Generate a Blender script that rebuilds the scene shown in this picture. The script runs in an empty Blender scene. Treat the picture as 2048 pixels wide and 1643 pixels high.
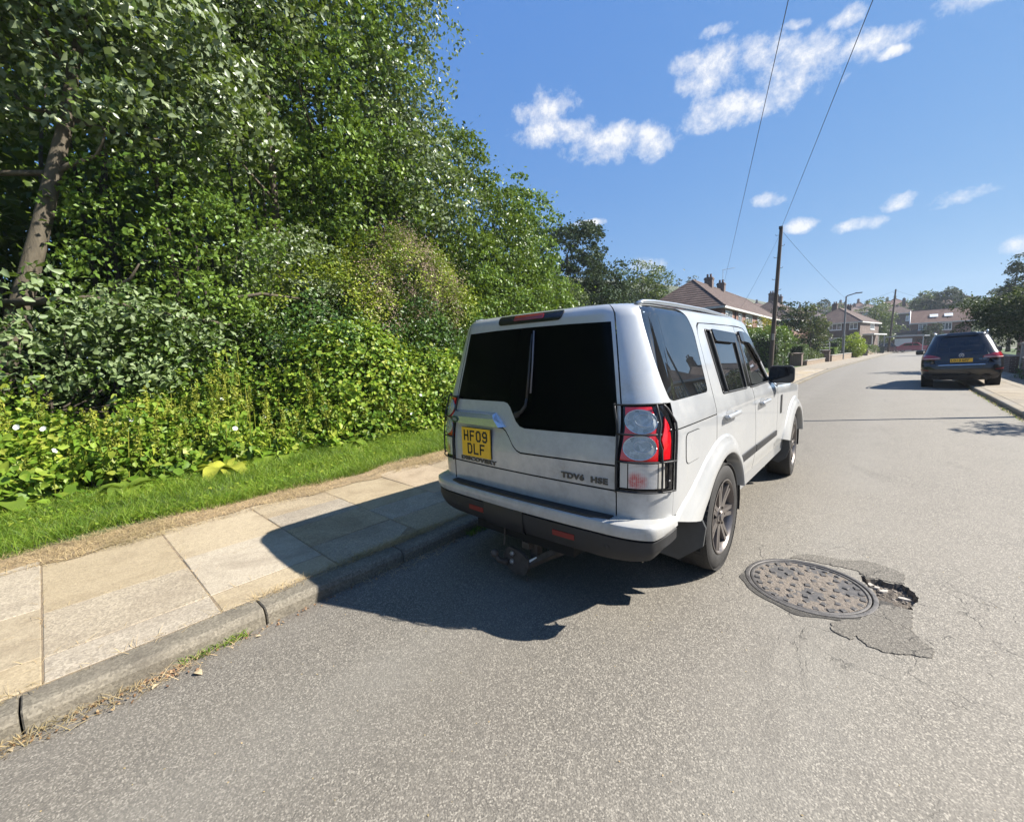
import bpy, bmesh, math, random
import numpy as np
from mathutils import Vector, Matrix
from mathutils.geometry import delaunay_2d_cdt
R_ = math.radians
PI = math.pi
SC = bpy.context.scene
COL = SC.collection
rng = np.random.default_rng(7)
random.seed(7)

# ---------------------------------------------------------------- camera
CAM = Vector((1.73, -3.08, 1.54))
PITCH, ROLL, YAW, FPX = R_(7.3), R_(-2.1), R_(41.9), 840.0
fw = Vector((-math.sin(YAW) * math.cos(PITCH), math.cos(YAW) * math.cos(PITCH), -math.sin(PITCH)))
rt = Vector((math.cos(YAW), math.sin(YAW), 0)); up = rt.cross(fw)
cr, sr = math.cos(ROLL), math.sin(ROLL)
RX = rt * cr + up * sr; UX = up * cr - rt * sr
cd = bpy.data.cameras.new('camera'); cam = bpy.data.objects.new('camera', cd); COL.objects.link(cam)
cam.matrix_world = Matrix(((RX.x, UX.x, -fw.x, CAM.x), (RX.y, UX.y, -fw.y, CAM.y), (RX.z, UX.z, -fw.z, CAM.z), (0, 0, 0, 1)))
cd.sensor_width = 36.0; cd.lens = FPX / 2048 * 36.0; cd.clip_start = .05; cd.clip_end = 3000
SC.camera = cam

# ---------------------------------------------------------------- sun, sky, exposure
SUN_AZ, SUN_EL = R_(54.3), R_(41.7)          # azimuth from +Y (along the road) towards +X
sdir = Vector((math.sin(SUN_AZ) * math.cos(SUN_EL), math.cos(SUN_AZ) * math.cos(SUN_EL), math.sin(SUN_EL)))
ld = bpy.data.lights.new('sun', 'SUN'); ld.energy = 5.0; ld.angle = R_(.53); ld.color = (1.0, .955, .88)
lo = bpy.data.objects.new('sun', ld); COL.objects.link(lo)
lo.rotation_euler = sdir.to_track_quat('Z', 'Y').to_euler()
SC.view_settings.view_transform = 'Standard'; SC.view_settings.look = 'None'
SC.view_settings.exposure = 1.36; SC.view_settings.gamma = 1.0; SC.view_settings.use_curve_mapping = False

class NT:
    """tiny helper round a node tree"""
    def __init__(s, tree): s.t = tree; s.n = tree.nodes; s.l = tree.links
    def new(s, typ, **kw):
        n = s.n.new(typ)
        for k, v in kw.items(): setattr(n, k, v)
        return n
    def inp(s, sock, v):
        if hasattr(v, 'is_output'): s.l.new(v, sock)
        else: sock.default_value = v
    def math(s, op, a, b=0.0, c=None, clamp=False):
        n = s.new('ShaderNodeMath', operation=op, use_clamp=clamp)
        s.inp(n.inputs[0], a); s.inp(n.inputs[1], b)
        if c is not None: s.inp(n.inputs[2], c)
        return n.outputs[0]
    def dot(s, a, v):
        n = s.new('ShaderNodeVectorMath', operation='DOT_PRODUCT'); s.inp(n.inputs[0], a); n.inputs[1].default_value = v
        return n.outputs['Value']
    def vec(s, op, a, b):
        n = s.new('ShaderNodeVectorMath', operation=op); s.inp(n.inputs[0], a); s.inp(n.inputs[1], b)
        return n.outputs[0]
    def scale(s, a, f):
        n = s.new('ShaderNodeVectorMath', operation='SCALE'); s.inp(n.inputs[0], a); n.inputs['Scale'].default_value = f
        return n.outputs[0]
    def noise(s, vec, scale, detail=4, rough=.55, dist=0.0, out=0):
        n = s.new('ShaderNodeTexNoise'); s.inp(n.inputs['Vector'], vec)
        n.inputs['Scale'].default_value = scale; n.inputs['Detail'].default_value = detail
        n.inputs['Roughness'].default_value = rough; n.inputs['Distortion'].default_value = dist
        return n.outputs[out]
    def voro(s, vec, scale, feature='F1', out=0, rand=1.0):
        n = s.new('ShaderNodeTexVoronoi', feature=feature); s.inp(n.inputs['Vector'], vec)
        n.inputs['Scale'].default_value = scale
        if 'Randomness' in n.inputs: n.inputs['Randomness'].default_value = rand
        return n.outputs[out]
    def ramp(s, f, stops, interp='LINEAR'):
        n = s.new('ShaderNodeValToRGB'); n.color_ramp.interpolation = interp; e = n.color_ramp.elements
        while len(e) < len(stops): e.new(.5)
        for i, (p, c) in enumerate(stops):
            e[i].position = p; c = c if hasattr(c, '__len__') else (c, c, c); e[i].color = (*c[:3], 1)
        s.inp(n.inputs[0], f); return n.outputs[0]
    def mix(s, f, a, b, blend='MIX'):
        n = s.new('ShaderNodeMix', data_type='RGBA', blend_type=blend)
        s.inp(n.inputs[0], f)
        for k, v in ((6, a), (7, b)):
            if hasattr(v, '__len__') and not hasattr(v, 'is_output'): v = (*v[:3], 1)
            s.inp(n.inputs[k], v)
        return n.outputs[2]
    def rng(s, f, a, b, c, d):
        n = s.new('ShaderNodeMapRange'); s.inp(n.inputs[0], f)
        for i, v in enumerate((a, b, c, d)): n.inputs[i + 1].default_value = v
        return n.outputs[0]

world = bpy.data.worlds.new('World'); SC.world = world; world.use_nodes = True
w = NT(world.node_tree)
bg = w.n['Background']; bg.inputs['Strength'].default_value = .068
sky = w.new('ShaderNodeTexSky', sky_type='NISHITA'); sky.sun_disc = False
sky.sun_elevation = SUN_EL; sky.sun_rotation = SUN_AZ; sky.air_density = .9; sky.dust_density = .12; sky.ozone_density = 3.0
sky.altitude = 60
tc = w.new('ShaderNodeTexCoord'); dirv = tc.outputs['Generated']
wob = w.noise(dirv, 9.0, 5, .62, out=1)
dw = w.vec('ADD', dirv, w.scale(w.vec('SUBTRACT', wob, (.5, .5, .5)), .035))
# cloud patches: azimuth from the road direction, elevation, half width, half height (degrees)
CLOUDS = [(-36.7,28.3,3.6,1.9),(-35.2,26.0,4.9,1.4),(-29.0,24.1,4.6,1.9),(-23.2,23.8,2.4,1.8),(-27.2,25.2,1.8,1.1),(-16.7,28.3,3.6,2.4),
 (-13.8,28.7,4.9,1.7),(-8.7,26.9,4.9,2.3),(-4.6,26.6,4.2,1.2),(-14.1,25.0,5.5,1.7),(-9.1,25.5,3.8,2.2),(-4.8,29.2,1.3,.8),(-9.3,30.2,1.2,.5),
 (-16.8,31.5,1.7,.6),(4.3,27.6,2.7,1.5),(-11.6,15.9,1.7,.9),(-7.6,12.9,1.8,.7),(-3.1,11.9,2.3,.8),(-.2,13.5,1.5,.7),(3.7,12.7,2.5,.75),(2.8,12.1,.9,.35),
 (8.3,7.9,2.2,.8),(-24.0,10.7,2.2,1.1),(-31.1,16.1,1.9,.45),(-19.4,29.6,1.7,1.1),(-1.2,25.4,1.3,.5),
 # the same kind of small cloud goes on round the rest of the sky
 (24,22,4,1.6),(33,30,6,2.2),(47,17,4,1.2),(60,12,5,1.0),(64,26,6,2.2),(78,18,5,1.5),(95,34,7,3),(104,13,4,1.2),(125,22,7,2.4),(150,15,5,1.4),
 (168,36,8,3.2),(190,20,6,2),(215,28,7,2.6),(240,14,5,1.3),(262,33,7,2.6),(285,19,5,1.8),(304,26,6,2.4),(40,52,9,4),(140,60,9,4),(230,50,9,4),(328,44,8,3.4)]
field = None
for az, el, ra, re in CLOUDS:
    a, e = R_(az), R_(el)
    d = Vector((math.sin(a) * math.cos(e), math.cos(a) * math.cos(e), math.sin(e)))
    u = Vector((math.cos(a), -math.sin(a), 0)); v = d.cross(u); v = v if v.z > 0 else -v
    x = w.dot(dw, tuple(u / math.radians(ra * .95))); y = w.math('SUBTRACT', w.dot(dw, tuple(v / math.radians(re * .93))), 0.0)
    q = w.math('ADD', w.math('MULTIPLY', x, x), w.math('MULTIPLY', y, y))
    q = w.math('MULTIPLY_ADD', q, -.5, 1.0)
    q = w.math('MULTIPLY', q, w.math('GREATER_THAN', w.dot(dirv, tuple(d)), 0.0), clamp=True)
    field = q if field is None else w.math('MAXIMUM', field, q)
n1 = w.noise(dirv, 17.0, 14, .70, .1)
dens = w.math('ADD', field, w.math('MULTIPLY', w.math('SUBTRACT', n1, .5), 3.1))
dens = w.math('MULTIPLY', w.rng(dens, .38, 1.20, 0, 1), w.math('GREATER_THAN', field, .001), clamp=True)
edge = w.rng(field, 0.0, .35, 0, 1)
dens = w.math('MULTIPLY', dens, edge, clamp=True)
haze_f = w.math('POWER', w.math('SUBTRACT', 1.0, w.math('ABSOLUTE', w.dot(dirv, (0, 0, 1)))), 9.0, clamp=True)
ccol = w.ramp(dens, [(0, (4.0, 4.6, 5.5)), (.5, (5.0, 5.2, 5.6)), (1, (5.9, 5.9, 5.95))])
ccol = w.mix(haze_f, ccol, (3.3, 3.9, 4.7))
sp_ = w.new('ShaderNodeSeparateColor'); w.inp(sp_.inputs[0], sky.outputs[0]); cb_ = w.new('ShaderNodeCombineColor')
for i_, (a_, p_) in enumerate(((.70, .66), (1.37, .45), (3.42, .15))): w.inp(cb_.inputs[i_], w.math('MULTIPLY', w.math('POWER', sp_.outputs[i_], p_), a_))
skyc = cb_.outputs[0]
mixed = w.mix(w.math('MULTIPLY', dens, .93), skyc, ccol)
w.l.new(mixed, bg.inputs['Color'])

# ---------------------------------------------------------------- naming and mesh helpers
def tag(o, label=None, cat=None, group=None, kind=None):
    if label: o['label'] = label
    if cat: o['category'] = cat
    if group: o['group'] = group
    if kind: o['kind'] = kind
    return o
def empty(name, loc=(0, 0, 0), rz=0, label=None, cat=None, group=None, kind=None, parent=None):
    o = bpy.data.objects.new(name, None); COL.objects.link(o); o.location = loc; o.rotation_euler.z = rz
    o.empty_display_size = .2
    if parent: o.parent = parent
    return tag(o, label, cat, group, kind)
def link(name, me, mat=None, parent=None, **kw):
    o = bpy.data.objects.new(name, me); COL.objects.link(o)
    if mat is not None and len(me.materials) == 0:
        for m in (mat if isinstance(mat, (list, tuple)) else [mat]): me.materials.append(m)
    if parent: o.parent = parent
    return tag(o, **kw)
def copy_tree(o, parent=None):
    c = o.copy(); COL.objects.link(c); c.parent = parent
    for ch in list(o.children): copy_tree(ch, c)
    return c
class MB:
    """collects shapes into one mesh"""
    def __init__(s): s.v = []; s.f = []; s.m = []
    def add(s, vs, fs, mi=0):
        b = len(s.v); s.v += [tuple(map(float, p)) for p in vs]; s.f += [tuple(b + i for i in f) for f in fs]; s.m += [mi] * len(fs); return s
    def box(s, lo, hi, mi=0, bev=0, M=None):
        x0, y0, z0 = lo; x1, y1, z1 = hi
        if bev <= 0:
            vs = [(x, y, z) for z in (z0, z1) for y in (y0, y1) for x in (x0, x1)]
            fs = [(0, 2, 3, 1), (4, 5, 7, 6), (0, 1, 5, 4), (2, 6, 7, 3), (0, 4, 6, 2), (1, 3, 7, 5)]
        else:
            b = bev; vs = []
            ring = lambda dx, dy, z: [(x0 + dx, y0 + dy, z), (x1 - dx, y0 + dy, z), (x1 - dx, y1 - dy, z), (x0 + dx, y1 - dy, z)]
            vs = ring(b, b, z0) + ring(0, 0, z0 + b) + ring(0, 0, z1 - b) + ring(b, b, z1)
            fs = [(3, 2, 1, 0), (12, 13, 14, 15)]
            for k in range(3):
                for i in range(4):
                    j = (i + 1) % 4; fs.append((k * 4 + i, k * 4 + j, k * 4 + 4 + j, k * 4 + 4 + i))
        if M is not None: vs = [M @ Vector(p) for p in vs]
        return s.add(vs, fs, mi)
    def tube(s, pts, rad, n=8, mi=0, cap=True, up=(0, 0, 1), sx=1.0):
        pts = [Vector(p) for p in pts]; rad = rad if hasattr(rad, '__len__') else [rad] * len(pts)
        b = len(s.v); U = Vector(up)
        for i, p in enumerate(pts):
            t = (pts[min(i + 1, len(pts) - 1)] - pts[max(i - 1, 0)]).normalized()
            a = t.cross(U)
            if a.length < 1e-3: a = t.cross(Vector((1, 0, 0)))
            a.normalize(); c = a.cross(t).normalized()
            for k in range(n):
                h = 2 * PI * k / n
                s.v.append(tuple(p + (a * math.cos(h) * sx + c * math.sin(h)) * rad[i]))
        for i in range(len(pts) - 1):
            for k in range(n):
                k2 = (k + 1) % n
                s.f.append((b + i * n + k, b + i * n + k2, b + (i + 1) * n + k2, b + (i + 1) * n + k)); s.m.append(mi)
        if cap:
            s.f.append(tuple(b + k for k in range(n))[::-1]); s.m.append(mi)
            e = b + (len(pts) - 1) * n; s.f.append(tuple(e + k for k in range(n))); s.m.append(mi)
        return s
    def lathe(s, prof, n=32, axis='x', c=(0, 0, 0), mi=0, M=None, closed=False):
        """prof: (axial, radius)"""
        b = len(s.v); c = Vector(c)
        for a, r in prof:
            for k in range(n):
                h = 2 * PI * k / n; ca, sa = math.cos(h) * r, math.sin(h) * r
                p = Vector((a, ca, sa)) if axis == 'x' else Vector((ca, a, sa)) if axis == 'y' else Vector((ca, sa, a))
                p = p + c
                if M is not None: p = M @ p
                s.v.append(tuple(p))
        m = len(prof)
        for i in range(m - 1):
            for k in range(n):
                k2 = (k + 1) % n; s.f.append((b + i * n + k, b + i * n + k2, b + (i + 1) * n + k2, b + (i + 1) * n + k)); s.m.append(mi)
        return s
    def prism(s, poly, z0, z1, mi=0, M=None):
        n = len(poly); vs = [(x, y, z0) for x, y in poly] + [(x, y, z1) for x, y in poly]
        if M is not None: vs = [M @ Vector(p) for p in vs]
        fs = [tuple(range(n))[::-1], tuple(range(n, 2 * n))] + [(i, (i + 1) % n, n + (i + 1) % n, n + i) for i in range(n)]
        return s.add(vs, fs, mi)
    def sphere(s, c, r, n=12, m=8, mi=0, sc=(1, 1, 1)):
        b = len(s.v)
        for j in range(m + 1):
            a = PI * j / m
            for k in range(n):
                h = 2 * PI * k / n
                s.v.append((c[0] + r * sc[0] * math.sin(a) * math.cos(h), c[1] + r * sc[1] * math.sin(a) * math.sin(h), c[2] + r * sc[2] * math.cos(a)))
        for j in range(m):
            for k in range(n):
                k2 = (k + 1) % n; s.f.append((b + j * n + k, b + (j + 1) * n + k, b + (j + 1) * n + k2, b + j * n + k2)); s.m.append(mi)
        return s
    def mesh(s, name='m', smooth=False, fix=True):
        me = bpy.data.meshes.new(name); me.from_pydata(s.v, [], s.f)
        if fix:
            bm = bmesh.new(); bm.from_mesh(me); bmesh.ops.recalc_face_normals(bm, faces=bm.faces); bm.to_mesh(me); bm.free()
        if len(me.polygons) == len(s.m): me.polygons.foreach_set('material_index', s.m)
        if smooth:
            me.polygons.foreach_set('use_smooth', [True] * len(me.polygons))
            if smooth != 'all': me.set_sharp_from_angle(angle=R_(smooth if smooth is not True else 35))
        me.update(); return me
    def build(s, name, mat=None, parent=None, smooth=False, loc=None, fix=True, **kw):
        me = s.mesh(name, smooth, fix)
        o = link(name, me, mat, parent, **kw)
        if loc: o.location = loc
        return o
def fast_mesh(name, V, F, mi=None):
    """V (n,3) float, F (m,3) int, numpy -> mesh"""
    me = bpy.data.meshes.new(name); me.vertices.add(len(V)); me.vertices.foreach_set('co', np.asarray(V, np.float32).ravel())
    k = F.shape[1]; me.loops.add(F.size); me.loops.foreach_set('vertex_index', F.astype(np.int32).ravel())
    me.polygons.add(len(F)); me.polygons.foreach_set('loop_start', np.arange(0, F.size, k, dtype=np.int32))
    if mi is not None: me.polygons.foreach_set('material_index', np.asarray(mi, np.int32))
    me.update(calc_edges=True); return me
def inpoly(P, poly):
    x, y = P[:, 0], P[:, 1]; r = np.zeros(len(P), bool); q = np.asarray(poly); n = len(q); j = n - 1
    for i in range(n):
        xi, yi = q[i]; xj, yj = q[j]
        c = ((yi > y) != (yj > y)) & (x < (xj - xi) * (y - yi) / (yj - yi + 1e-15) + xi); r ^= c; j = i
    return r
def resample(poly, res, closed=True):
    out = []; n = len(poly)
    for i in range(n if closed else n - 1):
        a = np.array(poly[i], float); b = np.array(poly[(i + 1) % n], float); k = max(1, int(math.ceil(np.linalg.norm(b - a) / res)))
        out += [tuple(a + (b - a) * t / k) for t in range(k)]
    if not closed: out.append(tuple(poly[-1]))
    return out
def cdt(outer, holes=(), res=.05, jitter=0.0, extra=None):
    loops = [resample(outer, res)] + [resample(h, res) for h in holes]
    pts = []; edges = []
    for lp in loops:
        b = len(pts); pts += lp; edges += [(b + i, b + (i + 1) % len(lp)) for i in range(len(lp))]
    B = np.array(pts); mn, mx = B.min(0), B.max(0)
    gx = np.arange(mn[0] + res * .5, mx[0], res); gy = np.arange(mn[1] + res * .5, mx[1], res)
    if len(gx) and len(gy):
        G = np.stack(np.meshgrid(gx, gy), -1).reshape(-1, 2)
        if jitter: G = G + rng.normal(0, res * jitter, G.shape)
        ok = inpoly(G, loops[0])
        for h in loops[1:]: ok &= ~inpoly(G, h)
        G = G[ok]
        if len(G):
            keep = np.ones(len(G), bool)
            for i in range(0, len(G), 2000):
                d = ((G[i:i + 2000, None, :] - B[None]) ** 2).sum(-1).min(1); keep[i:i + 2000] = d > (res * .45) ** 2
            G = G[keep]; pts += [tuple(p) for p in G]
    vs, es, fs, *_ = delaunay_2d_cdt([Vector(p) for p in pts], edges, [], 0, 1e-7)
    V = np.array([tuple(v) for v in vs]); F = np.array([tuple(f) for f in fs if len(f) == 3])
    c = V[F].mean(1); ok = inpoly(c, loops[0])
    for h in loops[1:]: ok &= ~inpoly(c, h)
    F = F[ok]
    a = V[F]; ar = (a[:, 1, 0] - a[:, 0, 0]) * (a[:, 2, 1] - a[:, 0, 1]) - (a[:, 1, 1] - a[:, 0, 1]) * (a[:, 2, 0] - a[:, 0, 0])
    F[ar < 0] = F[ar < 0][:, ::-1]; F = F[np.abs(ar) > 1e-12]
    return V, F
def arc(cx, cy, r, a0, a1, n=12, ry=None):
    ry = ry or r
    return [(cx + r * math.cos(a0 + (a1 - a0) * i / n), cy + ry * math.sin(a0 + (a1 - a0) * i / n)) for i in range(n + 1)]
def rounded(poly, r, n=4):
    out = []; m = len(poly); rr = r if hasattr(r, '__len__') else [r] * m
    for i in range(m):
        p = np.array(poly[i], float); a = np.array(poly[i - 1], float); b = np.array(poly[(i + 1) % m], float)
        da, db = a - p, b - p; q = min(rr[i], np.linalg.norm(da) * .45, np.linalg.norm(db) * .45)
        if q < 1e-5: out.append(tuple(p)); continue
        A = p + da / np.linalg.norm(da) * q; B = p + db / np.linalg.norm(db) * q
        for k in range(n + 1):
            t = k / n; out.append(tuple((1 - t) ** 2 * A + 2 * t * (1 - t) * p + t * t * B))
    return out

# ---------------------------------------------------------------- materials
MAT = {}
def material(name):
    m = bpy.data.materials.new(name); m.use_nodes = True; MAT[name] = m
    return m, NT(m.node_tree), m.node_tree.nodes['Principled BSDF']
def pos(n):
    return n.new('ShaderNodeNewGeometry').outputs['Position']
def objco(n):
    return n.new('ShaderNodeTexCoord').outputs['Object']
def bump(n, b, h, strength=.5, dist=.01):
    q = n.new('ShaderNodeBump'); q.inputs['Strength'].default_value = strength; q.inputs['Distance'].default_value = dist
    n.l.new(h, q.inputs['Height']); n.l.new(q.outputs[0], b.inputs['Normal']); return q
def simple(name, col, rough=.6, metal=0.0, spec=None, var=0.0, vscale=8.0, bmp=0.0, bscale=60.0, coat=0.0, ior=None, local=True):
    m, n, b = material(name)
    b.inputs['Roughness'].default_value = rough; b.inputs['Metallic'].default_value = metal
    if ior: b.inputs['IOR'].default_value = ior
    if coat: b.inputs['Coat Weight'].default_value = coat; b.inputs['Coat Roughness'].default_value = .03
    P = objco(n) if local else pos(n)
    if var > 0:
        f = n.noise(P, vscale, 5, .6)
        lo = tuple(c * (1 - var) for c in col); hi = tuple(min(1, c * (1 + var)) for c in col)
        n.l.new(n.ramp(f, [(.3, lo), (.7, hi)]), b.inputs['Base Color'])
        n.l.new(n.rng(f, .3, .7, rough * .85, min(1, rough * 1.15)), b.inputs['Roughness'])
    else: b.inputs['Base Color'].default_value = (*col, 1)
    if bmp > 0: bump(n, b, n.noise(P, bscale, 4, .6), bmp, .005)
    return m
# ================================================================ materials of the setting
def mat_asphalt(name, tone=1.0, patch=False):
    m, n, b = material(name); P = pos(n)
    sp = n.voro(P, 175.0, out=1)                       # stone chips
    chips = n.ramp(n.math('FRACT', n.math('MULTIPLY', n.dot(sp, (1, 1, 1)), 3.7)), [(0, (.040, .037, .033)), (.35, (.098, .088, .075)), (.75, (.175, .158, .134)), (1, (.40, .365, .31))])
    fine = n.noise(P, 420.0, 3, .7)
    wear = n.noise(P, 1.1, 6, .62, .6)
    blot = n.noise(P, 7.0, 5, .65)
    col = n.mix(.40, chips, n.ramp(fine, [(.3, (.085, .077, .066)), (.7, (.19, .172, .148))]))
    col = n.mix(n.rng(wear, .35, .7, 0, .45), col, (.172, .156, .133))
    col = n.mix(n.rng(blot, .55, .8, 0, .35), col, (.075, .070, .064))
    if not patch:
        sx = n.new('ShaderNodeSeparateXYZ'); n.inp(sx.inputs[0], P)
        gut = n.rng(n.math('ADD', sx.outputs[0], n.math('MULTIPLY', n.noise(P, 3.0, 4), .35)), -.62, -.95, 0, .6)
        col = n.mix(gut, col, (.085, .070, .055))
        col = n.mix(n.rng(sx.outputs[0], .3, 2.4, 0, 1), col, n.mix(1.0, col, (1.32, 1.32, 1.32), 'MULTIPLY')); col = n.mix(n.rng(sx.outputs[0], .3, 2.4, 0, .12), col, (.22, .21, .19))
        trk = n.math('POWER', n.math('MULTIPLY_ADD', n.math('COSINE', n.math('MULTIPLY', n.math('SUBTRACT', sx.outputs[0], 1.55), 3.9)), .5, .5), 3.0)
        col = n.mix(n.math('MULTIPLY', trk, n.rng(n.noise(P, 1.6, 4), .3, .7, .05, .30)), col, (.23, .218, .196))
        st_ = n.noise(n.vec('MULTIPLY', P, (1, .35, 1)), 1.9, 6, .7, .5); col = n.mix(n.rng(st_, .57, .72, 0, .38), col, (.088, .080, .070))
        col = n.mix(n.rng(n.noise(P, 34.0, 3, .8), .66, .74, 0, .6), col, (.060, .055, .048))
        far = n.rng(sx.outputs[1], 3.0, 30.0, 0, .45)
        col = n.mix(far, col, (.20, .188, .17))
    col = n.mix(1.0, col, (1.0, .995, .965), 'MULTIPLY')
    hsv = n.new('ShaderNodeHueSaturation'); n.inp(hsv.inputs['Color'], col); hsv.inputs['Value'].default_value = tone
    n.l.new(hsv.outputs[0], b.inputs['Base Color'])
    b.inputs['Roughness'].default_value = .82; b.inputs['Specular IOR Level'].default_value = .35
    h = n.math('ADD', n.math('MULTIPLY', n.voro(P, 135.0), .8), n.math('MULTIPLY', fine, .5))
    # hairline cracks, gathered round the manhole and here and there further out
    Pd = n.vec('ADD', P, n.scale(n.noise(P, 5.0, 4, out=1), .22))
    cr_ = n.voro(Pd, 3.1, 'DISTANCE_TO_EDGE')
    d = n.new('ShaderNodeVectorMath', operation='DISTANCE'); n.inp(d.inputs[0], P); d.inputs[1].default_value = (1.6, .12, 0)
    near = n.rng(d.outputs['Value'], .45, 1.15, 1, 0)
    some = n.rng(n.noise(P, .7, 3), .60, .68, 0, .5)
    msk = n.math('MULTIPLY', n.rng(cr_, .004, .013, 1, 0), n.math('MAXIMUM', near, some), clamp=True)
    msk = n.math('MULTIPLY', msk, n.rng(n.noise(P, 9.0, 3), .42, .55, 0, 1), clamp=True)
    b_in = b.inputs['Base Color']; old = b_in.links[0].from_socket
    n.l.new(n.mix(n.math('MULTIPLY', msk, .7), old, (.03, .028, .025)), b_in)
    h = n.math('SUBTRACT', h, n.math('MULTIPLY', msk, 2.0))
    bump(n, b, h, .55, .004)
    return m
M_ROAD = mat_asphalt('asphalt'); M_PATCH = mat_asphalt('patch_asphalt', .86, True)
def mat_slab(name, a, bcol, chips):
    m, n, b = material(name); P = pos(n)
    rnd = n.new('ShaderNodeObjectInfo').outputs['Random']
    f = n.noise(P, 3.0, 6, .65); g = n.noise(P, 140.0, 3, .7)
    col = n.ramp(f, [(.3, a), (.7, bcol)])
    sp = n.voro(P, 95.0, out=1)
    v = n.math('FRACT', n.math('MULTIPLY', n.dot(sp, (1, 1, 1)), 4.3))
    col = n.mix(chips, col, n.ramp(v, [(0, (.15, .125, .095)), (.5, (.36, .30, .215)), (1, (.60, .51, .38))]))
    col = n.mix(.35, col, n.ramp(g, [(.25, (.16, .14, .11)), (.75, (.50, .45, .36))]))
    col = n.mix(n.rng(n.noise(P, 11.0, 5, .7), .55, .8, 0, .45), col, (.17, .14, .11))
    col = n.mix(n.rng(n.noise(P, 1.6, 6, .7, .8), .48, .68, 0, .55), col, (.20, .155, .105))
    col = n.mix(n.rng(n.noise(P, 26.0, 4, .8), .62, .72, 0, .5), col, (.10, .085, .065))
    col = n.mix(1.0, col, (1.02, .985, .92), 'MULTIPLY')
    hsv = n.new('ShaderNodeHueSaturation'); n.inp(hsv.inputs['Color'], col)
    n.inp(hsv.inputs['Value'], n.rng(rnd, 0, 1, .70, .88)); n.inp(hsv.inputs['Saturation'], n.rng(n.math('FRACT', n.math('MULTIPLY', rnd, 7.3)), 0, 1, .75, 1.15))
    n.l.new(hsv.outputs[0], b.inputs['Base Color']); b.inputs['Roughness'].default_value = .85
    bump(n, b, n.math('ADD', n.math('MULTIPLY', g, .6), n.voro(P, 95.0)), .35, .003)
    return m
M_SLAB = [mat_slab('cream_slab', (.42, .345, .235), (.52, .435, .31), .36), mat_slab('speckled_slab', (.38, .30, .195), (.48, .39, .265), .62),
          mat_slab('pinkish_slab', (.40, .31, .23), (.47, .38, .29), .30)]
M_SLAB.append(mat_slab('grey_slab', (.20, .18, .15), (.27, .24, .20), .3))
def mat_kerb():
    m, n, b = material('kerb_concrete'); P = pos(n)
    col = n.ramp(n.noise(P, 6.0, 6, .7), [(.25, (.10, .088, .068)), (.6, (.19, .168, .135)), (.85, (.28, .245, .195))])
    v = n.math('FRACT', n.math('MULTIPLY', n.dot(n.voro(P, 110.0, out=1), (1, 1, 1)), 3.1))
    col = n.mix(.4, col, n.ramp(v, [(0, (.06, .06, .055)), (1, (.33, .31, .27))]))
    col = n.mix(1.0, col, (.90, .86, .77), 'MULTIPLY'); col = n.mix(n.rng(n.noise(P, 2.2, 6, .75), .48, .66, 0, .6), col, (.085, .072, .055))
    n.l.new(col, b.inputs['Base Color']); b.inputs['Roughness'].default_value = .85
    bump(n, b, n.math('ADD', n.noise(P, 90.0, 4, .7), n.noise(P, 12.0, 3)), .5, .006); return m
M_KERB = mat_kerb()
def mat_soil(name, a, c, sc=6.0):
    m, n, b = material(name); P = pos(n)
    col = n.mix(.5, n.ramp(n.noise(P, sc, 6, .7), [(.3, a), (.7, c)]), n.ramp(n.noise(P, 70.0, 5, .8), [(.3, a), (.7, c)]))
    n.l.new(col, b.inputs['Base Color']); b.inputs['Roughness'].default_value = .95
    bump(n, b, n.noise(P, 60.0, 5, .8), .8, .02); return m
M_SOIL = mat_soil('bank_soil', (.030, .024, .016), (.075, .055, .035))
M_STRAW_GROUND = mat_soil('dry_turf', (.13, .085, .045), (.36, .27, .15), 9.0)
M_LAND = mat_soil('far_land', (.045, .050, .022), (.09, .095, .045), .15)
M_TURF = mat_soil('turf', (.035, .060, .014), (.075, .11, .03), 5.0)

# ================================================================ road, pavements, kerbs, land
def cx(y): return .057 * (math.log1p(math.exp((y - 31) / 3.0)) * 3.0)
def Lk(y): return -.97 + cx(y)
def Rk(y): return 3.74 + cx(y) + .02 * math.sin(y * .21)
POT = [(1.659,.479),(1.702,.401),(1.758,.436),(1.813,.417),(1.889,.459),(1.909,.424),(1.949,.312),(1.943,.233),(1.912,.136),(1.883,.12),(1.814,.109),(1.774,.099),(1.745,.15),(1.745,.23),(1.71,.32),(1.67,.385)]
UPP = [(1.312,.534),(1.408,.597),(1.572,.613),(1.693,.706),(1.754,.691),(1.842,.659),(1.892,.603),(1.889,.465),(1.813,.426),(1.758,.445),(1.702,.41),(1.652,.493),(1.57,.49),(1.47,.475),(1.36,.46),(1.271,.43)]
LOP = [(1.755,.03),(1.814,.104),(1.911,.108),(1.917,.006),(1.905,-.116),(1.933,-.175),(1.957,-.212),(1.984,-.244),(1.971,-.336),(1.898,-.365),(1.856,-.398),(1.794,-.428),(1.742,-.417),(1.68,-.349),(1.665,-.407),(1.587,-.382),(1.573,-.30),(1.62,-.24),(1.69,-.17),(1.735,-.08)]
MHC = (1.42, .08); MHR = .342
def ragged(poly, amp, res=.02):
    q = resample(poly, res); c = np.mean(q, 0); r = np.random.default_rng(3)
    return [tuple(np.array(p) + r.normal(0, amp, 2)) for p in q]
ys = [-14, -8, -4, 0, 4, 8, 12, 16, 20, 24, 28, 32, 36, 40, 46, 52, 60, 70, 80, 90, 97]
outer = [(Lk(y), y) for y in ys] + [(-14, 103), (-14, 112), (40, 114), (40, 104), (14, 101)] + [(Rk(y), y) for y in ys[::-1]]
outer = [(p[0], p[1]) for p in outer][::-1]
potR = ragged(POT, .006); mh = arc(MHC[0], MHC[1], MHR + .012, 0, 2 * PI, 48)[:-1]
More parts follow.
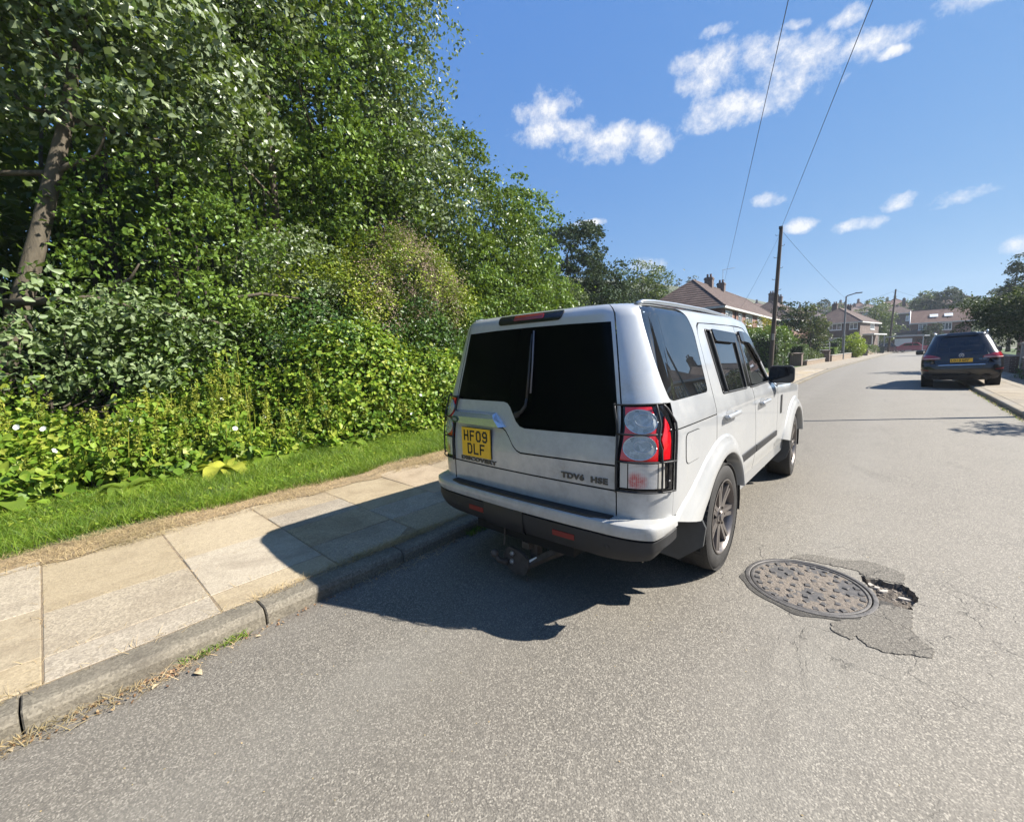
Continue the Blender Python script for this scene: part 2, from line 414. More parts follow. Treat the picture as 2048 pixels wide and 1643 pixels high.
# near tile of the road carries the holes, far tile is plain
near = [(-.97, -6), (Rk(-6), -6), (Rk(6), 6), (-.97, 6)]
def zroad(V):
    return np.c_[V, np.zeros(len(V))]
V, F = cdt(near, [potR, mh], .12)
keep = fast_mesh('road', zroad(V), F)
V2, F2 = [], []
strip = MB(); yy = [-60, -40, -20, -6]
def strip_pts(ylist):
    vs = []; fs = []
    for y in ylist: vs += [(Lk(y), y, 0), (Rk(y), y, 0)]
    for i in range(len(ylist) - 1): fs.append((2 * i, 2 * i + 1, 2 * i + 3, 2 * i + 2))
    return vs, fs
strip.add(*strip_pts([-60, -30, -12, -6])); strip.add(*strip_pts([6 + i * 2 for i in range(46)] + [99]))
strip.add([(-16, 99, 0), (48, 99, 0), (48, 112, 0), (-16, 112, 0)], [(0, 1, 2, 3)])
b0 = len(V); strip.add(zroad(V), [tuple(int(i) for i in f) for f in F])
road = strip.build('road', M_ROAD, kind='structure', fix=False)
# the pothole: ragged walls going down to a loose stony bottom
mb = MB(); n_ = len(potR); c_ = np.mean(potR, 0)
low = [(c_[0] + (p[0] - c_[0]) * .93, c_[1] + (p[1] - c_[1]) * .93) for p in potR]
mb.add([(x, y, 0) for x, y in potR] + [(x, y, -.035) for x, y in low], [(i, (i + 1) % n_, n_ + (i + 1) % n_, n_ + i) for i in range(n_)])
Vp, Fp = cdt(low, (), .02); r_ = np.random.default_rng(5)
mb.add(np.c_[Vp, -.035 + r_.normal(0, .004, len(Vp)) * 1.0], [tuple(int(i) for i in f) for f in Fp])
mb.build('pothole', mat_soil('pothole_rubble', (.035, .030, .025), (.23, .19, .15), 25.0), road, fix=False)
rubble = MB()
for i in range(70):
    t = r_.random(3); k = r_.integers(len(low)); p = np.array(c_) + (np.array(low[k]) - c_) * t[0] ** .5 * .95
    s_ = .004 + .011 * t[1] ** 3; rubble.sphere((p[0], p[1], -.031), s_, 6, 4, 0, (1, .7 + .5 * t[2], .6))
rubble.build('loose_stones', simple('rubble_stone', (.20, .17, .14), .9, var=.35, vscale=40), road, kind='stuff')
for i, (x, y, a) in enumerate([(1.752, .36, .4), (1.792, .335, .9), (1.885, .30, .1), (1.73, .375, 2.0)]):
    q = MB(); pts = [(math.cos(h) * (.030 if i != 0 else .024) * (1 + .2 * math.sin(3 * h + i)), math.sin(h) * .014) for h in np.arange(0, 6.28, .7)]
    q.prism(pts, 0, .012); o = q.build('stone_chip', simple('pale_stone', (.34, .31, .27), .85, var=.2, vscale=60) if i == 0 else MAT['pale_stone'], road, loc=(x, y, -.033)); o.rotation_euler.z = a
def thin_patch(name, poly, mat, z, rag=.004, parent=None, **kw):
    q = ragged(poly, rag, .018); V, F = cdt(q, (), .03)
    n = len(q); mb = MB(); mb.add(np.c_[V, np.full(len(V), z)], [tuple(map(int, f)) for f in F])
    mb.add([(x, y, z) for x, y in q] + [(x, y, -.02) for x, y in q], [(i, n + i, n + (i + 1) % n, (i + 1) % n) for i in range(n)])
    return mb.build(name, mat, parent, fix=False, **kw)
thin_patch('asphalt_patch', UPP, M_PATCH, .004, parent=road); thin_patch('asphalt_patch', LOP, M_PATCH, .005, parent=road)
# broken rim of darker crumbling tar round the frame of the cover
rim_o = [(MHC[0] + math.cos(a) * (MHR + .045 + .022 * math.sin(5 * a + 1) + .012 * math.sin(13 * a)), MHC[1] + math.sin(a) * (MHR + .040 + .020 * math.sin(4 * a + 2) + .012 * math.sin(11 * a))) for a in np.arange(-2.9, .2, .06)]
rim_i = [(MHC[0] + math.cos(a) * (MHR + .013), MHC[1] + math.sin(a) * (MHR + .013)) for a in np.arange(-2.9, .2, .06)]
mb = MB(); k = len(rim_o); mb.add([(x, y, .0035) for x, y in rim_o] + [(x, y, .0035) for x, y in rim_i], [(i, i + 1, k + i + 1, k + i) for i in range(k - 1)])
mb.build('crumbled_edge', mat_soil('crumbled_tar', (.030, .028, .025), (.12, .11, .095), 30.0), road)

# ---- manhole cover
M_IRON = simple('worn_iron', (.105, .098, .092), .6, .45, var=.3, vscale=30, bmp=.3, bscale=200)
M_DIRT = mat_soil('gritty_dirt', (.12, .102, .085), (.27, .225, .18), 70.0)
man = empty('manhole_cover', (MHC[0], MHC[1], 0), label='round iron manhole cover full of grit, sunk in cracked asphalt beside the pothole', cat='manhole cover')
q = MB(); q.lathe([(-.05, MHR + .010), (.006, MHR + .010), (.008, MHR + .004), (.008, MHR - .012), (.004, MHR - .016), (-.012, MHR - .018)], 72, 'z'); q.build('frame', M_IRON, man, smooth=30)
q = MB(); q.lathe([(-.03, MHR - .022), (.003, MHR - .022), (.005, MHR - .026), (.005, MHR - .036), (-.002, MHR - .040), (-.004, .001)], 72, 'z'); q.build('cover_plate', M_IRON, man, smooth=30)
q = MB(); Vd, Fd = cdt(arc(0, 0, MHR - .041, 0, 2 * PI, 60)[:-1], (), .014)
zd = np.array([-.0015 + .004 * math.sin(x * 17 + 1) * math.sin(y * 15) for x, y in Vd]) + r_.normal(0, .0012, len(Vd)); q.add(np.c_[Vd, zd], [tuple(map(int, f)) for f in Fd]); q.build('caked_grit', M_DIRT, man, fix=False)
blk = MB(); blk.box((-.0145, -.0145, -.006), (.0145, .0145, .0048), bev=.002); blkm = blk.mesh('raised_block')
def block(x, y, a):
    o = link('raised_block', blkm, M_IRON, man); o.location = (x, y, 0); o.rotation_euler.z = a
for k in range(24):
    a = 2 * PI * k / 24; block(math.cos(a) * (MHR - .062), math.sin(a) * (MHR - .062), a)
for k in range(16):
    a = 2 * PI * k / 16 + .1; block(math.cos(a) * (MHR - .125), math.sin(a) * (MHR - .125), a + .78)
for k in range(11):
    a = 2 * PI * k / 11 + .2; block(math.cos(a) * (MHR - .19), math.sin(a) * (MHR - .19), a)
for k in range(5):
    a = 2 * PI * k / 5; block(math.cos(a) * .085, math.sin(a) * .085, a + .78)
block(0, 0, .3)

# ---- pavement on the left: slabs, sub-base, kerb stones
pv = MB()
for (y0, y1) in [(-60, -9.8)] + [(30, 99)]:
    n = 40; vs = []; 
    for i in range(n + 1):
        y = y0 + (y1 - y0) * i / n; vs += [(Lk(y) - .17, y, .1), (Lk(y) - 2.25, y, .1)]
    pv.add(vs, [(2 * i, 2 * i + 2, 2 * i + 3, 2 * i + 1) for i in range(n)])
pv.box((-3.2, -9.8, -.03), (-1.14, 30.0, .0958))
pave = pv.build('pavement', mat_slab('far_pavement', (.19, .165, .135), (.25, .22, .18), .25), kind='structure')
pave.data.materials.append(mat_soil('joint_soil', (.15, .11, .07), (.30, .23, .15), 12.0))
for p in pave.data.polygons:
    if abs(p.center.z - .0958) < .01 and p.center.y < 29 and p.center.y > -9: p.material_index = 1
slab_cache = {}
def slab(x0, x1, y0, y1, mi):
    k = (round(x1 - x0, 2), round(y1 - y0, 2), mi)
    if k not in slab_cache:
        hx, hy = k[0] / 2 - .002, k[1] / 2 - .003; q = MB(); q.box((-hx, -hy, -.03), (hx, hy, .0), bev=.005); me = q.mesh('paving_slab'); me.materials.append(M_SLAB[mi]); slab_cache[k] = me
    o = link('paving_slab', slab_cache[k], parent=pave)
    o.location = ((x0 + x1) / 2, (y0 + y1) / 2, .1 + random.uniform(-.003, .003)); o.rotation_euler = (random.uniform(-.006, .006), random.uniform(-.006, .006), random.uniform(-.004, .004))
y = -9.72; col_i = 0
while y < 29.5:
    h = .72; c1 = random.choice([-2.0, -2.0, -1.9, -2.12]); c2 = random.choice([-1.44, -1.44, -1.36])
    if -3.4 < y < -2.5: c1, c2 = -2.02, -1.42
    ms = random.choices([0, 1, 2], [4, 4, 2], k=3)
    if abs(y + 3.24) < .2: ms = [0, 1, 1]
    elif abs(y + 2.52) < .2: ms = [0, 0, 0]; c1, c2 = -2.2, -1.42
    elif abs(y + 1.8) < .2: ms = [1, 1, 1]; c1, c2 = -2.15, -1.62
    elif abs(y + 1.08) < .2: ms = [0, 1, 1]; c1, c2 = -2.0, -1.6
    elif abs(y + .36) < .2: ms = [2, 1, 1]
    if random.random() < .8: slab(-3.12, c1, y, y + h, ms[0])
    else: slab(-3.12, -2.6, y, y + h, ms[0]); slab(-2.6, c1, y, y + h, ms[1])
    slab(c1, c2, y, y + h, ms[1]); slab(c2, -1.15, y, y + h, ms[2]); y += h
def kerb_run(edge, side, y0, y1, pitch, root, mat):
    q = MB(); w_ = .165; pr = [(0, -.12), (.002, .062), (.016, .088), (.034, .098), (w_, .1015), (w_, -.12)]
    hl = pitch / 2 - .004; vs = []
    for yy_ in (-hl, -hl + .006, hl - .006, hl):
        s_ = .006 if abs(yy_) == hl else 0
        vs += [(-x - (s_ if i < 3 else 0), yy_, z - (s_ if z > 0 else 0)) for i, (x, z) in enumerate(pr)]
    m = len(pr); fs = [tuple(range(m)), tuple(range(3 * m, 4 * m))[::-1]] + [(r * m + i, r * m + (i + 1) % m, (r + 1) * m + (i + 1) % m, (r + 1) * m + i) for r in range(3) for i in range(m)]
    q.add(vs, fs); me = q.mesh('kerb_stone'); me.materials.append(mat); y = y0
    while y < y1:
        ym = y + pitch / 2; o = link('kerb_stone', me, parent=root)
        o.location = (edge(ym), ym, random.uniform(-.003, .002)); dx = edge(y + pitch) - edge(y)
        o.rotation_euler = (0, 0, (PI if side > 0 else 0) - math.atan2(dx, pitch) + random.uniform(-.003, .003)); y += pitch
kerb_run(Lk, -1, -9.1, 95, .965, tag(empty('kerb'), kind='structure'), M_KERB)
kerb_run(Rk, 1, -9.0, 95, .915, tag(empty('kerb'), kind='structure'), mat_slab('pale_kerb', (.22, .20, .165), (.29, .265, .22), .25))
# right pavement
pr_ = MB(); vs = []
for i in range(80):
    y = -60 + i * 2.0; vs += [(Rk(y) + .16, y, .1), (Rk(y) + 1.9, y, .1), (Rk(y) + 1.9, y, -.1)]
pr_.add(vs, [(3 * i, 3 * i + 1, 3 * i + 4, 3 * i + 3) for i in range(79)] + [(3 * i + 1, 3 * i + 2, 3 * i + 5, 3 * i + 4) for i in range(79)])
pvr = pr_.build('pavement', MAT['far_pavement'], kind='structure')
y = 6.0
while y < 24:
    o_ = MB(); 
    for (a, c) in ((.17, .95), (.95, 1.85)):
        mi = 3; k = ('R', round(c - a, 2), mi)
        if k not in slab_cache:
            q = MB(); q.box((-(c - a) / 2 + .005, -.445, -.02), ((c - a) / 2 - .005, .445, .004), bev=.004); me = q.mesh('paving_slab'); me.materials.append(M_SLAB[mi]); slab_cache[k] = me
        o = link('paving_slab', slab_cache[k], parent=pvr); o.location = (Rk(y + .45) + (a + c) / 2, y + .45, .1 + random.uniform(0, .003))
    y += .9
# ground beyond
def land_h(x, y):
    h = -.09
    if y > 118: h += .72 * (1 - math.exp(-(y - 118) / 30.0)) * (y - 118) * .30 * (1 / (1 + ((y - 118) / 170.0)))
    if x < -30: h += min(38, (-30 - x) * .34) * min(1, max(0, (y - 20) / 90.0))
    return h
xs_ = sorted(set([-420, -250, -160, -110, -80, -60, -45, -35, -28, -22, -16, -12, -8, -6, -3.6, 5.9, 9, 14, 20, 30, 45, 60, 90, 130, 200, 300, 420])); ys_ = [-380, -200, -100, -60, -30, -10, 10, 30, 50, 70, 90, 105, 118, 125, 135, 150, 165, 180, 200, 225, 250, 290, 340, 420, 500]
Vg = [(x, y, land_h(x, y)) for y in ys_ for x in xs_]; nx = len(xs_)
mb = MB(); mb.add(Vg, [(j * nx + i, j * nx + i + 1, (j + 1) * nx + i + 1, (j + 1) * nx + i) for j in range(len(ys_) - 1) for i in range(nx - 1)])
mb.build('ground', M_LAND, kind='structure', fix=False)
# left bank: dry strip, turf, rising soil of the wood
def bank_z(x, y):
    d = -3.1 - x
    return .092 + (0 if d < 0 else .012 * d if d < 2 else .024 + .05 * (d - 2) if d < 8 else .324 + .02 * (d - 8)) + .02 * math.sin(x * 2.1 + y) * min(1, max(0, d))
for nm, xa, xb, mt, stp in (('dry_verge', -2.97, -3.47, M_STRAW_GROUND, .07), ('verge', -3.42, -5.6, M_TURF, .3), ('woodland_floor', -5.6, -60, M_SOIL, 1.6)):
    nxx = max(2, int(abs(xb - xa) / stp)) + 1; X_ = np.linspace(xa, xb, nxx); Y_ = np.arange(-40, 31.5, .5 if stp < 1 else 1.5); mb = MB()
    if nm == 'dry_verge': Y_ = np.arange(-10, 31.5, .06)
    wv = lambda x, y: (x - (.07 + .06 * math.sin(y * 2.3) + .035 * math.sin(y * 7.1 + 1) + .02 * math.sin(y * 17)) * max(0, (x + 3.47) / .5), y, .1035 if x > -2.98 else .1045 + .010 * math.sin(x * 30 + y * 9) * math.sin(y * 5)) if nm == 'dry_verge' else (x, y, bank_z(x, y))
    mb.add([wv(x, y) for y in Y_ for x in X_], [(j * nxx + i, (j + 1) * nxx + i, (j + 1) * nxx + i + 1, j * nxx + i + 1) for j in range(len(Y_) - 1) for i in range(nxx - 1)])
    mb.build(nm, mt, kind='structure', fix=False)
mb = MB()   # front gardens beyond the wood
mb.add([(Lk(y) - 2.24, y, .09) for y in range(31, 99, 4)] + [(-60, y, .09) for y in range(31, 99, 4)], [(i, i + 1, 17 + i + 1, 17 + i) for i in range(16)])
mb.add([(Rk(y) + 1.89, y, .09) for y in range(-60, 99, 4)] + [(60, y, .09) for y in range(-60, 99, 4)], [(i, 40 + i, 40 + i + 1, i + 1) for i in range(39)])
mb.build('garden_lawns', M_TURF, kind='structure', fix=False)
# ================================================================ car materials
def mat_paint(name, col, metal=.75, rough=.33, dirt=.25, flake=True, coat=.8):
    m, n, b = material(name); P = objco(n)
    f = n.noise(P, 2.2, 8, .72, .6); f2 = n.noise(P, 11.0, 8, .75)
    dn = n.math('MULTIPLY', n.rng(f, .42, .72, 0, 1), n.rng(f2, .3, .7, .2, 1))
    sx = n.new('ShaderNodeSeparateXYZ'); n.inp(sx.inputs[0], P)
    low = n.rng(sx.outputs[2], .98, .50, 0, .8); low = n.math('ADD', low, n.math('MULTIPLY', n.rng(sx.outputs[1], -.9, -1.0, 0, .8), n.rng(f2, .35, .7, 0, 1)))
    dn = n.math('MULTIPLY', n.math('ADD', dn, low), dirt, clamp=True)
    n.l.new(n.mix(dn, col, (.27, .25, .205)), b.inputs['Base Color'])
    n.l.new(n.math('MULTIPLY_ADD', dn, .5, rough), b.inputs['Roughness'])
    n.l.new(n.math('MULTIPLY_ADD', dn, -.7, metal, True), b.inputs['Metallic'])
    b.inputs['Coat Weight'].default_value = coat; b.inputs['Coat Roughness'].default_value = .05
    if flake: bump(n, b, n.voro(P, 900.0, out=0), .03, .001)
    return m
M_SILVER = mat_paint('silver_paint', (.49, .50, .505), .45, .30, .5)
M_SILVER2 = mat_paint('silver_trim', (.42, .43, .44), .5, .4, .2)
M_BLACKPL = simple('black_plastic', (.018, .018, .019), .52, var=.3, vscale=12, bmp=.15, bscale=300)
M_GREYPL = simple('weathered_grey_plastic', (.020, .020, .021), .6, var=.3, vscale=6, bmp=.2, bscale=250)
M_RUBBER = simple('tyre_rubber', (.030, .028, .026), .78, var=.35, vscale=9, bmp=.25, bscale=180)
M_FLAP = simple('mud_flap_rubber', (.055, .058, .060), .38, var=.2, vscale=8)
M_UNDER = simple('underbody', (.008, .008, .008), .9)
M_RIM = simple('brown_grey_alloy', (.17, .150, .138), .42, .65, var=.15, vscale=10, coat=.3)
M_TRIMGLOSS = simple('gloss_black_trim', (.010, .010, .011), .12, ior=1.5)
M_RAIL = simple('roof_rail_metal', (.42, .45, .48), .32, .7)
M_SEAT = simple('dark_leather', (.030, .028, .027), .55, var=.2)
M_STEEL = simple('rusty_steel', (.085, .068, .055), .7, .3, var=.4, vscale=25, bmp=.4, bscale=120)
M_BOLT = simple('zinc_bolt', (.42, .40, .38), .4, .7)
M_STICK = simple('white_sticker', (.62, .61, .56), .6)
M_CHROME = simple('bright_trim', (.62, .63, .64), .16, 1.0)
M_YEL = simple('yellow_plate', (.80, .46, .020), .35, var=.08, vscale=20)
M_INK = simple('plate_black', (.008, .008, .008), .5)
M_BADGE = simple('badge_letters', (.075, .072, .066), .4, .4)
M_GREENB = simple('green_badge', (.012, .055, .020), .3)
def mat_glass(name, ior, tint=None, trans=0.0, rough=.015, dirt=0.0):
    m, n, b = material(name); out = n.n['Material Output']
    g = n.new('ShaderNodeBsdfGlossy'); g.inputs['Roughness'].default_value = rough; g.inputs['Color'].default_value = (1, 1, 1, 1)
    fr = n.new('ShaderNodeFresnel'); fr.inputs['IOR'].default_value = ior
    if trans > 0:
        base = n.new('ShaderNodeBsdfTransparent'); base.inputs[0].default_value = (trans, trans * 1.03, trans * 1.02, 1)
    else:
        base = n.new('ShaderNodeBsdfDiffuse'); base.inputs[0].default_value = (*(tint or (.004, .004, .005)), 1)
    mx = n.new('ShaderNodeMixShader'); n.l.new(fr.outputs[0], mx.inputs[0]); n.l.new(base.outputs[0], mx.inputs[1]); n.l.new(g.outputs[0], mx.inputs[2])
    last = mx.outputs[0]
    if dirt > 0:
        d = n.new('ShaderNodeBsdfDiffuse'); d.inputs[0].default_value = (.30, .29, .27, 1); m2 = n.new('ShaderNodeMixShader')
        n.l.new(n.rng(n.noise(objco(n), 5.0, 6, .7), .4, .8, 0, dirt), m2.inputs[0]); n.l.new(last, m2.inputs[1]); n.l.new(d.outputs[0], m2.inputs[2]); last = m2.outputs[0]
    n.l.new(last, out.inputs[0]); return m
M_PRIV = mat_glass('privacy_glass', 2.7, (.005, .006, .007), dirt=.05)
M_REARG = mat_glass('rear_privacy_glass', 1.17, (.0022, .003, .0036), rough=.10)
M_CLEARG = mat_glass('tinted_clear_glass', 1.7, None, .42)
M_REDL = simple('red_lens', (.62, .008, .014), .08, coat=1.0)
M_DREDL = simple('dark_red_lens', (.16, .004, .006), .4)
def mat_lamp():
    m, n, b = material('round_lamp_lens'); P = objco(n)
    r = n.math('MULTIPLY_ADD', n.math('SINE', n.math('MULTIPLY', n.voro(P, 55.0, 'DISTANCE_TO_EDGE'), 60.0)), .5, .5)
    q = n.voro(P, 42.0, out=1)
    col = n.mix(.6, n.ramp(r, [(0, (.10, .12, .12)), (1, (.50, .54, .54))]), n.ramp(n.dot(q, (.5, .5, 0)), [(.1, (.08, .10, .10)), (.9, (.62, .66, .66))]))
    n.l.new(n.mix(.2, col, (.20, .21, .20)), b.inputs['Base Color']); b.inputs['Roughness'].default_value = .25; b.inputs['Metallic'].default_value = .1
    b.inputs['Coat Weight'].default_value = 1; bump(n, b, q, .35, .004); return m
M_LAMP = mat_lamp()
def mat_clearlens():
    m, n, b = material('clear_ribbed_lens'); P = objco(n)
    sx = n.new('ShaderNodeSeparateXYZ'); n.inp(sx.inputs[0], P)
    rib = n.math('MULTIPLY_ADD', n.math('SINE', n.math('MULTIPLY', sx.outputs[2], 900.0)), .5, .5)
    rib2 = n.math('MULTIPLY_ADD', n.math('SINE', n.math('MULTIPLY', sx.outputs[0], 700.0)), .5, .5)
    nz = n.noise(P, 38.0, 3, .6)
    ab = n.math('ABSOLUTE', sx.outputs[0]); dd_ = n.math('ADD', n.math('POWER', n.math('SUBTRACT', ab, .768), 2.0), n.math('POWER', n.math('SUBTRACT', sx.outputs[2], .862), 2.0)); col = n.mix(n.math('MULTIPLY', n.rng(dd_, .0007, .0034, 1.0, 0), n.rng(nz, .35, .55, .4, 1)), n.ramp(rib, [(0, (.32, .31, .30)), (1, (.66, .65, .63))]), (.40, .035, .045))
    col = n.mix(n.math('MULTIPLY', rib2, .3), col, (.55, .55, .54))
    n.l.new(col, b.inputs['Base Color']); b.inputs['Roughness'].default_value = .15; b.inputs['Coat Weight'].default_value = 1; b.inputs['Metallic'].default_value = .2; return m
M_CLENS = mat_clearlens()
M_LENSEDGE = simple('pale_lens_edge', (.52, .49, .43), .2, coat=.8)

# ================================================================ body surface of the parked off-roader
def disc_h(y): 
    s = np.clip((y - .9) / 1.6, 0, 1); return 1 - .10 * s * s * (3 - 2 * s)
def disc_w(y, z):
    t = z - 1.15; sp = .5 * (t + np.sqrt(t * t + .0009))
    w_ = .921 - .30 * sp - .10 * np.clip(.60 - z, 0, 1) - .010 * np.clip((z - .9) / .3, -1.2, .9) ** 2
    w_ = w_ - np.clip(y - 1.0, 0, 2) * .07 * np.clip((z - 1.13) * 8, 0, 1)
    w_ = w_ - .09 * np.clip((y - 2.9) / .8, 0, 2) ** 2
    return w_ - .012 * np.clip((-.4 - y) / .7, 0, 1) ** 2
def disc_yr(z):
    t = z - .95; return -1.088 + .17 * .5 * (t + np.sqrt(t * t + .002))
def body_S(T, V, off=0.0):
    T = np.asarray(T, float); V = np.asarray(V, float); sg = np.where(T < 0, -1.0, 1.0); t = np.abs(T)
    a = np.clip((V - 1.76) / .06, 0, PI / 2); ins = .06 * (1 - np.cos(a)) ; zc = np.where(V > 1.76, 1.76 + .06 * np.sin(a), V)
    wR = disc_w(-.95, zc) - ins; y0 = disc_yr(zc) + ins; xA = (wR - .10) * .8375
    yC = y0 + .05 * wR ** 2; yB = yC + .22; yA = y0 + .05 * xA ** 2
    x1 = t / .67 * xA; y1 = y0 + .05 * x1 ** 2
    s = np.clip((t - .67) / .26, 0, 1); W = .8; den = (1 - s) ** 2 + 2 * W * s * (1 - s) + s * s
    xB = disc_w(yB, zc) - ins
    x2 = ((1 - s) ** 2 * xA + 2 * W * s * (1 - s) * wR + s * s * xB) / den; y2 = ((1 - s) ** 2 * yA + 2 * W * s * (1 - s) * yC + s * s * yB) / den
    y3 = yB + (t - .93); x3 = disc_w(y3, zc) - ins
    x = np.where(t < .67, x1, np.where(t < .93, x2, x3)); y = np.where(t < .67, y1, np.where(t < .93, y2, y3))
    z = np.where(zc > 1.2, 1.2 + (zc - 1.2) * disc_h(y), zc)
    P = np.stack([x * sg, y, z], -1)
    return P
def S_normal(fn, T, V):
    e = 2e-3; a = fn(T + e, V) - fn(T - e, V); b = fn(T, V + e) - fn(T, V - e); n_ = np.cross(a, b); return n_ / (np.linalg.norm(n_, axis=-1, keepdims=True) + 1e-12)
def SY(y, z):      # point on the side, real y and z -> parameters
    v = 1.2 + (z - 1.2) / float(disc_h(np.array(y))) if z > 1.2 else z
    zz = min(v, 1.76); yB = float(disc_yr(zz) + .05 * disc_w(-.95, zz) ** 2 + .22); return (.93 + (y - yB), v)
def RX_(x, z):     # point on the rear
    zz = min(z, 1.76); return (.80 * x / float(disc_w(-.95, zz) - .10), z)
def panel(name, outer, holes, mat, parent, res=.05, off=0.0, thick=.012, fn=body_S, side=1, smooth=True, **kw):
    if side < 0: outer = [(-a, b) for a, b in outer]; holes = [[(-a, b) for a, b in h] for h in holes]
    V, F = cdt(outer, holes, res)
    P = fn(V[:, 0], V[:, 1]); N = S_normal(fn, V[:, 0], V[:, 1]); P = P + N * off
    # boundary edges -> returned rim
    E = {}
    for f in F:
        for i in range(3):
            a, b = int(f[i]), int(f[(i + 1) % 3]); E[(a, b)] = 1
    bd = [(a, b) for a, b in E if (b, a) not in E]
    nb = len(P); Q = P - N * thick; fr = []
    for a, b in bd: fr += [(b, a, nb + a), (b, nb + a, nb + b)]
    allV = np.r_[P, Q]; allF = np.r_[F, np.array(fr, int).reshape(-1, 3)]
    used = np.unique(allF); mp = -np.ones(len(allV), int); mp[used] = np.arange(len(used))
    me = fast_mesh(name, allV[used], mp[allF])
    me.polygons.foreach_set('use_smooth', [True] * len(allF))
    NN = np.r_[N, N][used]; ln = NN[mp[allF]].copy()
    # rims get their own flat normals
    r = allV[allF[len(F):]]
    if len(r):
        fnm = np.cross(r[:, 1] - r[:, 0], r[:, 2] - r[:, 0]); fnm /= np.linalg.norm(fnm, axis=1, keepdims=True) + 1e-12
        ln[len(F):] = fnm[:, None, :]
    me.normals_split_custom_set(ln.reshape(-1, 3).tolist())
    if mat.name.startswith(('silver', 'black_paint')): me.materials.append(mat); me.materials.append(M_UNDER); me.polygons.foreach_set('material_index', [0] * len(F) + [1] * (len(allF) - len(F)))  # rim faces coloured dark to deepen the shade in the shut lines
    return link(name, me, mat, parent, **kw)
def strip_tube(mb, pts, rad, fn=body_S, off=.01, n=6, res=.03, side=1, sx=1.0):
    q = np.array(resample(pts, res, False)); q[:, 0] *= side; P = fn(q[:, 0], q[:, 1]); N = S_normal(fn, q[:, 0], q[:, 1]); P = P + N * off
    mb.tube([tuple(p) for p in P], rad, n, sx=sx); return mb
def text_mesh(body, size, extr, sx=1.0, offset=0.0, shear=0.0, space=1.0):
    cu = bpy.data.curves.new('t', 'FONT'); cu.body = body; cu.size = size; cu.extrude = extr; cu.align_x = 'LEFT'; cu.offset = offset; cu.shear = shear; cu.space_character = space
    cu.resolution_u = 4
    o = bpy.data.objects.new('t', cu); COL.objects.link(o); bpy.context.view_layer.update()
    me = bpy.data.meshes.new_from_object(o.evaluated_get(bpy.context.evaluated_depsgraph_get())); bpy.data.objects.remove(o); bpy.data.curves.remove(cu)
    co = np.zeros(len(me.vertices) * 3); me.vertices.foreach_get('co', co); co = co.reshape(-1, 3); co[:, 0] *= sx; me.vertices.foreach_set('co', co.ravel()); me.materials.clear(); me.update()
    return me, co
def place_text(name, body, size, sx, x0, z0, yfun, mat, parent, offset=.0, extr=.002, width=None, **kw):
    """lettering on a rear face looking along +Y; x0,z0 lower left, scaled to width"""
    me, co = text_mesh(body, size, extr, sx, offset, **{k: v for k, v in kw.items() if k in ('shear', 'space')})
    mnx = co[:, 0].min(); w_ = co[:, 0].max() - mnx; k = (width / w_) if width else 1; mny = co[:, 1].min()
    x = x0 + (co[:, 0] - mnx) * k; z = z0 + co[:, 1] - mny; y = np.array([yfun(a, c) for a, c in zip(x, z)]) - co[:, 2]
    me.vertices.foreach_set('co', np.stack([x, y, z], 1).ravel()); me.update(); return link(name, me, mat, parent)

car = empty('parked_car', (0, 0, 0), label='large silver boxy off-road car with square yellow plate, parked at the left kerb', cat='car')
ARC_R = .475
def arch_pts(cy_, a0, a1, r=ARC_R, n=14): return [(cy_ + r * math.cos(a), .385 + r * math.sin(a)) for a in np.linspace(a0, a1, n)]
def sy(l): return [SY(y, z) for y, z in l]
TG = .663       # half width of the tailgate opening at lamp height
def rear_edge(z): return .6655 - max(0, z - 1.25) * .20
G = .0035
qg = rounded([(.886, 1.272)] + sy([(-.232, 1.274), (-.198, 1.50), (-.172, 1.66), (-.215, 1.76)]) + [(SY(-.33, 1.77)[0], 1.815), (.832, 1.81), (.833, 1.70), (.848, 1.50), (.866, 1.36)], [.03, .04, 0, .05, .06, .05, .03, .05, .05, .06], 5)
rwin = rounded(sy([(.062, 1.238), (.70, 1.226), (.765, 1.655), (.055, 1.682)]), .015)
fwin = rounded(sy([(.815, 1.223), (1.72, 1.213), (1.70, 1.26), (1.52, 1.47), (1.36, 1.61), (1.25, 1.650), (.90, 1.668)]), [.01, .02, .03, .05, .05, .05, .015])
ql = [(.886, 1.119), (.886, .652)] + sy([(-.385, .652)]) + sy(arch_pts(0, math.asin((.652 - .385) / ARC_R) and PI - math.asin((.652 - .385) / ARC_R), PI - math.acos(.172 / ARC_R))) + sy([(-.172, 1.119)])
qu = [RX_(rear_edge(1.265), 1.267)] + [(.80, 1.267), (.884, 1.267)] + [(.886, 1.264), (.886, 1.126)] + sy([(-.172, 1.126), (-.155, 1.27), (-.110, 1.65)]) + sy([(-.090, 1.705), (-.055, 1.728), (.3, 1.733), (.9, 1.733), (1.22, 1.722), (1.38, 1.665), (1.56, 1.50), (1.78, 1.285), (1.88, 1.165), (1.95, 1.165), (1.83, 1.32), (1.62, 1.53), (1.45, 1.68)]) + \
     [(SY(1.40, 1.70)[0], 1.80), (SY(1.36, 1.70)[0], 1.854)] + [(.93, 1.854), (.80, 1.854), RX_(rear_edge(1.8), 1.854), RX_(rear_edge(1.76), 1.76)]
rd = sy([(-.165, 1.119), (-.165, .84)]) + sy(arch_pts(0, math.acos(-.155 / ARC_R), math.asin(.12 / ARC_R), n=16)) + sy([(.94, .505), (.95, .70), (.90, .95), (.864, 1.17), (.835, 1.60), (.832, 1.724)]) + \
     rounded(sy([(.70, 1.728), (-.045, 1.723), (-.104, 1.66), (-.148, 1.27)]), [0, .05, .03, 0])
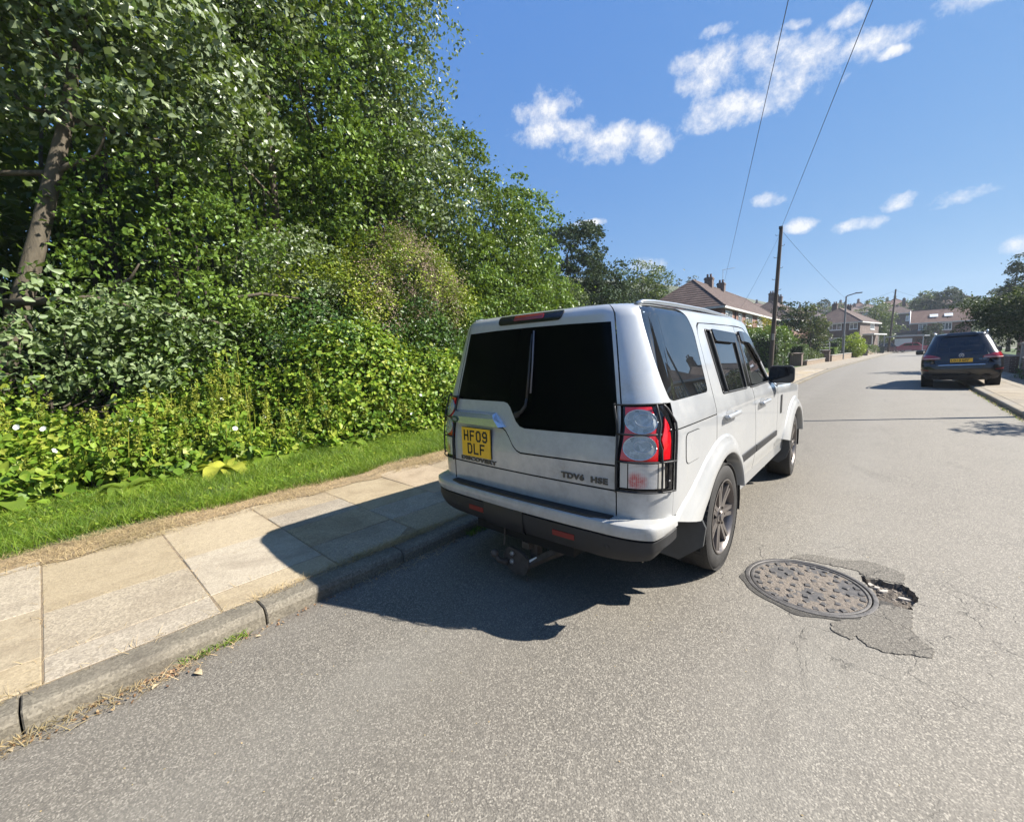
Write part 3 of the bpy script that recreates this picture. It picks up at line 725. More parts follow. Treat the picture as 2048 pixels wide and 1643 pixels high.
fd = sy([(.947, .505), (1.86, .505), (1.86, 1.14), (1.78, 1.26), (1.56, 1.475), (1.375, 1.645), (1.21, 1.714), (.84, 1.724), (.843, 1.60), (.871, 1.17), (.907, .95), (.957, .70)])
fe = sy([(1.868, .505), (2.40, .505)]) + sy(arch_pts(2.885, PI - math.asin(.12 / ARC_R), math.asin(.24 / ARC_R), n=20)) + sy([(3.45, .62), (3.45, 1.05), (2.6, 1.13), (1.95, 1.155), (1.868, 1.14)])
sill = sy([(.41, .395), (2.46, .395), (2.46, .498), (.41, .498)])
bc = [RX_(.668, .648), RX_(.668, .796), (.80, .796), (.882, .796), (.882, .652)] + sy([(-.385, .648), (-.47, .60), (-.55, .60), (-.78, .60)]) + [(.80, .648)]
M_SHELL = M_UNDER
for sd, who in ((1, 'right'), (-1, 'left')):
    # dark inner skin so the shut lines read as gaps
    panel('inner_skin', [RX_(.0, .66), RX_(.0, 1.06), RX_(.65, 1.06), (.70, 1.25), (.93, 1.25)] + sy([(-.9, 1.25), (1.9, 1.20), (3.4, 1.04), (3.4, .62)]) + sy(arch_pts(2.885, math.asin(.24 / .49), PI - math.asin(.10 / .49), .49)) + sy([(2.2, .42), (.6, .42)]) + sy(arch_pts(0, math.asin(.10 / .49), PI - math.asin(.26 / .49), .49)) + sy([(-.93, .66)]), [], M_UNDER, car, .12, off=-.016, thick=.0, side=sd)
    quarter = panel('quarter_panel', ql, [], M_SILVER, car, .045, side=sd)
    ring = panel('body_side_frame', qu, [qg], M_SILVER, car, .035, side=sd)
    panel('quarter_window', qg, [], M_PRIV, car, .05, off=-.0015, side=sd)
    dr = panel('rear_door', rd, [rwin], M_SILVER, car, .045, side=sd)
    panel('window', rwin, [], M_PRIV, dr, .06, off=-.008, side=sd)
    df = panel('front_door', fd, [fwin], M_SILVER, car, .045, side=sd)
    panel('window', fwin, [], M_CLEARG, df, .06, off=-.008, side=sd)
    panel('front_wing', fe, [], M_SILVER, car, .05, side=sd)
    panel('sill', sill, [], M_SILVER2, car, .06, off=-.004, side=sd)
    panel('bumper_corner', bc, [], M_SILVER, car, .04, off=.003, side=sd)
    # inner ring behind the upper frames (dark pillars)
    panel('pillar_lining', sy([(-.15, 1.20), (1.85, 1.17), (1.30, 1.72), (-.10, 1.73)]), [rounded(sy([(.075, 1.25), (.69, 1.238), (.75, 1.643), (.07, 1.668)]), .02), rounded(sy([(.83, 1.235), (1.68, 1.225), (1.50, 1.46), (1.34, 1.60), (1.24, 1.638), (.91, 1.655)]), .03)], M_UNDER, car, .08, off=-.02, thick=0, side=sd)
    # black trim round the door windows and the dividing bars
    t = MB(); strip_tube(t, rwin + rwin[:1], .007, off=.001, side=sd); t.build('window_seal', M_BLACKPL, dr, smooth='all')
    t = MB(); strip_tube(t, fwin + fwin[:1], .007, off=.001, side=sd); t.build('window_seal', M_BLACKPL, df, smooth='all')
    panel('pillar_trim', sy([(.705, 1.235), (.857, 1.228), (.83, 1.665), (.765, 1.668)]), [], M_TRIMGLOSS, dr, .05, off=.003, thick=.006, side=sd)
    panel('pillar_trim', sy([(.868, 1.228), (.835 + .05, 1.228), (.905, 1.665), (.838, 1.665)]), [], M_TRIMGLOSS, df, .05, off=.003, thick=.006, side=sd)
    t = MB(); strip_tube(t, sy([(.175, 1.234), (.165, 1.678)]), .011, off=.0, side=sd); t.build('window_bar', M_BLACKPL, dr, smooth='all')
    # smoked wind deflectors along the top of the door glass
    panel('wind_deflector', rounded(sy([(.19, 1.60), (.70, 1.585), (.745, 1.665), (.175, 1.685)]), [.05, .01, .01, .01]), [], M_TRIMGLOSS, dr, .04, off=.017, thick=.018, side=sd)
    panel('wind_deflector', rounded(sy([(.90, 1.60), (1.25, 1.585), (1.55, 1.40), (1.60, 1.42), (1.36, 1.635), (1.24, 1.672), (.90, 1.685)]), [.02, .05, .01, .01, .04, .03, .01]), [], M_TRIMGLOSS, df, .04, off=.017, thick=.018, side=sd)
    # rubbing strip in two pieces, crease line
    panel('side_moulding', rounded(sy([(.39, .655), (.935, .655), (.935, .715), (.375, .715)]), .008), [], M_GREYPL, dr, .06, off=.012, thick=.014, side=sd)
    panel('side_moulding', rounded(sy([(.955, .655), (1.835, .655), (1.835, .708), (.955, .715)]), .008), [], M_GREYPL, df, .06, off=.012, thick=.014, side=sd)
    for (y0, y1, pa, z_) in ((-.04, .27, dr, 1.083), (1.0, 1.31, df, 1.068)):
        t = MB(); strip_tube(t, [SY(y0 + (y1 - y0) * k / 8, z_) for k in range(9)], [.014] * 3 + [.016] * 3 + [.014] * 3 if False else .017, off=.034, side=sd, res=.5, n=8, sx=.8)
        for yy in (y0 + .02, y1 - .02): strip_tube(t, [SY(yy, z_), SY(yy + .001, z_)], .012, off=.02, side=sd)
        strip_tube(t, [SY(y0 + .01, z_), SY(y0 + .03, z_)], .016, off=.018, side=sd); strip_tube(t, [SY(y1 - .03, z_), SY(y1 - .01, z_)], .016, off=.018, side=sd)
        t.build('door_handle', M_SILVER2, pa, smooth='all')
        panel('handle_recess', arc(*SY((y0 + y1) / 2, z_), .085, 0, 2 * PI, 20, ry=.045)[:-1], [], M_SILVER2, pa, .03, off=.001, thick=.001, side=sd)
    panel('fender_vent', rounded(sy([(1.99, .86), (2.07, .86), (2.09, 1.05), (2.01, 1.05)]), .01), [], M_BLACKPL, car, .03, off=.004, thick=.006, side=sd)
    # tail lamp cluster
    lamp = panel('tail_lamp', [RX_(.668, .806), (.80, .806), (.880, .806), (.880, 1.12), (.862, 1.22), (.845, 1.258)] + [(.842, 1.2585), (.80, 1.258), RX_(.666, 1.258)], [], M_TRIMGLOSS, car, .04, off=-.006, side=sd)
    c1, c2 = RX_(.744, 1.176), RX_(.751, 1.040)
    rl = [RX_(.681, .970), (.808, .970), (.808, 1.075), (.796, 1.10), (.802, 1.18), (.796, 1.252), RX_(.677, 1.252)]
    e1 = arc(*c1, .0595, 0, 2 * PI, 32, ry=.0645)[:-1]; e2 = arc(*c2, .0605, 0, 2 * PI, 32, ry=.0645)[:-1]
    panel('red_lens', rl, [e1, e2], M_REDL, lamp, .02, off=.002, thick=.01, side=sd)
    for ce, rr in ((c1, .0565), (c2, .0575)):
        dn = panel('round_lens', arc(*ce, rr, 0, 2 * PI, 32, ry=rr + .0045)[:-1], [], M_LAMP, lamp, .02, off=.006, thick=.012, side=sd)
        t = MB(); strip_tube(t, arc(*ce, rr + .001, 0, 2 * PI, 32, ry=rr + .0055), .0028, off=.006, side=sd, res=.1); t.build('lens_ring', M_CHROME, lamp, smooth='all')
        t = MB(); strip_tube(t, arc(ce[0] + .01, ce[1] + .008, .032, 0, 2 * PI, 24), .0016, off=.0075, side=sd, res=.1); t.build('lens_ring', M_CHROME, lamp, smooth='all')
    panel('side_red_lens', [(.826, .975), (.866, .975), (.862, 1.06), (.852, 1.15), (.840, 1.20), (.829, 1.13), (.820, 1.08), (.829, 1.04)], [], M_REDL, lamp, .02, off=.003, thick=.01, side=sd)
    panel('clear_lens', [RX_(.715, .823), (.808, .823), (.808, .955), RX_(.715, .957)], [], M_CLENS, lamp, .02, off=.002, thick=.01, side=sd)
    panel('pale_lens_edge', [RX_(.684, .823), RX_(.711, .823), RX_(.711, .957), RX_(.684, .957)], [], M_LENSEDGE, lamp, .02, off=.003, thick=.01, side=sd)
    panel('pale_lens_edge', [(.812, .823), (.838, .823), (.834, .957), (.812, .957)], [], M_LENSEDGE, lamp, .02, off=.003, thick=.01, side=sd)
    gd = MB(); A = RX_(.668, .80)[0]; B = .878
    for z_, e in ((1.262, -.05), (1.108, None), (.966, 0), (.808, 0)):
        if e is None: strip_tube(gd, [(A, z_), (.812, z_)], .006, off=.022, side=sd)
        else: strip_tube(gd, [(A, z_), (B + e * .6, z_)], .0052, off=.022, side=sd)
    strip_tube(gd, [(A, .795), (A, 1.268)], .007, off=.016, side=sd)
    strip_tube(gd, [(.818, .808), (.818, .966), (.814, 1.03), (.804, 1.07), (.804, 1.11), (.811, 1.16), (.808, 1.262)], .006, off=.024, side=sd)
    strip_tube(gd, [(B, .808), (B, 1.16), (B - .028, 1.235), (B - .045, 1.262)], .007, off=.018, side=sd)
    gd.build('lamp_guard', M_BLACKPL, lamp, smooth='all')
    for v_ in (.86, 1.13):
        b_ = MB(); p = body_S(np.array([sd * (B - .022)]), np.array([v_]))[0]; b_.sphere(tuple(p + np.array([sd * .006, -.002, 0])), .005, 8, 5); b_.build('screw', M_BOLT, lamp, smooth='all')
# fuel flap
fl = rounded(sy([(-.735, .905), (-.50, .905), (-.50, 1.085), (-.735, 1.085)]), .045, 6)
panel('fuel_flap_gap', fl, [], M_UNDER, car, .04, off=.0008, thick=.001)
ff = rounded(sy([(-.731, .909), (-.504, .909), (-.504, 1.081), (-.731, 1.081)]), .043, 6)
panel('fuel_flap', ff, [], M_SILVER, car, .04, off=.003, thick=.002)

# tailgate: upper part with the glass, stepped lower edge; lower part; base panel
seam = [(.0, .933), (-.035, .945), (-.07, .975), (-.11, 1.03), (-.140, 1.062), (-.165, 1.078)]
gl_low = [(.02, 1.086), (-.02, 1.096), (-.055, 1.125), (-.085, 1.168), (-.115, 1.215), (-.14, 1.237), (-.175, 1.246)]
def rx(l): return [RX_(x, z) for x, z in l]
glass = rx([(.648, 1.092)] + gl_low + [(-.655, 1.246), (-.60, 1.50), (-.556, 1.716), (-.3, 1.722), (0, 1.724), (.3, 1.722), (.556, 1.716), (.600, 1.50), (.645, 1.26)])
up_o = rx([(.659, .941), (.30, .937)] + seam + [(-.40, 1.090), (-.660, 1.097), (-.660, 1.25), (-.559, 1.76)]) + [RX_(-.553, 1.851), RX_(.553, 1.851)] + rx([(.559, 1.76), (.660, 1.25)])
tg = panel('tailgate', up_o, [glass], M_SILVER, car, .03)
rg = panel('rear_window', glass, [], M_REARG, tg, .08, off=-.001)
panel('tailgate_lower', rx([(.660, .802), (.661, .931), (.30, .927)] + [(x, z - .010) for x, z in seam] + [(-.40, 1.079), (-.661, 1.086), (-.660, .802)]), [], M_SILVER, car, .03)
panel('tailgate_base', rx([(.660, .650), (.660, .793), (-.660, .793), (-.660, .650)]), [], M_SILVER, car, .04, off=.001)
panel('rear_inner', rx([(.68, .66), (.68, 1.24), (-.68, 1.24), (-.68, .66)]), [], M_UNDER, car, .1, off=-.016, thick=0)
hl = panel('brake_light', rounded(rx([(-.27, 1.752), (.235, 1.752), (.262, 1.80), (.262, 1.815), (-.29, 1.815), (-.29, 1.80)]), .025), [], M_TRIMGLOSS, tg, .03, off=.006, thick=.01)
panel('red_lens', rounded(rx([(-.14, 1.772), (.11, 1.772), (.11, 1.806), (-.14, 1.806)]), .012), [], simple('brake_lens', (.22, .006, .010), .12, coat=1.0), hl, .03, off=.008, thick=.004)
# number plate housing (the silver garnish) with badge
def yr_at(x, z): return float(disc_yr(np.array(z)) + .05 * x * x)
g = MB(); zc0, zc1 = 1.083, 1.170
def gp(x, z, d): return (x, yr_at(x, z) - d, z)
vs = [gp(-.655, zc0, .05), gp(-.165, zc0, .05), gp(-.135, zc0, .0), gp(-.135, 1.10, .0), gp(-.655, zc0 + .045, .052), gp(-.215, zc0 + .05, .052), gp(-.655, zc1, .0), gp(-.235, zc1, .0), gp(-.655, zc0, 0), gp(-.645, zc1 - .01, .030), gp(-.245, zc1 - .012, .030)]
g.add(vs, [(0, 1, 5, 4), (1, 2, 3, 7, 10, 5), (4, 5, 10, 9), (9, 10, 7, 6), (0, 8, 2, 1), (0, 4, 9, 6, 8)])
gar = g.build('plate_garnish', simple('garnish_silver', (.60, .62, .65), .20, .75), tg)
b_ = MB(); b_.lathe([(-.004, .024), (.0, .024), (.003, .021), (.003, .001)], 24, 'y'); bo = b_.build('oval_badge', M_GREENB, gar, smooth=30); bo.location = (-.615, yr_at(-.6, 1.10) - .055, 1.106); bo.scale = (1.5, -1, 1.05)
for k, (a, c) in enumerate([((-.012, .004), (.012, .007)), ((-.010, -.006), (.012, -.003)), ((-.004, -.004), (.004, .005))]):
    pass
place_text('badge_lettering', 'LAND\nROVER', .011, 1.1, -.629, 1.099, lambda x, z: yr_at(-.6, 1.10) - .0592, M_STICK, gar, extr=.0004, width=.04)
# plate 279 x 203 mm
pl = MB(); px0, px1, pz0, pz1 = -.545, -.262, .850, 1.056
pl.box((px0, yr_at(-.4, .95) - .022, pz0), (px1, yr_at(-.4, .95) - .014, pz1), bev=.002); plate = pl.build('number_plate', M_YEL, car)
pl = MB(); pl.box((px0 - .002, yr_at(-.4, .95) - .0139, pz0 - .002), (px1 + .004, yr_at(-.4, .95) - .004, pz1 + .001)); pl.build('plate_backing', M_BLACKPL, plate)
GLY = {'H': [[(0, 0), (0, 1)], [(1, 0), (1, 1)], [(0, .5), (1, .5)]], 'F': [[(0, 0), (0, 1), (1, 1)], [(0, .52), (.8, .52)]], '0': [[(.25, 0), (.75, 0), (1, .18), (1, .82), (.75, 1), (.25, 1), (0, .82), (0, .18), (.25, 0)]],
 '9': [[(0, .12), (.25, 0), (.75, 0), (1, .18), (1, .82), (.75, 1), (.25, 1), (0, .82), (0, .65), (.25, .48), (1, .48)]], 'D': [[(0, 0), (0, 1), (.7, 1), (1, .8), (1, .2), (.7, 0), (0, 0)]], 'L': [[(0, 1), (0, 0), (1, 0)]],
 'O': [[(.25, 0), (.75, 0), (1, .18), (1, .82), (.75, 1), (.25, 1), (0, .82), (0, .18), (.25, 0)]], '1': [[(.5, 0), (.5, 1)]], '3': [[(0, .12), (.25, 0), (.75, 0), (1, .18), (1, .4), (.8, .52), (.4, .52)], [(.8, .52), (1, .64), (1, .82), (.75, 1), (.25, 1), (0, .88)]],
 'G': [[(1, .85), (.75, 1), (.25, 1), (0, .82), (0, .18), (.25, 0), (.75, 0), (1, .18), (1, .48), (.55, .48)]], 'P': [[(0, 0), (0, 1), (.75, 1), (1, .85), (1, .62), (.75, .48), (0, .48)]]}
def glyph_row(s_, x0, z0, y_, cw, ch, st, gap, mat, parent, spaces=.5):
    x = x0
    for c in s_:
        if c == ' ': x += cw * spaces; continue
        q = MB()
        for line in GLY[c]:
            for i in range(len(line) - 1):
                a = Vector((x + line[i][0] * (cw - st) + st / 2, z0 + line[i][1] * (ch - st) + st / 2)); b = Vector((x + line[i + 1][0] * (cw - st) + st / 2, z0 + line[i + 1][1] * (ch - st) + st / 2))
                d = (b - a).normalized(); nrm = Vector((-d.y, d.x)) * st / 2; a2 = a - d * st * .45; b2 = b + d * st * .45; yo = y_ - .0002 * (i % 5)
                q.add([(a2.x + nrm.x, yo, a2.y + nrm.y), (b2.x + nrm.x, yo, b2.y + nrm.y), (b2.x - nrm.x, yo, b2.y - nrm.y), (a2.x - nrm.x, yo, a2.y - nrm.y)], [(0, 1, 2, 3)])
        q.build('plate_character', mat, parent); x += cw + gap
yp = yr_at(-.4, .95) - .0228
glyph_row('HF09', -.522, .960, yp, .050, .079, .0135, .0125, M_INK, plate)
glyph_row('DLF', -.488, .868, yp, .050, .079, .0135, .0125, M_INK, plate)
place_text('lettering', 'DISCOVERY', .036, 1.15, -.585, .8125, lambda x, z: yr_at(x, z) - .0035, M_BADGE, car, offset=.0016, extr=.003, width=.37, space=1.12)
place_text('lettering', 'TDV6  HSE', .046, 1.2, .315, .822, lambda x, z: yr_at(x, z) - .0035, M_BADGE, car, offset=.0018, extr=.003, width=.30, space=1.1)
# rear wiper
wp = MB(); 
def wpt(x, z, d): return (x, yr_at(x, z) - d, z)
wp.tube([wpt(-.035, 1.172, .03), wpt(0.012, 1.195, .035), wpt(.048, 1.235, .04), wpt(.052, 1.28, .038)], [.014, .012, .010, .008], 8)
wp.tube([wpt(.052, 1.27, .036), wpt(.048, 1.45, .030), wpt(.040, 1.60, .022), wpt(.036, 1.68, .014)], [.009, .008, .006, .004], 6)
wp.sphere(wpt(-.035, 1.172, .02), .022, 12, 8)
wo = wp.build('rear_wiper', M_BLACKPL, tg, smooth='all')
wp = MB(); wp.tube([wpt(.060, 1.31, .012), wpt(.056, 1.50, .010), wpt(.046, 1.70, .008)], .006, 6); wp.build('wiper_blade', simple('wiper_grey', (.16, .15, .16), .4), wo, smooth='all')

# rear bumper: lofted round the tail
def bump_path(u, d, z):
    """u in [-1,1] : left arch .. round the tail .. right arch; d outwards"""
    s_ = abs(u); sg = -1 if u < 0 else 1
    W_ = .935 + d * .35; Yr = -1.075 - d; rc = (.24 if u > 0 else .30) + .5 * max(d, 0)
    Ls = [W_ - rc, rc * 1.45, 0]; yEnd = -.86; Ls[2] = yEnd - (Yr + rc + .04)
    tot = sum(Ls); l = s_ * tot
    if l < Ls[0]: x = l; y = Yr + .03 * (x / .8) ** 2
    elif l < Ls[0] + Ls[1]:
        t = (l - Ls[0]) / Ls[1]; A = (W_ - rc, Yr + .03 * ((W_ - rc) / .8) ** 2); C_ = (W_, Yr + .045); B = (W_, Yr + rc + .04); w_ = 1.15; den = (1 - t) ** 2 + 2 * w_ * t * (1 - t) + t * t
        x = ((1 - t) ** 2 * A[0] + 2 * w_ * t * (1 - t) * C_[0] + t * t * B[0]) / den; y = ((1 - t) ** 2 * A[1] + 2 * w_ * t * (1 - t) * C_[1] + t * t * B[1]) / den
    else: x = W_; y = Yr + rc + .04 + (l - Ls[0] - Ls[1])
    return (x * sg, y, z)
def loft(name, sec, mat, parent, nu=90, fn=bump_path, smooth=40, **kw):
    us = np.linspace(-1, 1, nu); mb = MB(); vs = []
    for u in us:
        for (d, z) in (sec(u) if callable(sec) else sec): vs.append(fn(u, d, z))
    m = len(vs) // nu; mb.add(vs, [(i * m + k, (i + 1) * m + k, (i + 1) * m + k + 1, i * m + k + 1) for i in range(nu - 1) for k in range(m - 1)])
    return mb.build(name, mat, parent, smooth=smooth, **kw)
def sec_silver(u):
    k = min(1, max(0, (abs(u) - .80) / .2)); dd = .105 * (1 - k) + .006 * k; rise = .0
    zt = .652 ; zb = .572 + .03 * k
    return [(-.03, zt + .004 + .0 * k), (dd * .55, zt + .002), (dd - .018, zt - .001), (dd - .004, zt - .010), (dd, zt - .024), (dd + .002, zt - .045), (dd - .004, zb + .006), (dd - .016, zb)]
bumper = loft('rear_bumper', sec_silver, M_SILVER, car)
def sec_dark(u):
    k = min(1, max(0, (abs(u) - .80) / .2)); dd = .092 * (1 - k) - .002 * k
    zt = .568 + .03 * k; zb = .425 + .03 * k + .11 * max(0, (abs(u) - .55) / .45) ** 2
    return [(dd - .02, zt), (dd, zt - .006), (dd - .002, zt - .06), (dd - .012, zb + .03), (dd - .03, zb), (dd - .10, zb - .01)]
dk = loft('lower_valance', sec_dark, M_GREYPL, bumper)
loft('tow_cover', lambda u: [(.094, .580), (.098, .570), (.097, .50), (.088, .44), (.07, .418), (.0, .41)], M_BLACKPL, bumper, nu=14, fn=lambda u, d, z: bump_path(-.10 + u * .165, d, z))
for u in (-.52, .0, .30, .60):
    b_ = MB(); p = bump_path(u, .091, .50); b_.lathe([(-.004, .016), (0, .016), (.001, .013), (.001, .001)], 20, 'y'); o = b_.build('parking_sensor', M_BLACKPL, bumper, smooth=30); o.location = p; o.scale = (1, -1, 1)
for sg in (1, -1):
    loft('reflector', [(.086, .486), (.094, .488), (.094, .520), (.088, .522)], M_DREDL, bumper, nu=10, fn=lambda u, d, z, sg=sg: bump_path(sg * (.345 + u * .070), d, z))
pad = MB(); n_r = 26; 
padv = []; xs2 = np.linspace(-.635, .655, 40); prof = []
for r in range(7):
    f0 = r / 7; prof += [(f0, .0), (f0 + .02, .006), (f0 + .105, .006), (f0 + .125, .0)]
prof.append((1.0, -.012))
for x in xs2:
    e = max(0, (abs(x) - .55) / .1); y0 = yr_at(x, .65) - .012; y1 = -1.168 + .03 * (x / .8) ** 2 + .02 * e
    for f0, h in prof: padv.append((x, y0 + (y1 - y0) * f0, .6555 + h))
m = len(prof); pad.add(padv, [(i * m + k, (i + 1) * m + k, (i + 1) * m + k + 1, i * m + k + 1) for i in range(39) for k in range(m - 1)])
pad.build('step_pad', M_BLACKPL, bumper)

# wheel arch flares
def flare(cy_, inner, outer_, xin, side, name='arch_flare', mat=None):
    """inner/outer: lists of (angle deg, radius)"""
    A = np.linspace(outer_[0][0], outer_[-1][0], 40); mb = MB(); vs = []
    for a in A:
        ri = np.interp(a, *zip(*inner)); ro = np.interp(a, *zip(*outer_)); c, s_ = math.cos(R_(a)), math.sin(R_(a))
        for k, (f, dx) in enumerate([(-.0, -.10), (-.0, -.012), (.0, .0), (.06, .004), (.35, .002), (.6, -.006), (.82, -.022), (1.0, -.042), (1.03, -.06)]):
            r = ri + (ro - ri) * f; y = cy_ + r * c; z = .385 + r * s_
            base = float(disc_w(np.array(y), np.array(z)))
            x = (xin + dx) if f < .5 else (xin + dx) * (1 - (f - .5) / .5) + (base + .004 + (-.016 if f > 1 else 0)) * ((f - .5) / .5)
            vs.append((x * side, y, z))
    m = 9; mb.add(vs, [(i * m + k, (i + 1) * m + k, (i + 1) * m + k + 1, i * m + k + 1) for i in range(39) for k in range(m - 1)])
    return mb.build(name, mat or M_SILVER, car, smooth='all')
for sd in (1, -1):
    flare(0, [(14, .442), (90, .445), (120, .455), (150, .495), (165, .575)], [(14, .50), (40, .555), (90, .575), (120, .60), (140, .66), (152, .74), (165, .915)], .957, sd)
    flare(2.885, [(14, .445), (90, .445), (150, .46), (166, .50)], [(14, .54), (60, .57), (100, .58), (140, .60), (166, .64)], .962, sd)
    # inner wheel arches
    for cy_ in (0, 2.885):
        q = MB(); A = np.linspace(-12, 192, 18); vs = []
        for a in A: vs += [(sd * .92, cy_ + .47 * math.cos(R_(a)), .385 + .47 * math.sin(R_(a))), (sd * .55, cy_ + .45 * math.cos(R_(a)), .385 + .45 * math.sin(R_(a)))]
        q.add(vs, [(2 * i, 2 * i + 1, 2 * i + 3, 2 * i + 2) for i in range(17)]); q.build('arch_liner', M_UNDER, car, smooth='all')
    q = MB(); P_ = [(.963, .545), (.985, .50), (.972, .385), (.83, .262), (.655, .275), (.655, .42), (.80, .55)]
    q.prism(P_, 0, .018, M=Matrix(((sd, 0, 0, 0), (0, 0, 1, -.585), (0, 1, 0, 0), (0, 0, 0, 1)))); q.build('mud_flap', M_FLAP, car)
    q = MB(); P_ = [(.955, .50), (.965, .42), (.93, .30), (.86, .24), (.78, .26), (.75, .42), (.80, .52)]
    q.prism(P_, 0, .018, M=Matrix(((sd, 0, 0, 0), (0, 0, 1, 2.40), (0, 1, 0, 0), (0, 0, 0, 1)))); q.build('mud_flap', M_FLAP, car)

# roof, rails, windscreen, bonnet, nose
def roof_S(s_, t):
    pass
ts = np.concatenate([np.linspace(0, .67, 9)[:-1], np.linspace(.67, .93, 10)[:-1], np.linspace(.93, SY(1.38, 1.7)[0], 24)])
out = body_S(np.concatenate([-ts[::-1][:-1], ts]), np.full(2 * len(ts) - 1, 1.8542)); vs = []; fs = []; m = len(out); K = 7
for k in range(K):
    f = 1 - k / (K - 1)
    for p in out:
        sp = np.array([0, min(max(p[1], -.55), 1.0), p[2]]); q = sp + (p - sp) * f; q[2] = p[2] + .034 * (1 - f * f); vs.append(tuple(q))
fs = [(k * m + i, k * m + i + 1, (k + 1) * m + i + 1, (k + 1) * m + i) for k in range(K - 1) for i in range(m - 1)]
# front edge closing fan
q = MB(); q.add(vs, fs); q.add([vs[k * m] for k in range(K)] + [vs[k * m + m - 1] for k in range(K)], [(k, k + 1, K + k + 1, K + k) for k in range(K - 1)])
q.build('roof', M_SILVER, car, smooth='all')
for sd in (1, -1):
    q = MB(); pts = []
    for y_, dz, xx in [(-.80, -.004, .655), (-.74, .010, .66), (-.6, .017, .665), (-.3, .022, .665), (.3, .026, .66), (.8, .024, .655), (1.15, .018, .645), (1.28, .0, .64)]:
        pts.append((sd * xx, y_, 1.818 - max(0, y_ - .2) * .030 + dz))
    q.tube(pts, [.010, .012, .013, .013, .013, .013, .012, .010], 8, sx=1.7); q.build('roof_rail', M_RAIL, car, smooth='all')
def apil(k):   # windscreen side line, k 0 bottom .. 1 top
    L = [(1.96, 1.155), (1.84, 1.32), (1.63, 1.53), (1.46, 1.69), (1.37, 1.76)]; i = min(3, int(k * 4)); f = k * 4 - i
    y_ = L[i][0] * (1 - f) + L[i + 1][0] * f; z_ = L[i][1] * (1 - f) + L[i + 1][1] * f; return float(disc_w(np.array(y_), np.array(1.2 + (z_ - 1.2) / float(disc_h(np.array(y_)))) if z_ > 1.2 else np.array(z_))), y_, z_
def wscreen(inset, x0=1.0, ks=np.linspace(0, 1, 9)):
    vs = []; 
    for k in ks:
        w_, y_, z_ = apil(k); w_ -= inset
        for u in np.linspace(-1, 1, 15): vs.append((w_ * u, y_ + .20 * (1 - u * u), z_ + .012 * (1 - u * u)))
    return vs, [(j * 15 + i, j * 15 + i + 1, (j + 1) * 15 + i + 1, (j + 1) * 15 + i) for j in range(len(ks) - 1) for i in range(14)]
q = MB(); q.add(*wscreen(.01)); q.build('windscreen', M_CLEARG, car, smooth='all')
q = MB(); hv = []
for j, y_ in enumerate(np.linspace(1.86, 3.62, 12)):
    w_ = float(disc_w(np.array(y_), np.array(1.12))) - .015
    for u in np.linspace(-1, 1, 15):
        edge = 1.0 - abs(u) ** 6; hv.append((w_ * u, y_ + .14 * (1 - u * u), 1.085 + .050 * edge + .045 * (1 - j / 11) - .05 * (j / 11) ** 3))
q.add(hv, [(j * 15 + i, j * 15 + i + 1, (j + 1) * 15 + i + 1, (j + 1) * 15 + i) for j in range(11) for i in range(14)]); q.build('bonnet', M_SILVER, car, smooth='all')
def nose(u, d, z):
    W_ = .85; Yf = 3.72 + d; l = abs(u); 
    if l < .8: x = l / .8 * (W_ - .14); y = Yf - .05 * (x / .8) ** 2
    else:
        t = (l - .8) / .2; x = (W_ - .14) * (1 - t) ** 2 + 2 * (1 - t) * t * W_ + t * t * (W_ + .01); y = (Yf - .04) * (1 - t) ** 2 + 2 * (1 - t) * t * (Yf - .05) + t * t * (3.42)
    return (math.copysign(x, u), y, z)
loft('front_bumper', [(-.02, .78), (.05, .76), (.06, .60), (.04, .48), (-.02, .40), (-.2, .38)], M_SILVER, car, 40, nose)
loft('grille', [(-.02, 1.06), (.0, 1.05), (.0, .80), (-.02, .78)], M_GREYPL, car, 30, lambda u, d, z: nose(u * .5, d, z))
for sg in (1, -1): loft('headlight', [(-.03, 1.05), (-.005, 1.04), (-.005, .82), (-.02, .80)], M_LAMP, car, 14, lambda u, d, z, sg=sg: nose(sg * (.74 + .22 * u), d, z))
# mirrors
for sd in (1, -1):
    q = MB(); n_ = 14; vs = []
    prof = rounded([(.0, 0), (.215, 0), (.215, .165), (.0, .165)], .045, 5)
    for dy, sc in ((0.0, 1.0), (.02, 1.03), (.07, .96), (.11, .75), (.125, .4)):
        for a, c in prof: vs.append((sd * (.848 + .107 + (a - .107) * sc), 1.74 + dy, 1.195 + .082 + (c - .082) * sc))
    m = len(prof); q.add(vs, [tuple(range(m))] + [(j * m + i, j * m + (i + 1) % m, (j + 1) * m + (i + 1) % m, (j + 1) * m + i) for j in range(4) for i in range(m)] + [tuple(4 * m + i for i in range(m))])
    mo = q.build('side_mirror', M_BLACKPL, car, smooth=50)
    q = MB(); q.tube([(sd * .80, 1.76, 1.22), (sd * .90, 1.80, 1.225)], .03, 8); q.build('mirror_arm', M_BLACKPL, mo, smooth='all')
    q = MB(); q.prism([(x_, z_) for x_, z_ in rounded([(.012, .012), (.203, .012), (.203, .153), (.012, .153)], .035, 4)], 0, .002, M=Matrix(((sd, 0, 0, sd * .848), (0, 0, 1, 1.737), (0, 1, 0, 1.195), (0, 0, 0, 1)))); q.build('mirror_glass', mat_glass('mirror_dark', 1.5, (.01, .01, .012)) if sd > 0 else MAT['mirror_dark'], mo)

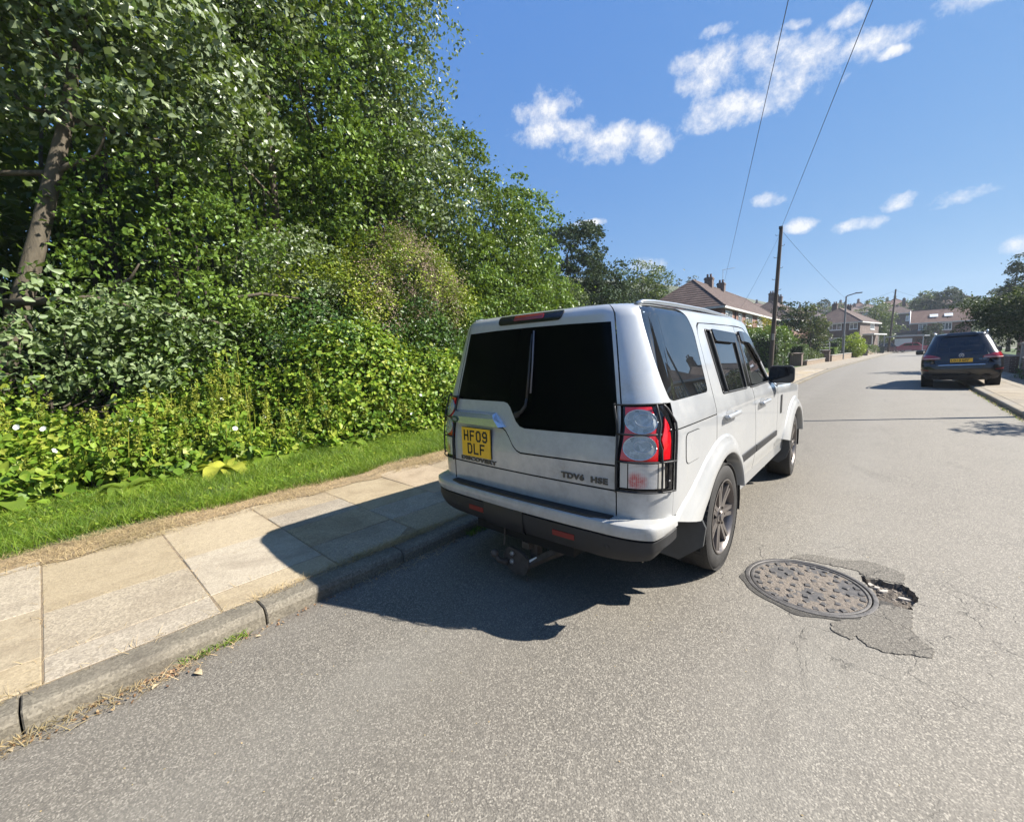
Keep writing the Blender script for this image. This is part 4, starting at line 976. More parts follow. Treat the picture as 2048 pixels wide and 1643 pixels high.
# wheels
def make_wheel(parent, x, y, side, steer=0.0, R=.378, rw=.262, wd=.25, mrim=None, spokes=7):
    e = empty('wheel', (x, y, R), parent=parent); e.rotation_euler.z = steer + (PI if side < 0 else 0)
    prof = [(-wd / 2 + .01, rw - .01), (-wd / 2, rw + .012), (-wd / 2 - .006, (R + rw) / 2), (-wd / 2 + .006, R - .028), (-wd / 2 + .022, R - .008), (-wd / 2 + .05, R - .001)]
    prof = prof + [(-a, b) for a, b in prof[::-1]]
    q = MB(); q.lathe(prof, 72, 'x'); q.v = [(a - wd / 2 + .0, b, c) for a, b, c in q.v]; ty = q.build('tyre', M_RUBBER, e, smooth=50)
    tr = MB(); nt = 64
    for k in range(nt):
        a = 2 * PI * k / nt
        M = Matrix.Rotation(a, 4, 'X')
        for (x0, x1, sk) in ((-.024, .002, .5), (-.080, -.035, 0), (-.145, -.095, .5), (-.205, -.155, 0), (-wd - .0, -wd + .03, .5)):
            a2 = 2 * PI * (k + sk) / nt; M = Matrix.Rotation(a2, 4, 'X'); tr.box((x0 - .002, -.0172, R - .009), (x1 - .002, .0172, R + .0008 - (.006 if x0 > -.03 or x0 < -.23 else 0)), M=M)
    tr.build('tread_blocks', M_RUBBER, ty, kind='stuff')
    rim = MB(); rim.lathe([(.002, rw), (.004, rw - .008), (-.006, rw - .018), (-.030, rw - .026), (-.20, rw - .035)], 60, 'x')
    rim.lathe([(-.085, rw - .03), (-.085, .05)], 40, 'x', mi=1)
    ro = rim.build('rim', [mrim or M_RIM, M_UNDER], e, smooth=40)
    for k in range(spokes):
        a = 2 * PI * k / spokes + .12; M = Matrix.Rotation(a, 4, 'X'); q = MB(); r0, r1 = .045, rw - .014
        for sg in (1, -1):
            w0, w1, w2 = .008, .020, .012
            vs = []
            for (r, c, hw, xf) in ((r0, .014 * sg, .016, -.022), (r0 + (r1 - r0) * .5, .0175 * sg, .0135, -.018), (r1, .026 * sg, .0125, -.008)):
                vs += [(xf, c - hw, r), (xf + .0, c + hw, r), (xf - .035, c + hw * 1.2, r), (xf - .035, c - hw * 1.2, r)]
            vs = [M @ Vector(p) for p in vs]; q.add(vs, [(0, 1, 5, 4), (4, 5, 9, 8), (1, 2, 6, 5), (5, 6, 10, 9), (3, 0, 4, 7), (7, 4, 8, 11)])
        vs = [M @ Vector(p) for p in [(-.026, -.02, r0), (-.026, .02, r0), (-.022, .02, r0 + (r1 - r0) * .60), (-.022, -.02, r0 + (r1 - r0) * .60)]]
        q.add(vs, [(0, 1, 2, 3)]); q.build('spoke', mrim or M_RIM, ro)
    q = MB(); q.lathe([(-.03, .075), (-.018, .070), (-.016, .040), (-.006, .034), (-.004, .001)], 28, 'x'); q.build('hub', mrim or M_RIM, ro, smooth=40)
    for k in range(5):
        a = 2 * PI * k / 5; q = MB(); q.lathe([(-.02, .011), (-.007, .010), (-.006, .001)], 6, 'x', c=(0, .057 * math.cos(a), .057 * math.sin(a))); q.build('wheel_nut', M_STEEL, ro)
    q = MB(); q.lathe([(-.12, .17), (-.10, .17), (-.10, .06)], 32, 'x'); q.build('brake_disc', M_STEEL, ro, smooth=40)
    return e
for (x, y, s_) in ((.927, 0, 1), (-.927, 0, -1), (.930, 2.885, 1), (-.930, 2.885, -1)): make_wheel(car, x, y, s_, steer=.05 if y > 1 else 0)

# underside, seats, steering wheel
q = MB(); q.box((-.62, -.95, .36), (.62, 3.4, .64)); q.box((-.80, .55, .38), (.80, 2.3, .60)); q.box((-.5, -1.02, .30), (.35, -.6, .45)); q.build('underbody', M_UNDER, car)
q = MB(); q.tube([(-.75, 0, .38), (.75, 0, .38)], .06, 10); q.tube([(-.75, 2.885, .38), (.75, 2.885, .38)], .06, 10); q.build('axle', M_UNDER, car)
for (x, y) in ((.40, .75), (-.40, .75), (.40, -.05), (-.40, -.05)):
    q = MB(); q.box((x - .25, y + .05, .75), (x + .25, y + .55, .92), bev=.05); q.box((x - .24, y - .05, .88), (x + .24, y + .10, 1.40), bev=.05); q.box((x - .12, y - .04, 1.42), (x + .12, y + .05, 1.60), bev=.03); q.build('seat', M_SEAT, car)
q = MB(); q.add(*wscreen(.03)); q = MB(); q.box((-.8, 1.40, .75), (.8, 1.95, 1.12), bev=.05); q.build('dashboard', M_SEAT, car)
q = MB(); q.tube([(.40 + .18 * math.cos(a), 1.32 + .05 * math.sin(a), 1.12 + .17 * math.sin(a)) for a in np.linspace(0, 2 * PI, 25)], .014, 6); q.build('steering_wheel', M_SEAT, car, smooth='all')
# tow hitch
h = MB(); h.prism(rounded([(-.205, .20), (-.16, .245), (-.07, .235), (.0, .20), (.015, .14), (-.02, .075), (-.10, .060), (-.17, .085), (-.215, .13)], .02, 3), 0, .022, M=Matrix(((1, 0, 0, 0), (0, 0, 1, -1.06), (0, 1, 0, 0), (0, 0, 0, 1)))); th = h.build('tow_hitch', M_STEEL, car)
h = MB(); h.sphere((-.225, -1.135, .205), .027, 14, 10); h.tube([(-.225, -1.135, .20), (-.21, -1.11, .15), (-.17, -1.07, .13)], [.016, .018, .024], 10); h.build('tow_ball', M_STEEL, th, smooth='all')
for (x, z_) in ((-.125, .205), (-.13, .145)):
    h = MB(); h.lathe([(0, .018), (-.012, .017), (-.014, .012), (-.018, .010), (-.018, .001)], 6, 'y'); o = h.build('bolt', M_BOLT, th); o.location = (x, -1.06, z_)
h = MB(); h.box((-.06, -1.035, .255), (.0, -.9, .30)); h.box((-.03, -.98, .17), (.03, -.93, .42)); h.tube([(-.02, -1.03, .14), (.14, -.98, .24), (.32, -.92, .34)], .030, 4); h.tube([(-.21, -1.05, .24), (-.215, -1.03, .36)], .006, 6); h.tube([(.0, -1.05, .075), (-.01, -1.055, .04)], .005, 5); h.build('hitch_arm', M_STEEL, th)
h = MB(); h.add([(.002, -1.045, .150), (.060, -1.02, .188), (.050, -1.018, .214), (-.008, -1.043, .176)], [(0, 1, 2, 3)]); h.build('sticker', M_STICK, th)
# ================================================================ foliage
def mat_leaf(name, cols, back=None, trans=.28, rough=.46, spec=.32, patch=1.3):
    m, n, b = material(name); out = n.n['Material Output']; g = n.new('ShaderNodeNewGeometry')
    rnd = g.outputs['Random Per Island']
    col = n.ramp(rnd, [(i / (len(cols) - 1), c) for i, c in enumerate(cols)])
    f = n.noise(g.outputs['Position'], patch, 3, .6)
    hs = n.new('ShaderNodeHueSaturation'); n.inp(hs.inputs['Color'], col); n.inp(hs.inputs['Value'], n.rng(f, .3, .7, .62, 1.35)); n.inp(hs.inputs['Hue'], n.rng(f, .3, .7, .512, .49))
    c2 = hs.outputs[0]
    if back: c2 = n.mix(n.math('MULTIPLY', g.outputs['Backfacing'], back[1]), c2, back[0])
    n.l.new(c2, b.inputs['Base Color']); b.inputs['Roughness'].default_value = rough; b.inputs['Specular IOR Level'].default_value = spec
    t = n.new('ShaderNodeBsdfTranslucent'); tcol = n.mix(.5, c2, (.20, .28, .015)); n.l.new(tcol, t.inputs[0])
    mx = n.new('ShaderNodeMixShader'); mx.inputs[0].default_value = trans; n.l.new(b.outputs[0], mx.inputs[1]); n.l.new(t.outputs[0], mx.inputs[2]); n.l.new(mx.outputs[0], out.inputs[0])
    return m
M_POPLAR = mat_leaf('poplar_leaves', [(.055, .098, .018), (.088, .142, .026), (.125, .182, .038), (.17, .21, .06)], ((.26, .30, .20), .55), rough=.38, spec=.5)
M_WPOP = mat_leaf('silvery_leaves', [(.06, .12, .025), (.10, .16, .04), (.18, .23, .10)], ((.30, .36, .20), .38), rough=.5)
M_WOOD = mat_leaf('woodland_leaves', [(.048, .088, .014), (.082, .130, .020), (.118, .172, .030)], rough=.38)
M_BRIGHT = mat_leaf('hazel_leaves', [(.075, .14, .020), (.115, .19, .028), (.16, .235, .04)], rough=.42)
M_YELG = mat_leaf('creeper_leaves', [(.11, .17, .016), (.18, .24, .022), (.27, .29, .035), (.14, .19, .025)], rough=.42, patch=1.0)
M_IVY = mat_leaf('ivy_leaves', [(.035, .088, .012), (.06, .125, .018), (.09, .16, .025)], rough=.42, spec=.45)
M_NETTLE = mat_leaf('undergrowth_leaves', [(.09, .18, .018), (.165, .27, .026), (.235, .33, .04), (.33, .36, .05)], trans=.4, rough=.45, patch=1.8)
M_SPIKE = mat_leaf('seed_spikes', [(.20, .25, .03), (.28, .31, .04), (.36, .35, .06)], trans=.3)
M_DARKT = mat_leaf('dark_tree_leaves', [(.020, .040, .018), (.030, .056, .024), (.044, .072, .030)], trans=.10, rough=.6, spec=.15, patch=.5)
M_OLIVE = mat_leaf('olive_leaves', [(.06, .085, .03), (.09, .12, .045), (.12, .15, .06)], patch=.8)
M_GRASS = mat_leaf('grass_blades', [(.08, .155, .012), (.13, .22, .016), (.18, .28, .022), (.28, .32, .05)], trans=.35, rough=.5, patch=1.6)
M_STRAW = mat_leaf('dry_grass_blades', [(.34, .25, .12), (.46, .35, .19), (.28, .19, .09)], trans=.1, rough=.7)
M_DRIED = mat_leaf('dried_flower_heads', [(.34, .24, .19), (.42, .31, .25), (.26, .18, .13)], trans=.15, rough=.8)
M_HEDGE = mat_leaf('hedge_leaves', [(.028, .066, .014), (.05, .10, .018), (.075, .13, .024)], trans=.15, patch=1.0)
M_LIME = mat_leaf('golden_shrub_leaves', [(.26, .34, .02), (.36, .42, .03), (.20, .29, .03)], patch=1.0)
M_AUT = mat_leaf('yellow_orange_leaves', [(.28, .25, .03), (.36, .26, .03), (.16, .20, .03)], patch=1.2)
M_PINKT = mat_leaf('reddish_tipped_leaves', [(.035, .055, .025), (.06, .075, .035), (.16, .13, .09)], patch=1.2)
def mat_bark(name, a, c, sc=7.0):
    m, n, b = material(name); P = pos(n); mp = n.new('ShaderNodeMapping'); mp.inputs['Scale'].default_value = (1, 1, .25); n.l.new(P, mp.inputs[0])
    f = n.noise(mp.outputs[0], sc, 7, .7); n.l.new(n.ramp(f, [(.3, a), (.7, c)]), b.inputs['Base Color']); b.inputs['Roughness'].default_value = .9
    bump(n, b, n.noise(mp.outputs[0], sc * 3, 6, .7), .8, .02); return m
M_BARK = mat_bark('pale_bark', (.048, .038, .025), (.135, .11, .075)); M_BARKD = mat_bark('dark_bark', (.030, .024, .018), (.09, .07, .05))
LR = np.random.default_rng(11)
def leaf_arrays(C, size, out=None, ob=.6, ub=.35, wid=.62, fine=False, droop=0.0, r=LR):
    n = len(C); N = r.normal(0, 1, (n, 3)); N /= np.linalg.norm(N, axis=1, keepdims=True)
    if out is not None: N = N + out * ob
    N[:, 2] += ub; N /= np.linalg.norm(N, axis=1, keepdims=True) + 1e-9
    D = r.normal(0, 1, (n, 3)); D[:, 2] -= droop; D -= N * (D * N).sum(1, keepdims=True); D /= np.linalg.norm(D, axis=1, keepdims=True) + 1e-9
    W = np.cross(N, D); s = (size * r.uniform(.6, 1.35, n))[:, None]; h = wid * .5
    C = C - D * s * .5
    if not fine:
        V = np.stack([C, C + D * s * .48 + W * s * h + N * s * .10, C + D * s, C + D * s * .48 - W * s * h + N * s * .10], 1).reshape(-1, 3)
        b = np.arange(n)[:, None] * 4; F = np.concatenate([b + [0, 1, 2], b + [0, 2, 3]], 1).reshape(-1, 3)
    else:
        V = np.stack([C, C + D * s * .28 + W * s * h + N * s * .09, C + D * s * .66 + W * s * h * .72 + N * s * .05, C + D * s - N * s * .10, C + D * s * .66 - W * s * h * .72 + N * s * .05, C + D * s * .28 - W * s * h + N * s * .09], 1).reshape(-1, 3)
        b = np.arange(n)[:, None] * 6; F = np.concatenate([b + [0, 1, 2], b + [0, 2, 3], b + [0, 3, 4], b + [0, 4, 5]], 1).reshape(-1, 3)
    return V, F
def sub(V, F, V2, F2): return np.r_[V, V2], np.r_[F, F2 + len(V)]
def leaf_obj(name, C, size, mat, parent=None, **kw):
    props = {k: kw.pop(k) for k in ('label', 'cat', 'group', 'kind') if k in kw}
    V, F = leaf_arrays(C, size, **kw); me = fast_mesh(name, V, F); return link(name, me, mat, parent, **props)
def sph(n, r=LR):
    v = r.normal(0, 1, (n, 3)); return v / np.linalg.norm(v, axis=1, keepdims=True)
def crown_points(ells, nclump, per, cs=.32, shell=.62, squash=.75, face=None, r=LR, lo=None, lobe=0):
    """clumps scattered through ellipsoids; returns points, outward directions, clump centres"""
    vol = np.array([e[3] * e[4] * e[5] for e in ells]) ** .75; vol /= vol.sum(); ks = r.multinomial(nclump, vol); CC = []; OO = []
    for e, k in zip(ells, ks):
        d = sph(k * 3); 
        if face is not None: d = d[(d @ face > -.35) | (r.random(len(d)) < .3)]
        d = d[:k]; rr = shell + (1.08 - shell) * r.random(len(d)) ** .8
        wob = 1 + .16 * np.sin(d[:, 0] * 5 + e[1]) * np.sin(d[:, 2] * 4 + e[0] * 2)
        CC.append(np.array(e[:3]) + d * rr[:, None] * wob[:, None] * np.array(e[3:6])); OO.append(d)
    CC = np.concatenate(CC); OO = np.concatenate(OO)
    if lo is not None: k = CC[:, 2] > lo; CC = CC[k]; OO = OO[k]
    n = len(CC); sc = cs * r.uniform(.6, 1.4, n)
    if lobe:
        m_ = int(per * lobe); d = sph(n * m_).reshape(n, m_, 3) + OO[:, None, :] * .55 + np.array([.12, .05, .45]); d /= np.linalg.norm(d, axis=2, keepdims=True)
        PL = CC[:, None, :] + d * (sc * 1.35)[:, None, None] * (.78 + .32 * r.random((n, m_, 1))) * np.array([1, 1, .72]); DL = d.reshape(-1, 3)
        m2 = per - m_; PG = CC[:, None, :] + r.normal(0, 1, (n, m2, 3)) * sc[:, None, None] * np.array([1, 1, squash]); return np.r_[PL.reshape(-1, 3), PG.reshape(-1, 3)], np.r_[DL, np.repeat(OO, m2, 0)], CC
    P = CC[:, None, :] + r.normal(0, 1, (n, per, 3)) * sc[:, None, None] * np.array([1, 1, squash]); P = P.reshape(-1, 3); O = np.repeat(OO, per, 0)
    return P, O, CC
def trunk_mb(base, top, r0, r1, bend=.15, seg=9, n=12, seed=0, r2=None):
    q = MB(); rr = np.random.default_rng(seed); pts = []; ra = []
    a, b = np.array(base, float), np.array(top, float); o = rr.normal(0, bend, 3); o[2] = 0
    for i in range(seg + 1):
        t = i / seg; p = a + (b - a) * t + o * math.sin(PI * t) + rr.normal(0, .015, 3) * (i > 0); pts.append(tuple(p)); ra.append((r0 * (1 + .5 * max(0, .12 - t) / .12) + (r1 - r0) * t))
    q.tube(pts, ra, n); return q, pts, ra
def limbs(q, pts, ra, targets, k0=.3, r=.35):
    n = len(pts)
    for i, t in enumerate(targets):
        t = np.array(t); j = min(n - 2, max(int(n * k0), int(np.argmin([abs(p[2] - (t[2] - .9)) for p in pts])))); a = np.array(pts[j]); m = (a + t) / 2 + np.array([0, 0, -.12 * np.linalg.norm(t - a)]) + LR.normal(0, .08, 3)
        rb = min(ra[j] * .5, .05); q.tube([tuple(a), tuple(a * .5 + m * .5 + LR.normal(0, .03, 3)), tuple(m), tuple(m * .5 + t * .5 + LR.normal(0, .05, 3)), tuple(t)], [rb, rb * .8, rb * .6, rb * .4, rb * .18], 5)
def tree(name, label, base, top, r0, ells, ncl, per, lsize, mat, bark=None, cat='tree', group=None, cs=.32, shell=.6, nl=14, face=None, squash=.75, droop=.3, ob=.5, ub=.3, fine=False, crown='crown', wid=.62, bend=.15, extra=None, seed=1, lo=None, clump=True):
    root = empty(name, tuple(base), label=label, cat=cat, group=group); root_loc = Vector(base)
    if clump: ncl, per, cs, lsize = int(ncl * .50), int(per * 1.75), cs * 1.12, lsize * 1.12
    P, O, CC = crown_points(ells, ncl, per, cs, shell, squash, face, lo=lo, lobe=.72 if clump else 0)
    c = leaf_obj(crown, P - np.array(base), lsize, mat, root, out=O, ob=ob, ub=ub, fine=fine, droop=droop, wid=wid)
    q, pts, ra = trunk_mb(base, top, r0, r0 * .35, bend, seed=seed); sel = CC[LR.choice(len(CC), min(nl, len(CC)), replace=False)]
    limbs(q, pts, ra, sel)
    q.v = [tuple(np.array(v) - np.array(base)) for v in q.v]; q.build('trunk', bark or M_BARKD, root, smooth='all', fix=False)
    return root
FACE = np.array([.85, -.35, .25]); FACE = FACE / np.linalg.norm(FACE)
GW = 'trees at the edge of the wood'
tree('tree', 'large tree with thick pale bare trunk at the left end of the wood', (-7.7, -3.82, .35), (-7.7, -1.75, 7.8), .150, [(-8.6, -2.4, 8.8, 2.6, 2.8, 3.0), (-7.4, -1.2, 6.1, 1.3, 1.5, 1.2), (-7.3, -2.9, 6.9, 1.2, 1.2, 1.0), (-8.8, -4.6, 7.0, 1.8, 1.6, 2.4)], 640, 62, .105, M_POPLAR, M_BARK, group=GW, cs=.30, shell=.45, face=FACE, bend=.12)
tree('tree', 'tall slender tree whose straight thin trunk shows between the leaves, second from the left', (-8.4, .55, .38), (-8.5, .9, 11), .10, [(-8.6, .6, 9.9, 2.0, 1.9, 3.3), (-7.6, -.9, 5.9, 1.3, 1.2, 1.1)], 560, 60, .098, M_POPLAR, M_BARK, group=GW, cs=.30, shell=.4, face=FACE, bend=.08)
tree('tree', 'tall leafy tree in the middle of the wood edge above the yellow creeper', (-9.3, 2.15, .42), (-9.2, 2.3, 12), .15, [(-9.1, 2.2, 8.9, 2.2, 2.0, 4.4), (-8.3, 2.4, 5.4, 1.3, 1.5, 1.3)], 620, 60, .100, M_BRIGHT, M_BARK, group=GW, cs=.32, shell=.4, face=FACE)
tree('tree', 'tallest tree with a ragged right outline against the blue sky', (-8.9, 3.85, .42), (-8.9, 3.9, 13.5), .14, [(-8.9, 3.75, 9.9, 1.7, 1.55, 5.0), (-8.6, 4.3, 5.9, 1.6, 1.4, 1.9)], 640, 60, .100, M_POPLAR, M_BARKD, group=GW, cs=.30, shell=.4, face=FACE, lo=3.8)
tree('tree', 'rounded bright green tree stepping down to the right of the tallest tree', (-9.1, 6.5, .42), (-9.1, 6.6, 5.8), .13, [(-9.0, 6.4, 5.6, 2.0, 2.0, 2.9), (-8.6, 7.6, 4.0, 1.6, 1.7, 2.0)], 520, 55, .10, M_WOOD, group=GW, cs=.28, shell=.5, face=FACE)
tree('tree', 'lower green tree behind the creeper mound, next to the silver car roof', (-9.6, 9.0, .42), (-9.6, 9.1, 4.8), .12, [(-9.5, 9.2, 5.2, 2.0, 1.9, 2.6), (-9.3, 10.6, 3.5, 1.7, 1.6, 2.1)], 430, 50, .11, M_BRIGHT, group=GW, cs=.28, shell=.5, face=FACE)
tree('tree', 'small olive green willow-like tree with fine leaves beside the road bank', (-10.3, 12.6, .42), (-10.3, 12.8, 4.6), .10, [(-10.4, 12.4, 3.1, 2.1, 2.2, 1.9), (-10.6, 14.7, 2.5, 2.0, 2.0, 1.6)], 380, 46, .12, M_OLIVE, group=GW, cs=.30, shell=.5, face=FACE, wid=.35)
tree('tree', 'low grey-green bush ending the wood beside the pale roof rail', (-10.6, 18.2, .3), (-10.6, 18.4, 3.2), .08, [(-10.7, 17.6, 2.3, 2.2, 2.3, 1.7), (-9.9, 20.4, 1.9, 1.9, 1.9, 1.4)], 300, 42, .13, M_OLIVE, group=GW, cs=.32, shell=.5, face=FACE, wid=.4)
tree('tree', 'big round dark green tree standing alone beyond the wood', (-18.1, 26.2, .2), (-18.0, 26.2, 9.5), .25, [(-18.0, 26.2, 8.2, 2.9, 2.9, 3.4), (-19.4, 25.2, 5.8, 2.0, 2.0, 2.2), (-16.4, 27.6, 5.2, 2.0, 2.2, 2.2)], 1150, 40, .17, M_DARKT, cat='tree', cs=.30, shell=.72)
tree('tree', 'ragged dark tree at the right foot of the big round one', (-17.6, 31.5, .2), (-17.5, 31.5, 8), .16, [(-17.5, 31.5, 6.9, 2.0, 2.0, 3.0), (-16.6, 33.0, 4.9, 2.0, 2.0, 2.0)], 300, 36, .20, M_DARKT, cs=.4, shell=.45)
tree('tree', 'thin airy tree with a loose top in front of a small cloud', (-16.6, 36.5, .2), (-16.4, 36.5, 9), .14, [(-16.4, 36.5, 7.9, 2.0, 2.0, 2.3), (-15.6, 38.2, 5.6, 2.2, 2.2, 2.0)], 210, 26, .20, M_OLIVE, cs=.42, shell=.45)
tree('tree', 'dark bushy tree behind the first house, left of its roof', (-21.5, 48, .2), (-21.5, 48, 8), .2, [(-21.5, 48, 6.5, 3.4, 4.0, 3.4), (-24.5, 42, 5.5, 3.0, 3.4, 3.0)], 300, 36, .26, M_DARKT, cs=.5)
# trees of the same wood behind and to the left of the camera (seen in the tinted glass, and from the side)
for i, (x, y_, hh) in enumerate([(-9.0, -7.2, 9.5), (-9.4, -11.5, 10.5), (-8.8, -16.0, 10), (-9.6, -21.0, 11), (-9.0, -27.0, 10.5)]):
    tree('tree', ['broad-leaved tree at the very left edge of the view', 'tree of the roadside wood behind the viewpoint, %s along the bank' % ['', 'nearest', 'second', 'third', 'farthest'][i]][0 if i == 0 else 1], (x, y_, .4), (x, y_ + .3, hh), .18, [(x, y_, hh * .68, 2.6, 2.8, hh * .42), (x + .9, y_, 2.6, 1.7, 2.6, 2.2)], 420 if i == 0 else 260, 50 if i == 0 else 34, .11 if i == 0 else .17, M_WOOD if i % 2 else M_POPLAR, group=GW if i == 0 else 'trees behind the viewpoint', cs=.36, shell=.5)
# understorey shrubs
GS = 'shrubs under the trees'
def shrub(label, ells, ncl, per, ls, mat, name='shrub', cat='shrub', cs=.24, **kw):
    b = (ells[0][0], ells[0][1], .3); return tree(name, label, b, (b[0], b[1], ells[0][2] + ells[0][5] * .5), .045, ells, ncl, per, ls, mat, cat=cat, cs=cs, shell=kw.pop('shell', .55), nl=10, group=kw.pop('group', GS), face=FACE, bend=.1, **kw)
shrub('sapling with large silvery white-backed leaves low at the far left', [(-7.0, -3.1, 2.0, .9, 1.1, .75), (-6.9, -2.1, 1.85, .8, .9, .7), (-7.0, -4.4, 1.9, .8, 1.0, .7)], 170, 36, .080, M_WPOP, fine=True, droop=.5)
shrub('dark leafy shrub at the foot of the thick pale trunk', [(-7.7, -5.2, 2.9, 1.0, 1.2, 1.8), (-8.4, -2.2, 1.2, 1.0, 1.0, 1.0)], 170, 44, .085, M_BRIGHT)
shrub('dense dark green shrub between the pale trunk and the slender trunk', [(-7.5, -1.0, 3.2, 1.1, 1.5, 1.7), (-7.2, -.9, 1.7, .9, 1.5, 1.2)], 330, 50, .075, M_BRIGHT)
shrub('leafy shrub below the slender straight trunk', [(-7.6, .8, 2.9, 1.0, 1.2, 1.2), (-7.3, .5, 1.9, .9, 1.3, 1.3)], 290, 50, .072, M_POPLAR)
shrub('tall shrub rising behind the yellowish creeper mound', [(-8.2, 3.0, 4.2, 1.2, 2.0, 1.9), (-8.2, 5.0, 3.0, 1.1, 1.6, 2.2)], 300, 50, .08, M_WOOD)
shrub('green shrub between the creeper mound and the silver car', [(-7.6, 5.9, 2.3, 1.2, 1.6, 2.0), (-7.4, 7.9, 1.9, 1.1, 1.6, 1.8)], 260, 46, .085, M_BRIGHT)
shrub('shrub at the very left edge of the view behind the nettles', [(-7.3, -7.0, 2.0, 1.0, 1.8, 1.8)], 130, 40, .10, M_BRIGHT)
shrub('low hazel shrub beside the silver car, under the lower trees', [(-8.2, 11.0, 2.0, 1.2, 2.0, 1.8), (-8.0, 14.4, 1.7, 1.1, 2.0, 1.5)], 200, 34, .12, M_WOOD)
# creeper-covered mound
mound = empty('creeper_mound', (-6.9, 2.6, .3), label='big rounded mound smothered in yellow-green creeper with pinkish dried heads', cat='shrub')
ME = [(-6.9, 2.95, 2.35, 1.15, 1.65, 2.05), (-6.7, 1.0, 1.9, 1.0, 1.35, 1.5), (-6.8, 4.2, 1.7, .95, 1.0, 1.6)]
P, O, CC = crown_points(ME, 900, 46, .12, .90, .8, FACE); k = (P[:, 2] > 2.6 + .35 * np.sin(P[:, 1] * 3)); B0 = np.array((-6.9, 2.6, .3))
leaf_obj('creeper_leaves', (P - B0)[k], .062, M_YELG, mound, out=O[k], ob=1.0, ub=.5); leaf_obj('ivy_leaves', (P - B0)[~k], .075, M_IVY, mound, out=O[~k], ob=1.0, ub=.4)
P, O, _ = crown_points([(-6.85, 2.75, 3.3, 1.15, .55, 1.1), (-6.75, 1.75, 2.6, 1.05, .30, .85), (-6.85, 3.6, 3.0, 1.1, .35, 1.0)], 230, 60, .10, .96, 1.6, FACE)
leaf_obj('dried_heads', P - B0, .040, M_DRIED, mound, out=O, ob=.6, ub=.2, wid=.4)
P, O, _ = crown_points([(-7.0, 2.6, 1.9, .8, 1.6, 1.7)], 160, 40, .3, .2); leaf_obj('inner_leaves', P - B0, .09, M_WOOD, mound, out=O)
heap = empty('creeper_heap', (-6.0, 1.6, .15), label='bright lime-green heap of creeper spilling towards the grass in front of the mound', cat='shrub'); B1 = np.array((-6.0, 1.6, .15))
P, O, _ = crown_points([(-6.05, 1.05, 1.15, .70, 1.15, 1.12), (-5.85, 2.75, .75, .60, .95, .80), (-6.0, 3.9, .6, .5, .7, .6)], 420, 52, .13, .82, .8, FACE)
leaf_obj('creeper_leaves', P - B1, .078, M_NETTLE, heap, out=O, ob=1.0, ub=.6, fine=True, wid=.8)
# deep wood behind: one dark mass of leaves and many thin trunks
P = np.stack([LR.uniform(-24, -10.5, 60000), LR.uniform(-34, 12, 60000), LR.uniform(.3, 9.5, 60000)], 1); P = P[P[:, 2] < np.where(P[:, 1] > 3, 6.5 - (P[:, 1] - 3) * .38, 9.5) + .6 * np.sin(P[:, 1] * 2)]
hol = (P[:, 0] > -13) & (((P[:, 1] > -4.6) & (P[:, 1] < -.9) & (P[:, 2] < 4.8)) | ((P[:, 1] > .1) & (P[:, 1] < 2.3) & (P[:, 2] > 3.2) & (P[:, 2] < 7.0)))
leaf_obj('far_wood_foliage', P[~hol], .26, M_WOOD, label='dense dark interior foliage of the wood behind the front trees', cat='woodland', kind='stuff')
n = 105000; P = np.stack([-14 - 13 * LR.random(n), LR.uniform(-36, 15, n), .3 + 15.5 * LR.random(n)], 1); top_ = np.where(P[:, 1] > 5, 15.5 - (P[:, 1] - 5) * 1.15, 15.5) + .8 * np.sin(P[:, 1] * 1.7)
leaf_obj('deep_wood_foliage', P[P[:, 2] < top_], .42, M_WOOD, label='darker foliage deeper inside the wood closing the gaps between the trees', cat='woodland', kind='stuff')
ORD = 'first second third fourth fifth sixth seventh eighth ninth tenth eleventh twelfth thirteenth fourteenth fifteenth sixteenth seventeenth eighteenth nineteenth twentieth twenty-first twenty-second twenty-third twenty-fourth twenty-fifth twenty-sixth'.split()
TT = [(LR.uniform(-15, -9.6), LR.uniform(-8, 4)) for i in range(26)]; az_ = [math.atan2(x - 1.73, y + 3.08) for x, y in TT]; rank_ = [sorted(az_).index(a) for a in az_]
for i in range(26):
    x_, y_ = TT[i]; q, *_ = trunk_mb((x_, y_, .3), (x_ + LR.normal(0, .4), y_ + LR.normal(0, .4), 8.5), LR.uniform(.05, .11), .03, .2, n=7, seed=i)
    q.build('bare_tree', M_BARKD if i % 3 else M_BARK, smooth='all', fix=False, label='thin bare trunk in the shade of the wood, %s from the left' % ORD[rank_[i]], cat='tree', group='thin bare trees inside the wood')
# fallen / horizontal branches
q = MB(); q.tube([(-7.6, -3.3, 2.55), (-7.0, -2.4, 2.62), (-6.7, -1.5, 2.35), (-6.55, -.8, 2.25)], [.06, .05, .035, .02], 7); q.tube([(-7.0, -2.4, 2.62), (-6.8, -2.0, 2.9), (-6.6, -1.9, 3.1)], [.03, .02, .01], 6)
q.build('fallen_branch', M_BARK, smooth='all', label='dead branch lying across the shrubs right of the pale trunk foot', cat='branch')
q = MB(); q.tube([(-6.75, -1.1, 2.62), (-6.55, -.3, 2.80), (-6.5, .3, 2.76)], [.035, .03, .015], 7); q.build('fallen_branch', M_BARK, smooth='all', label='sunlit broken bough above the bright undergrowth', cat='branch')
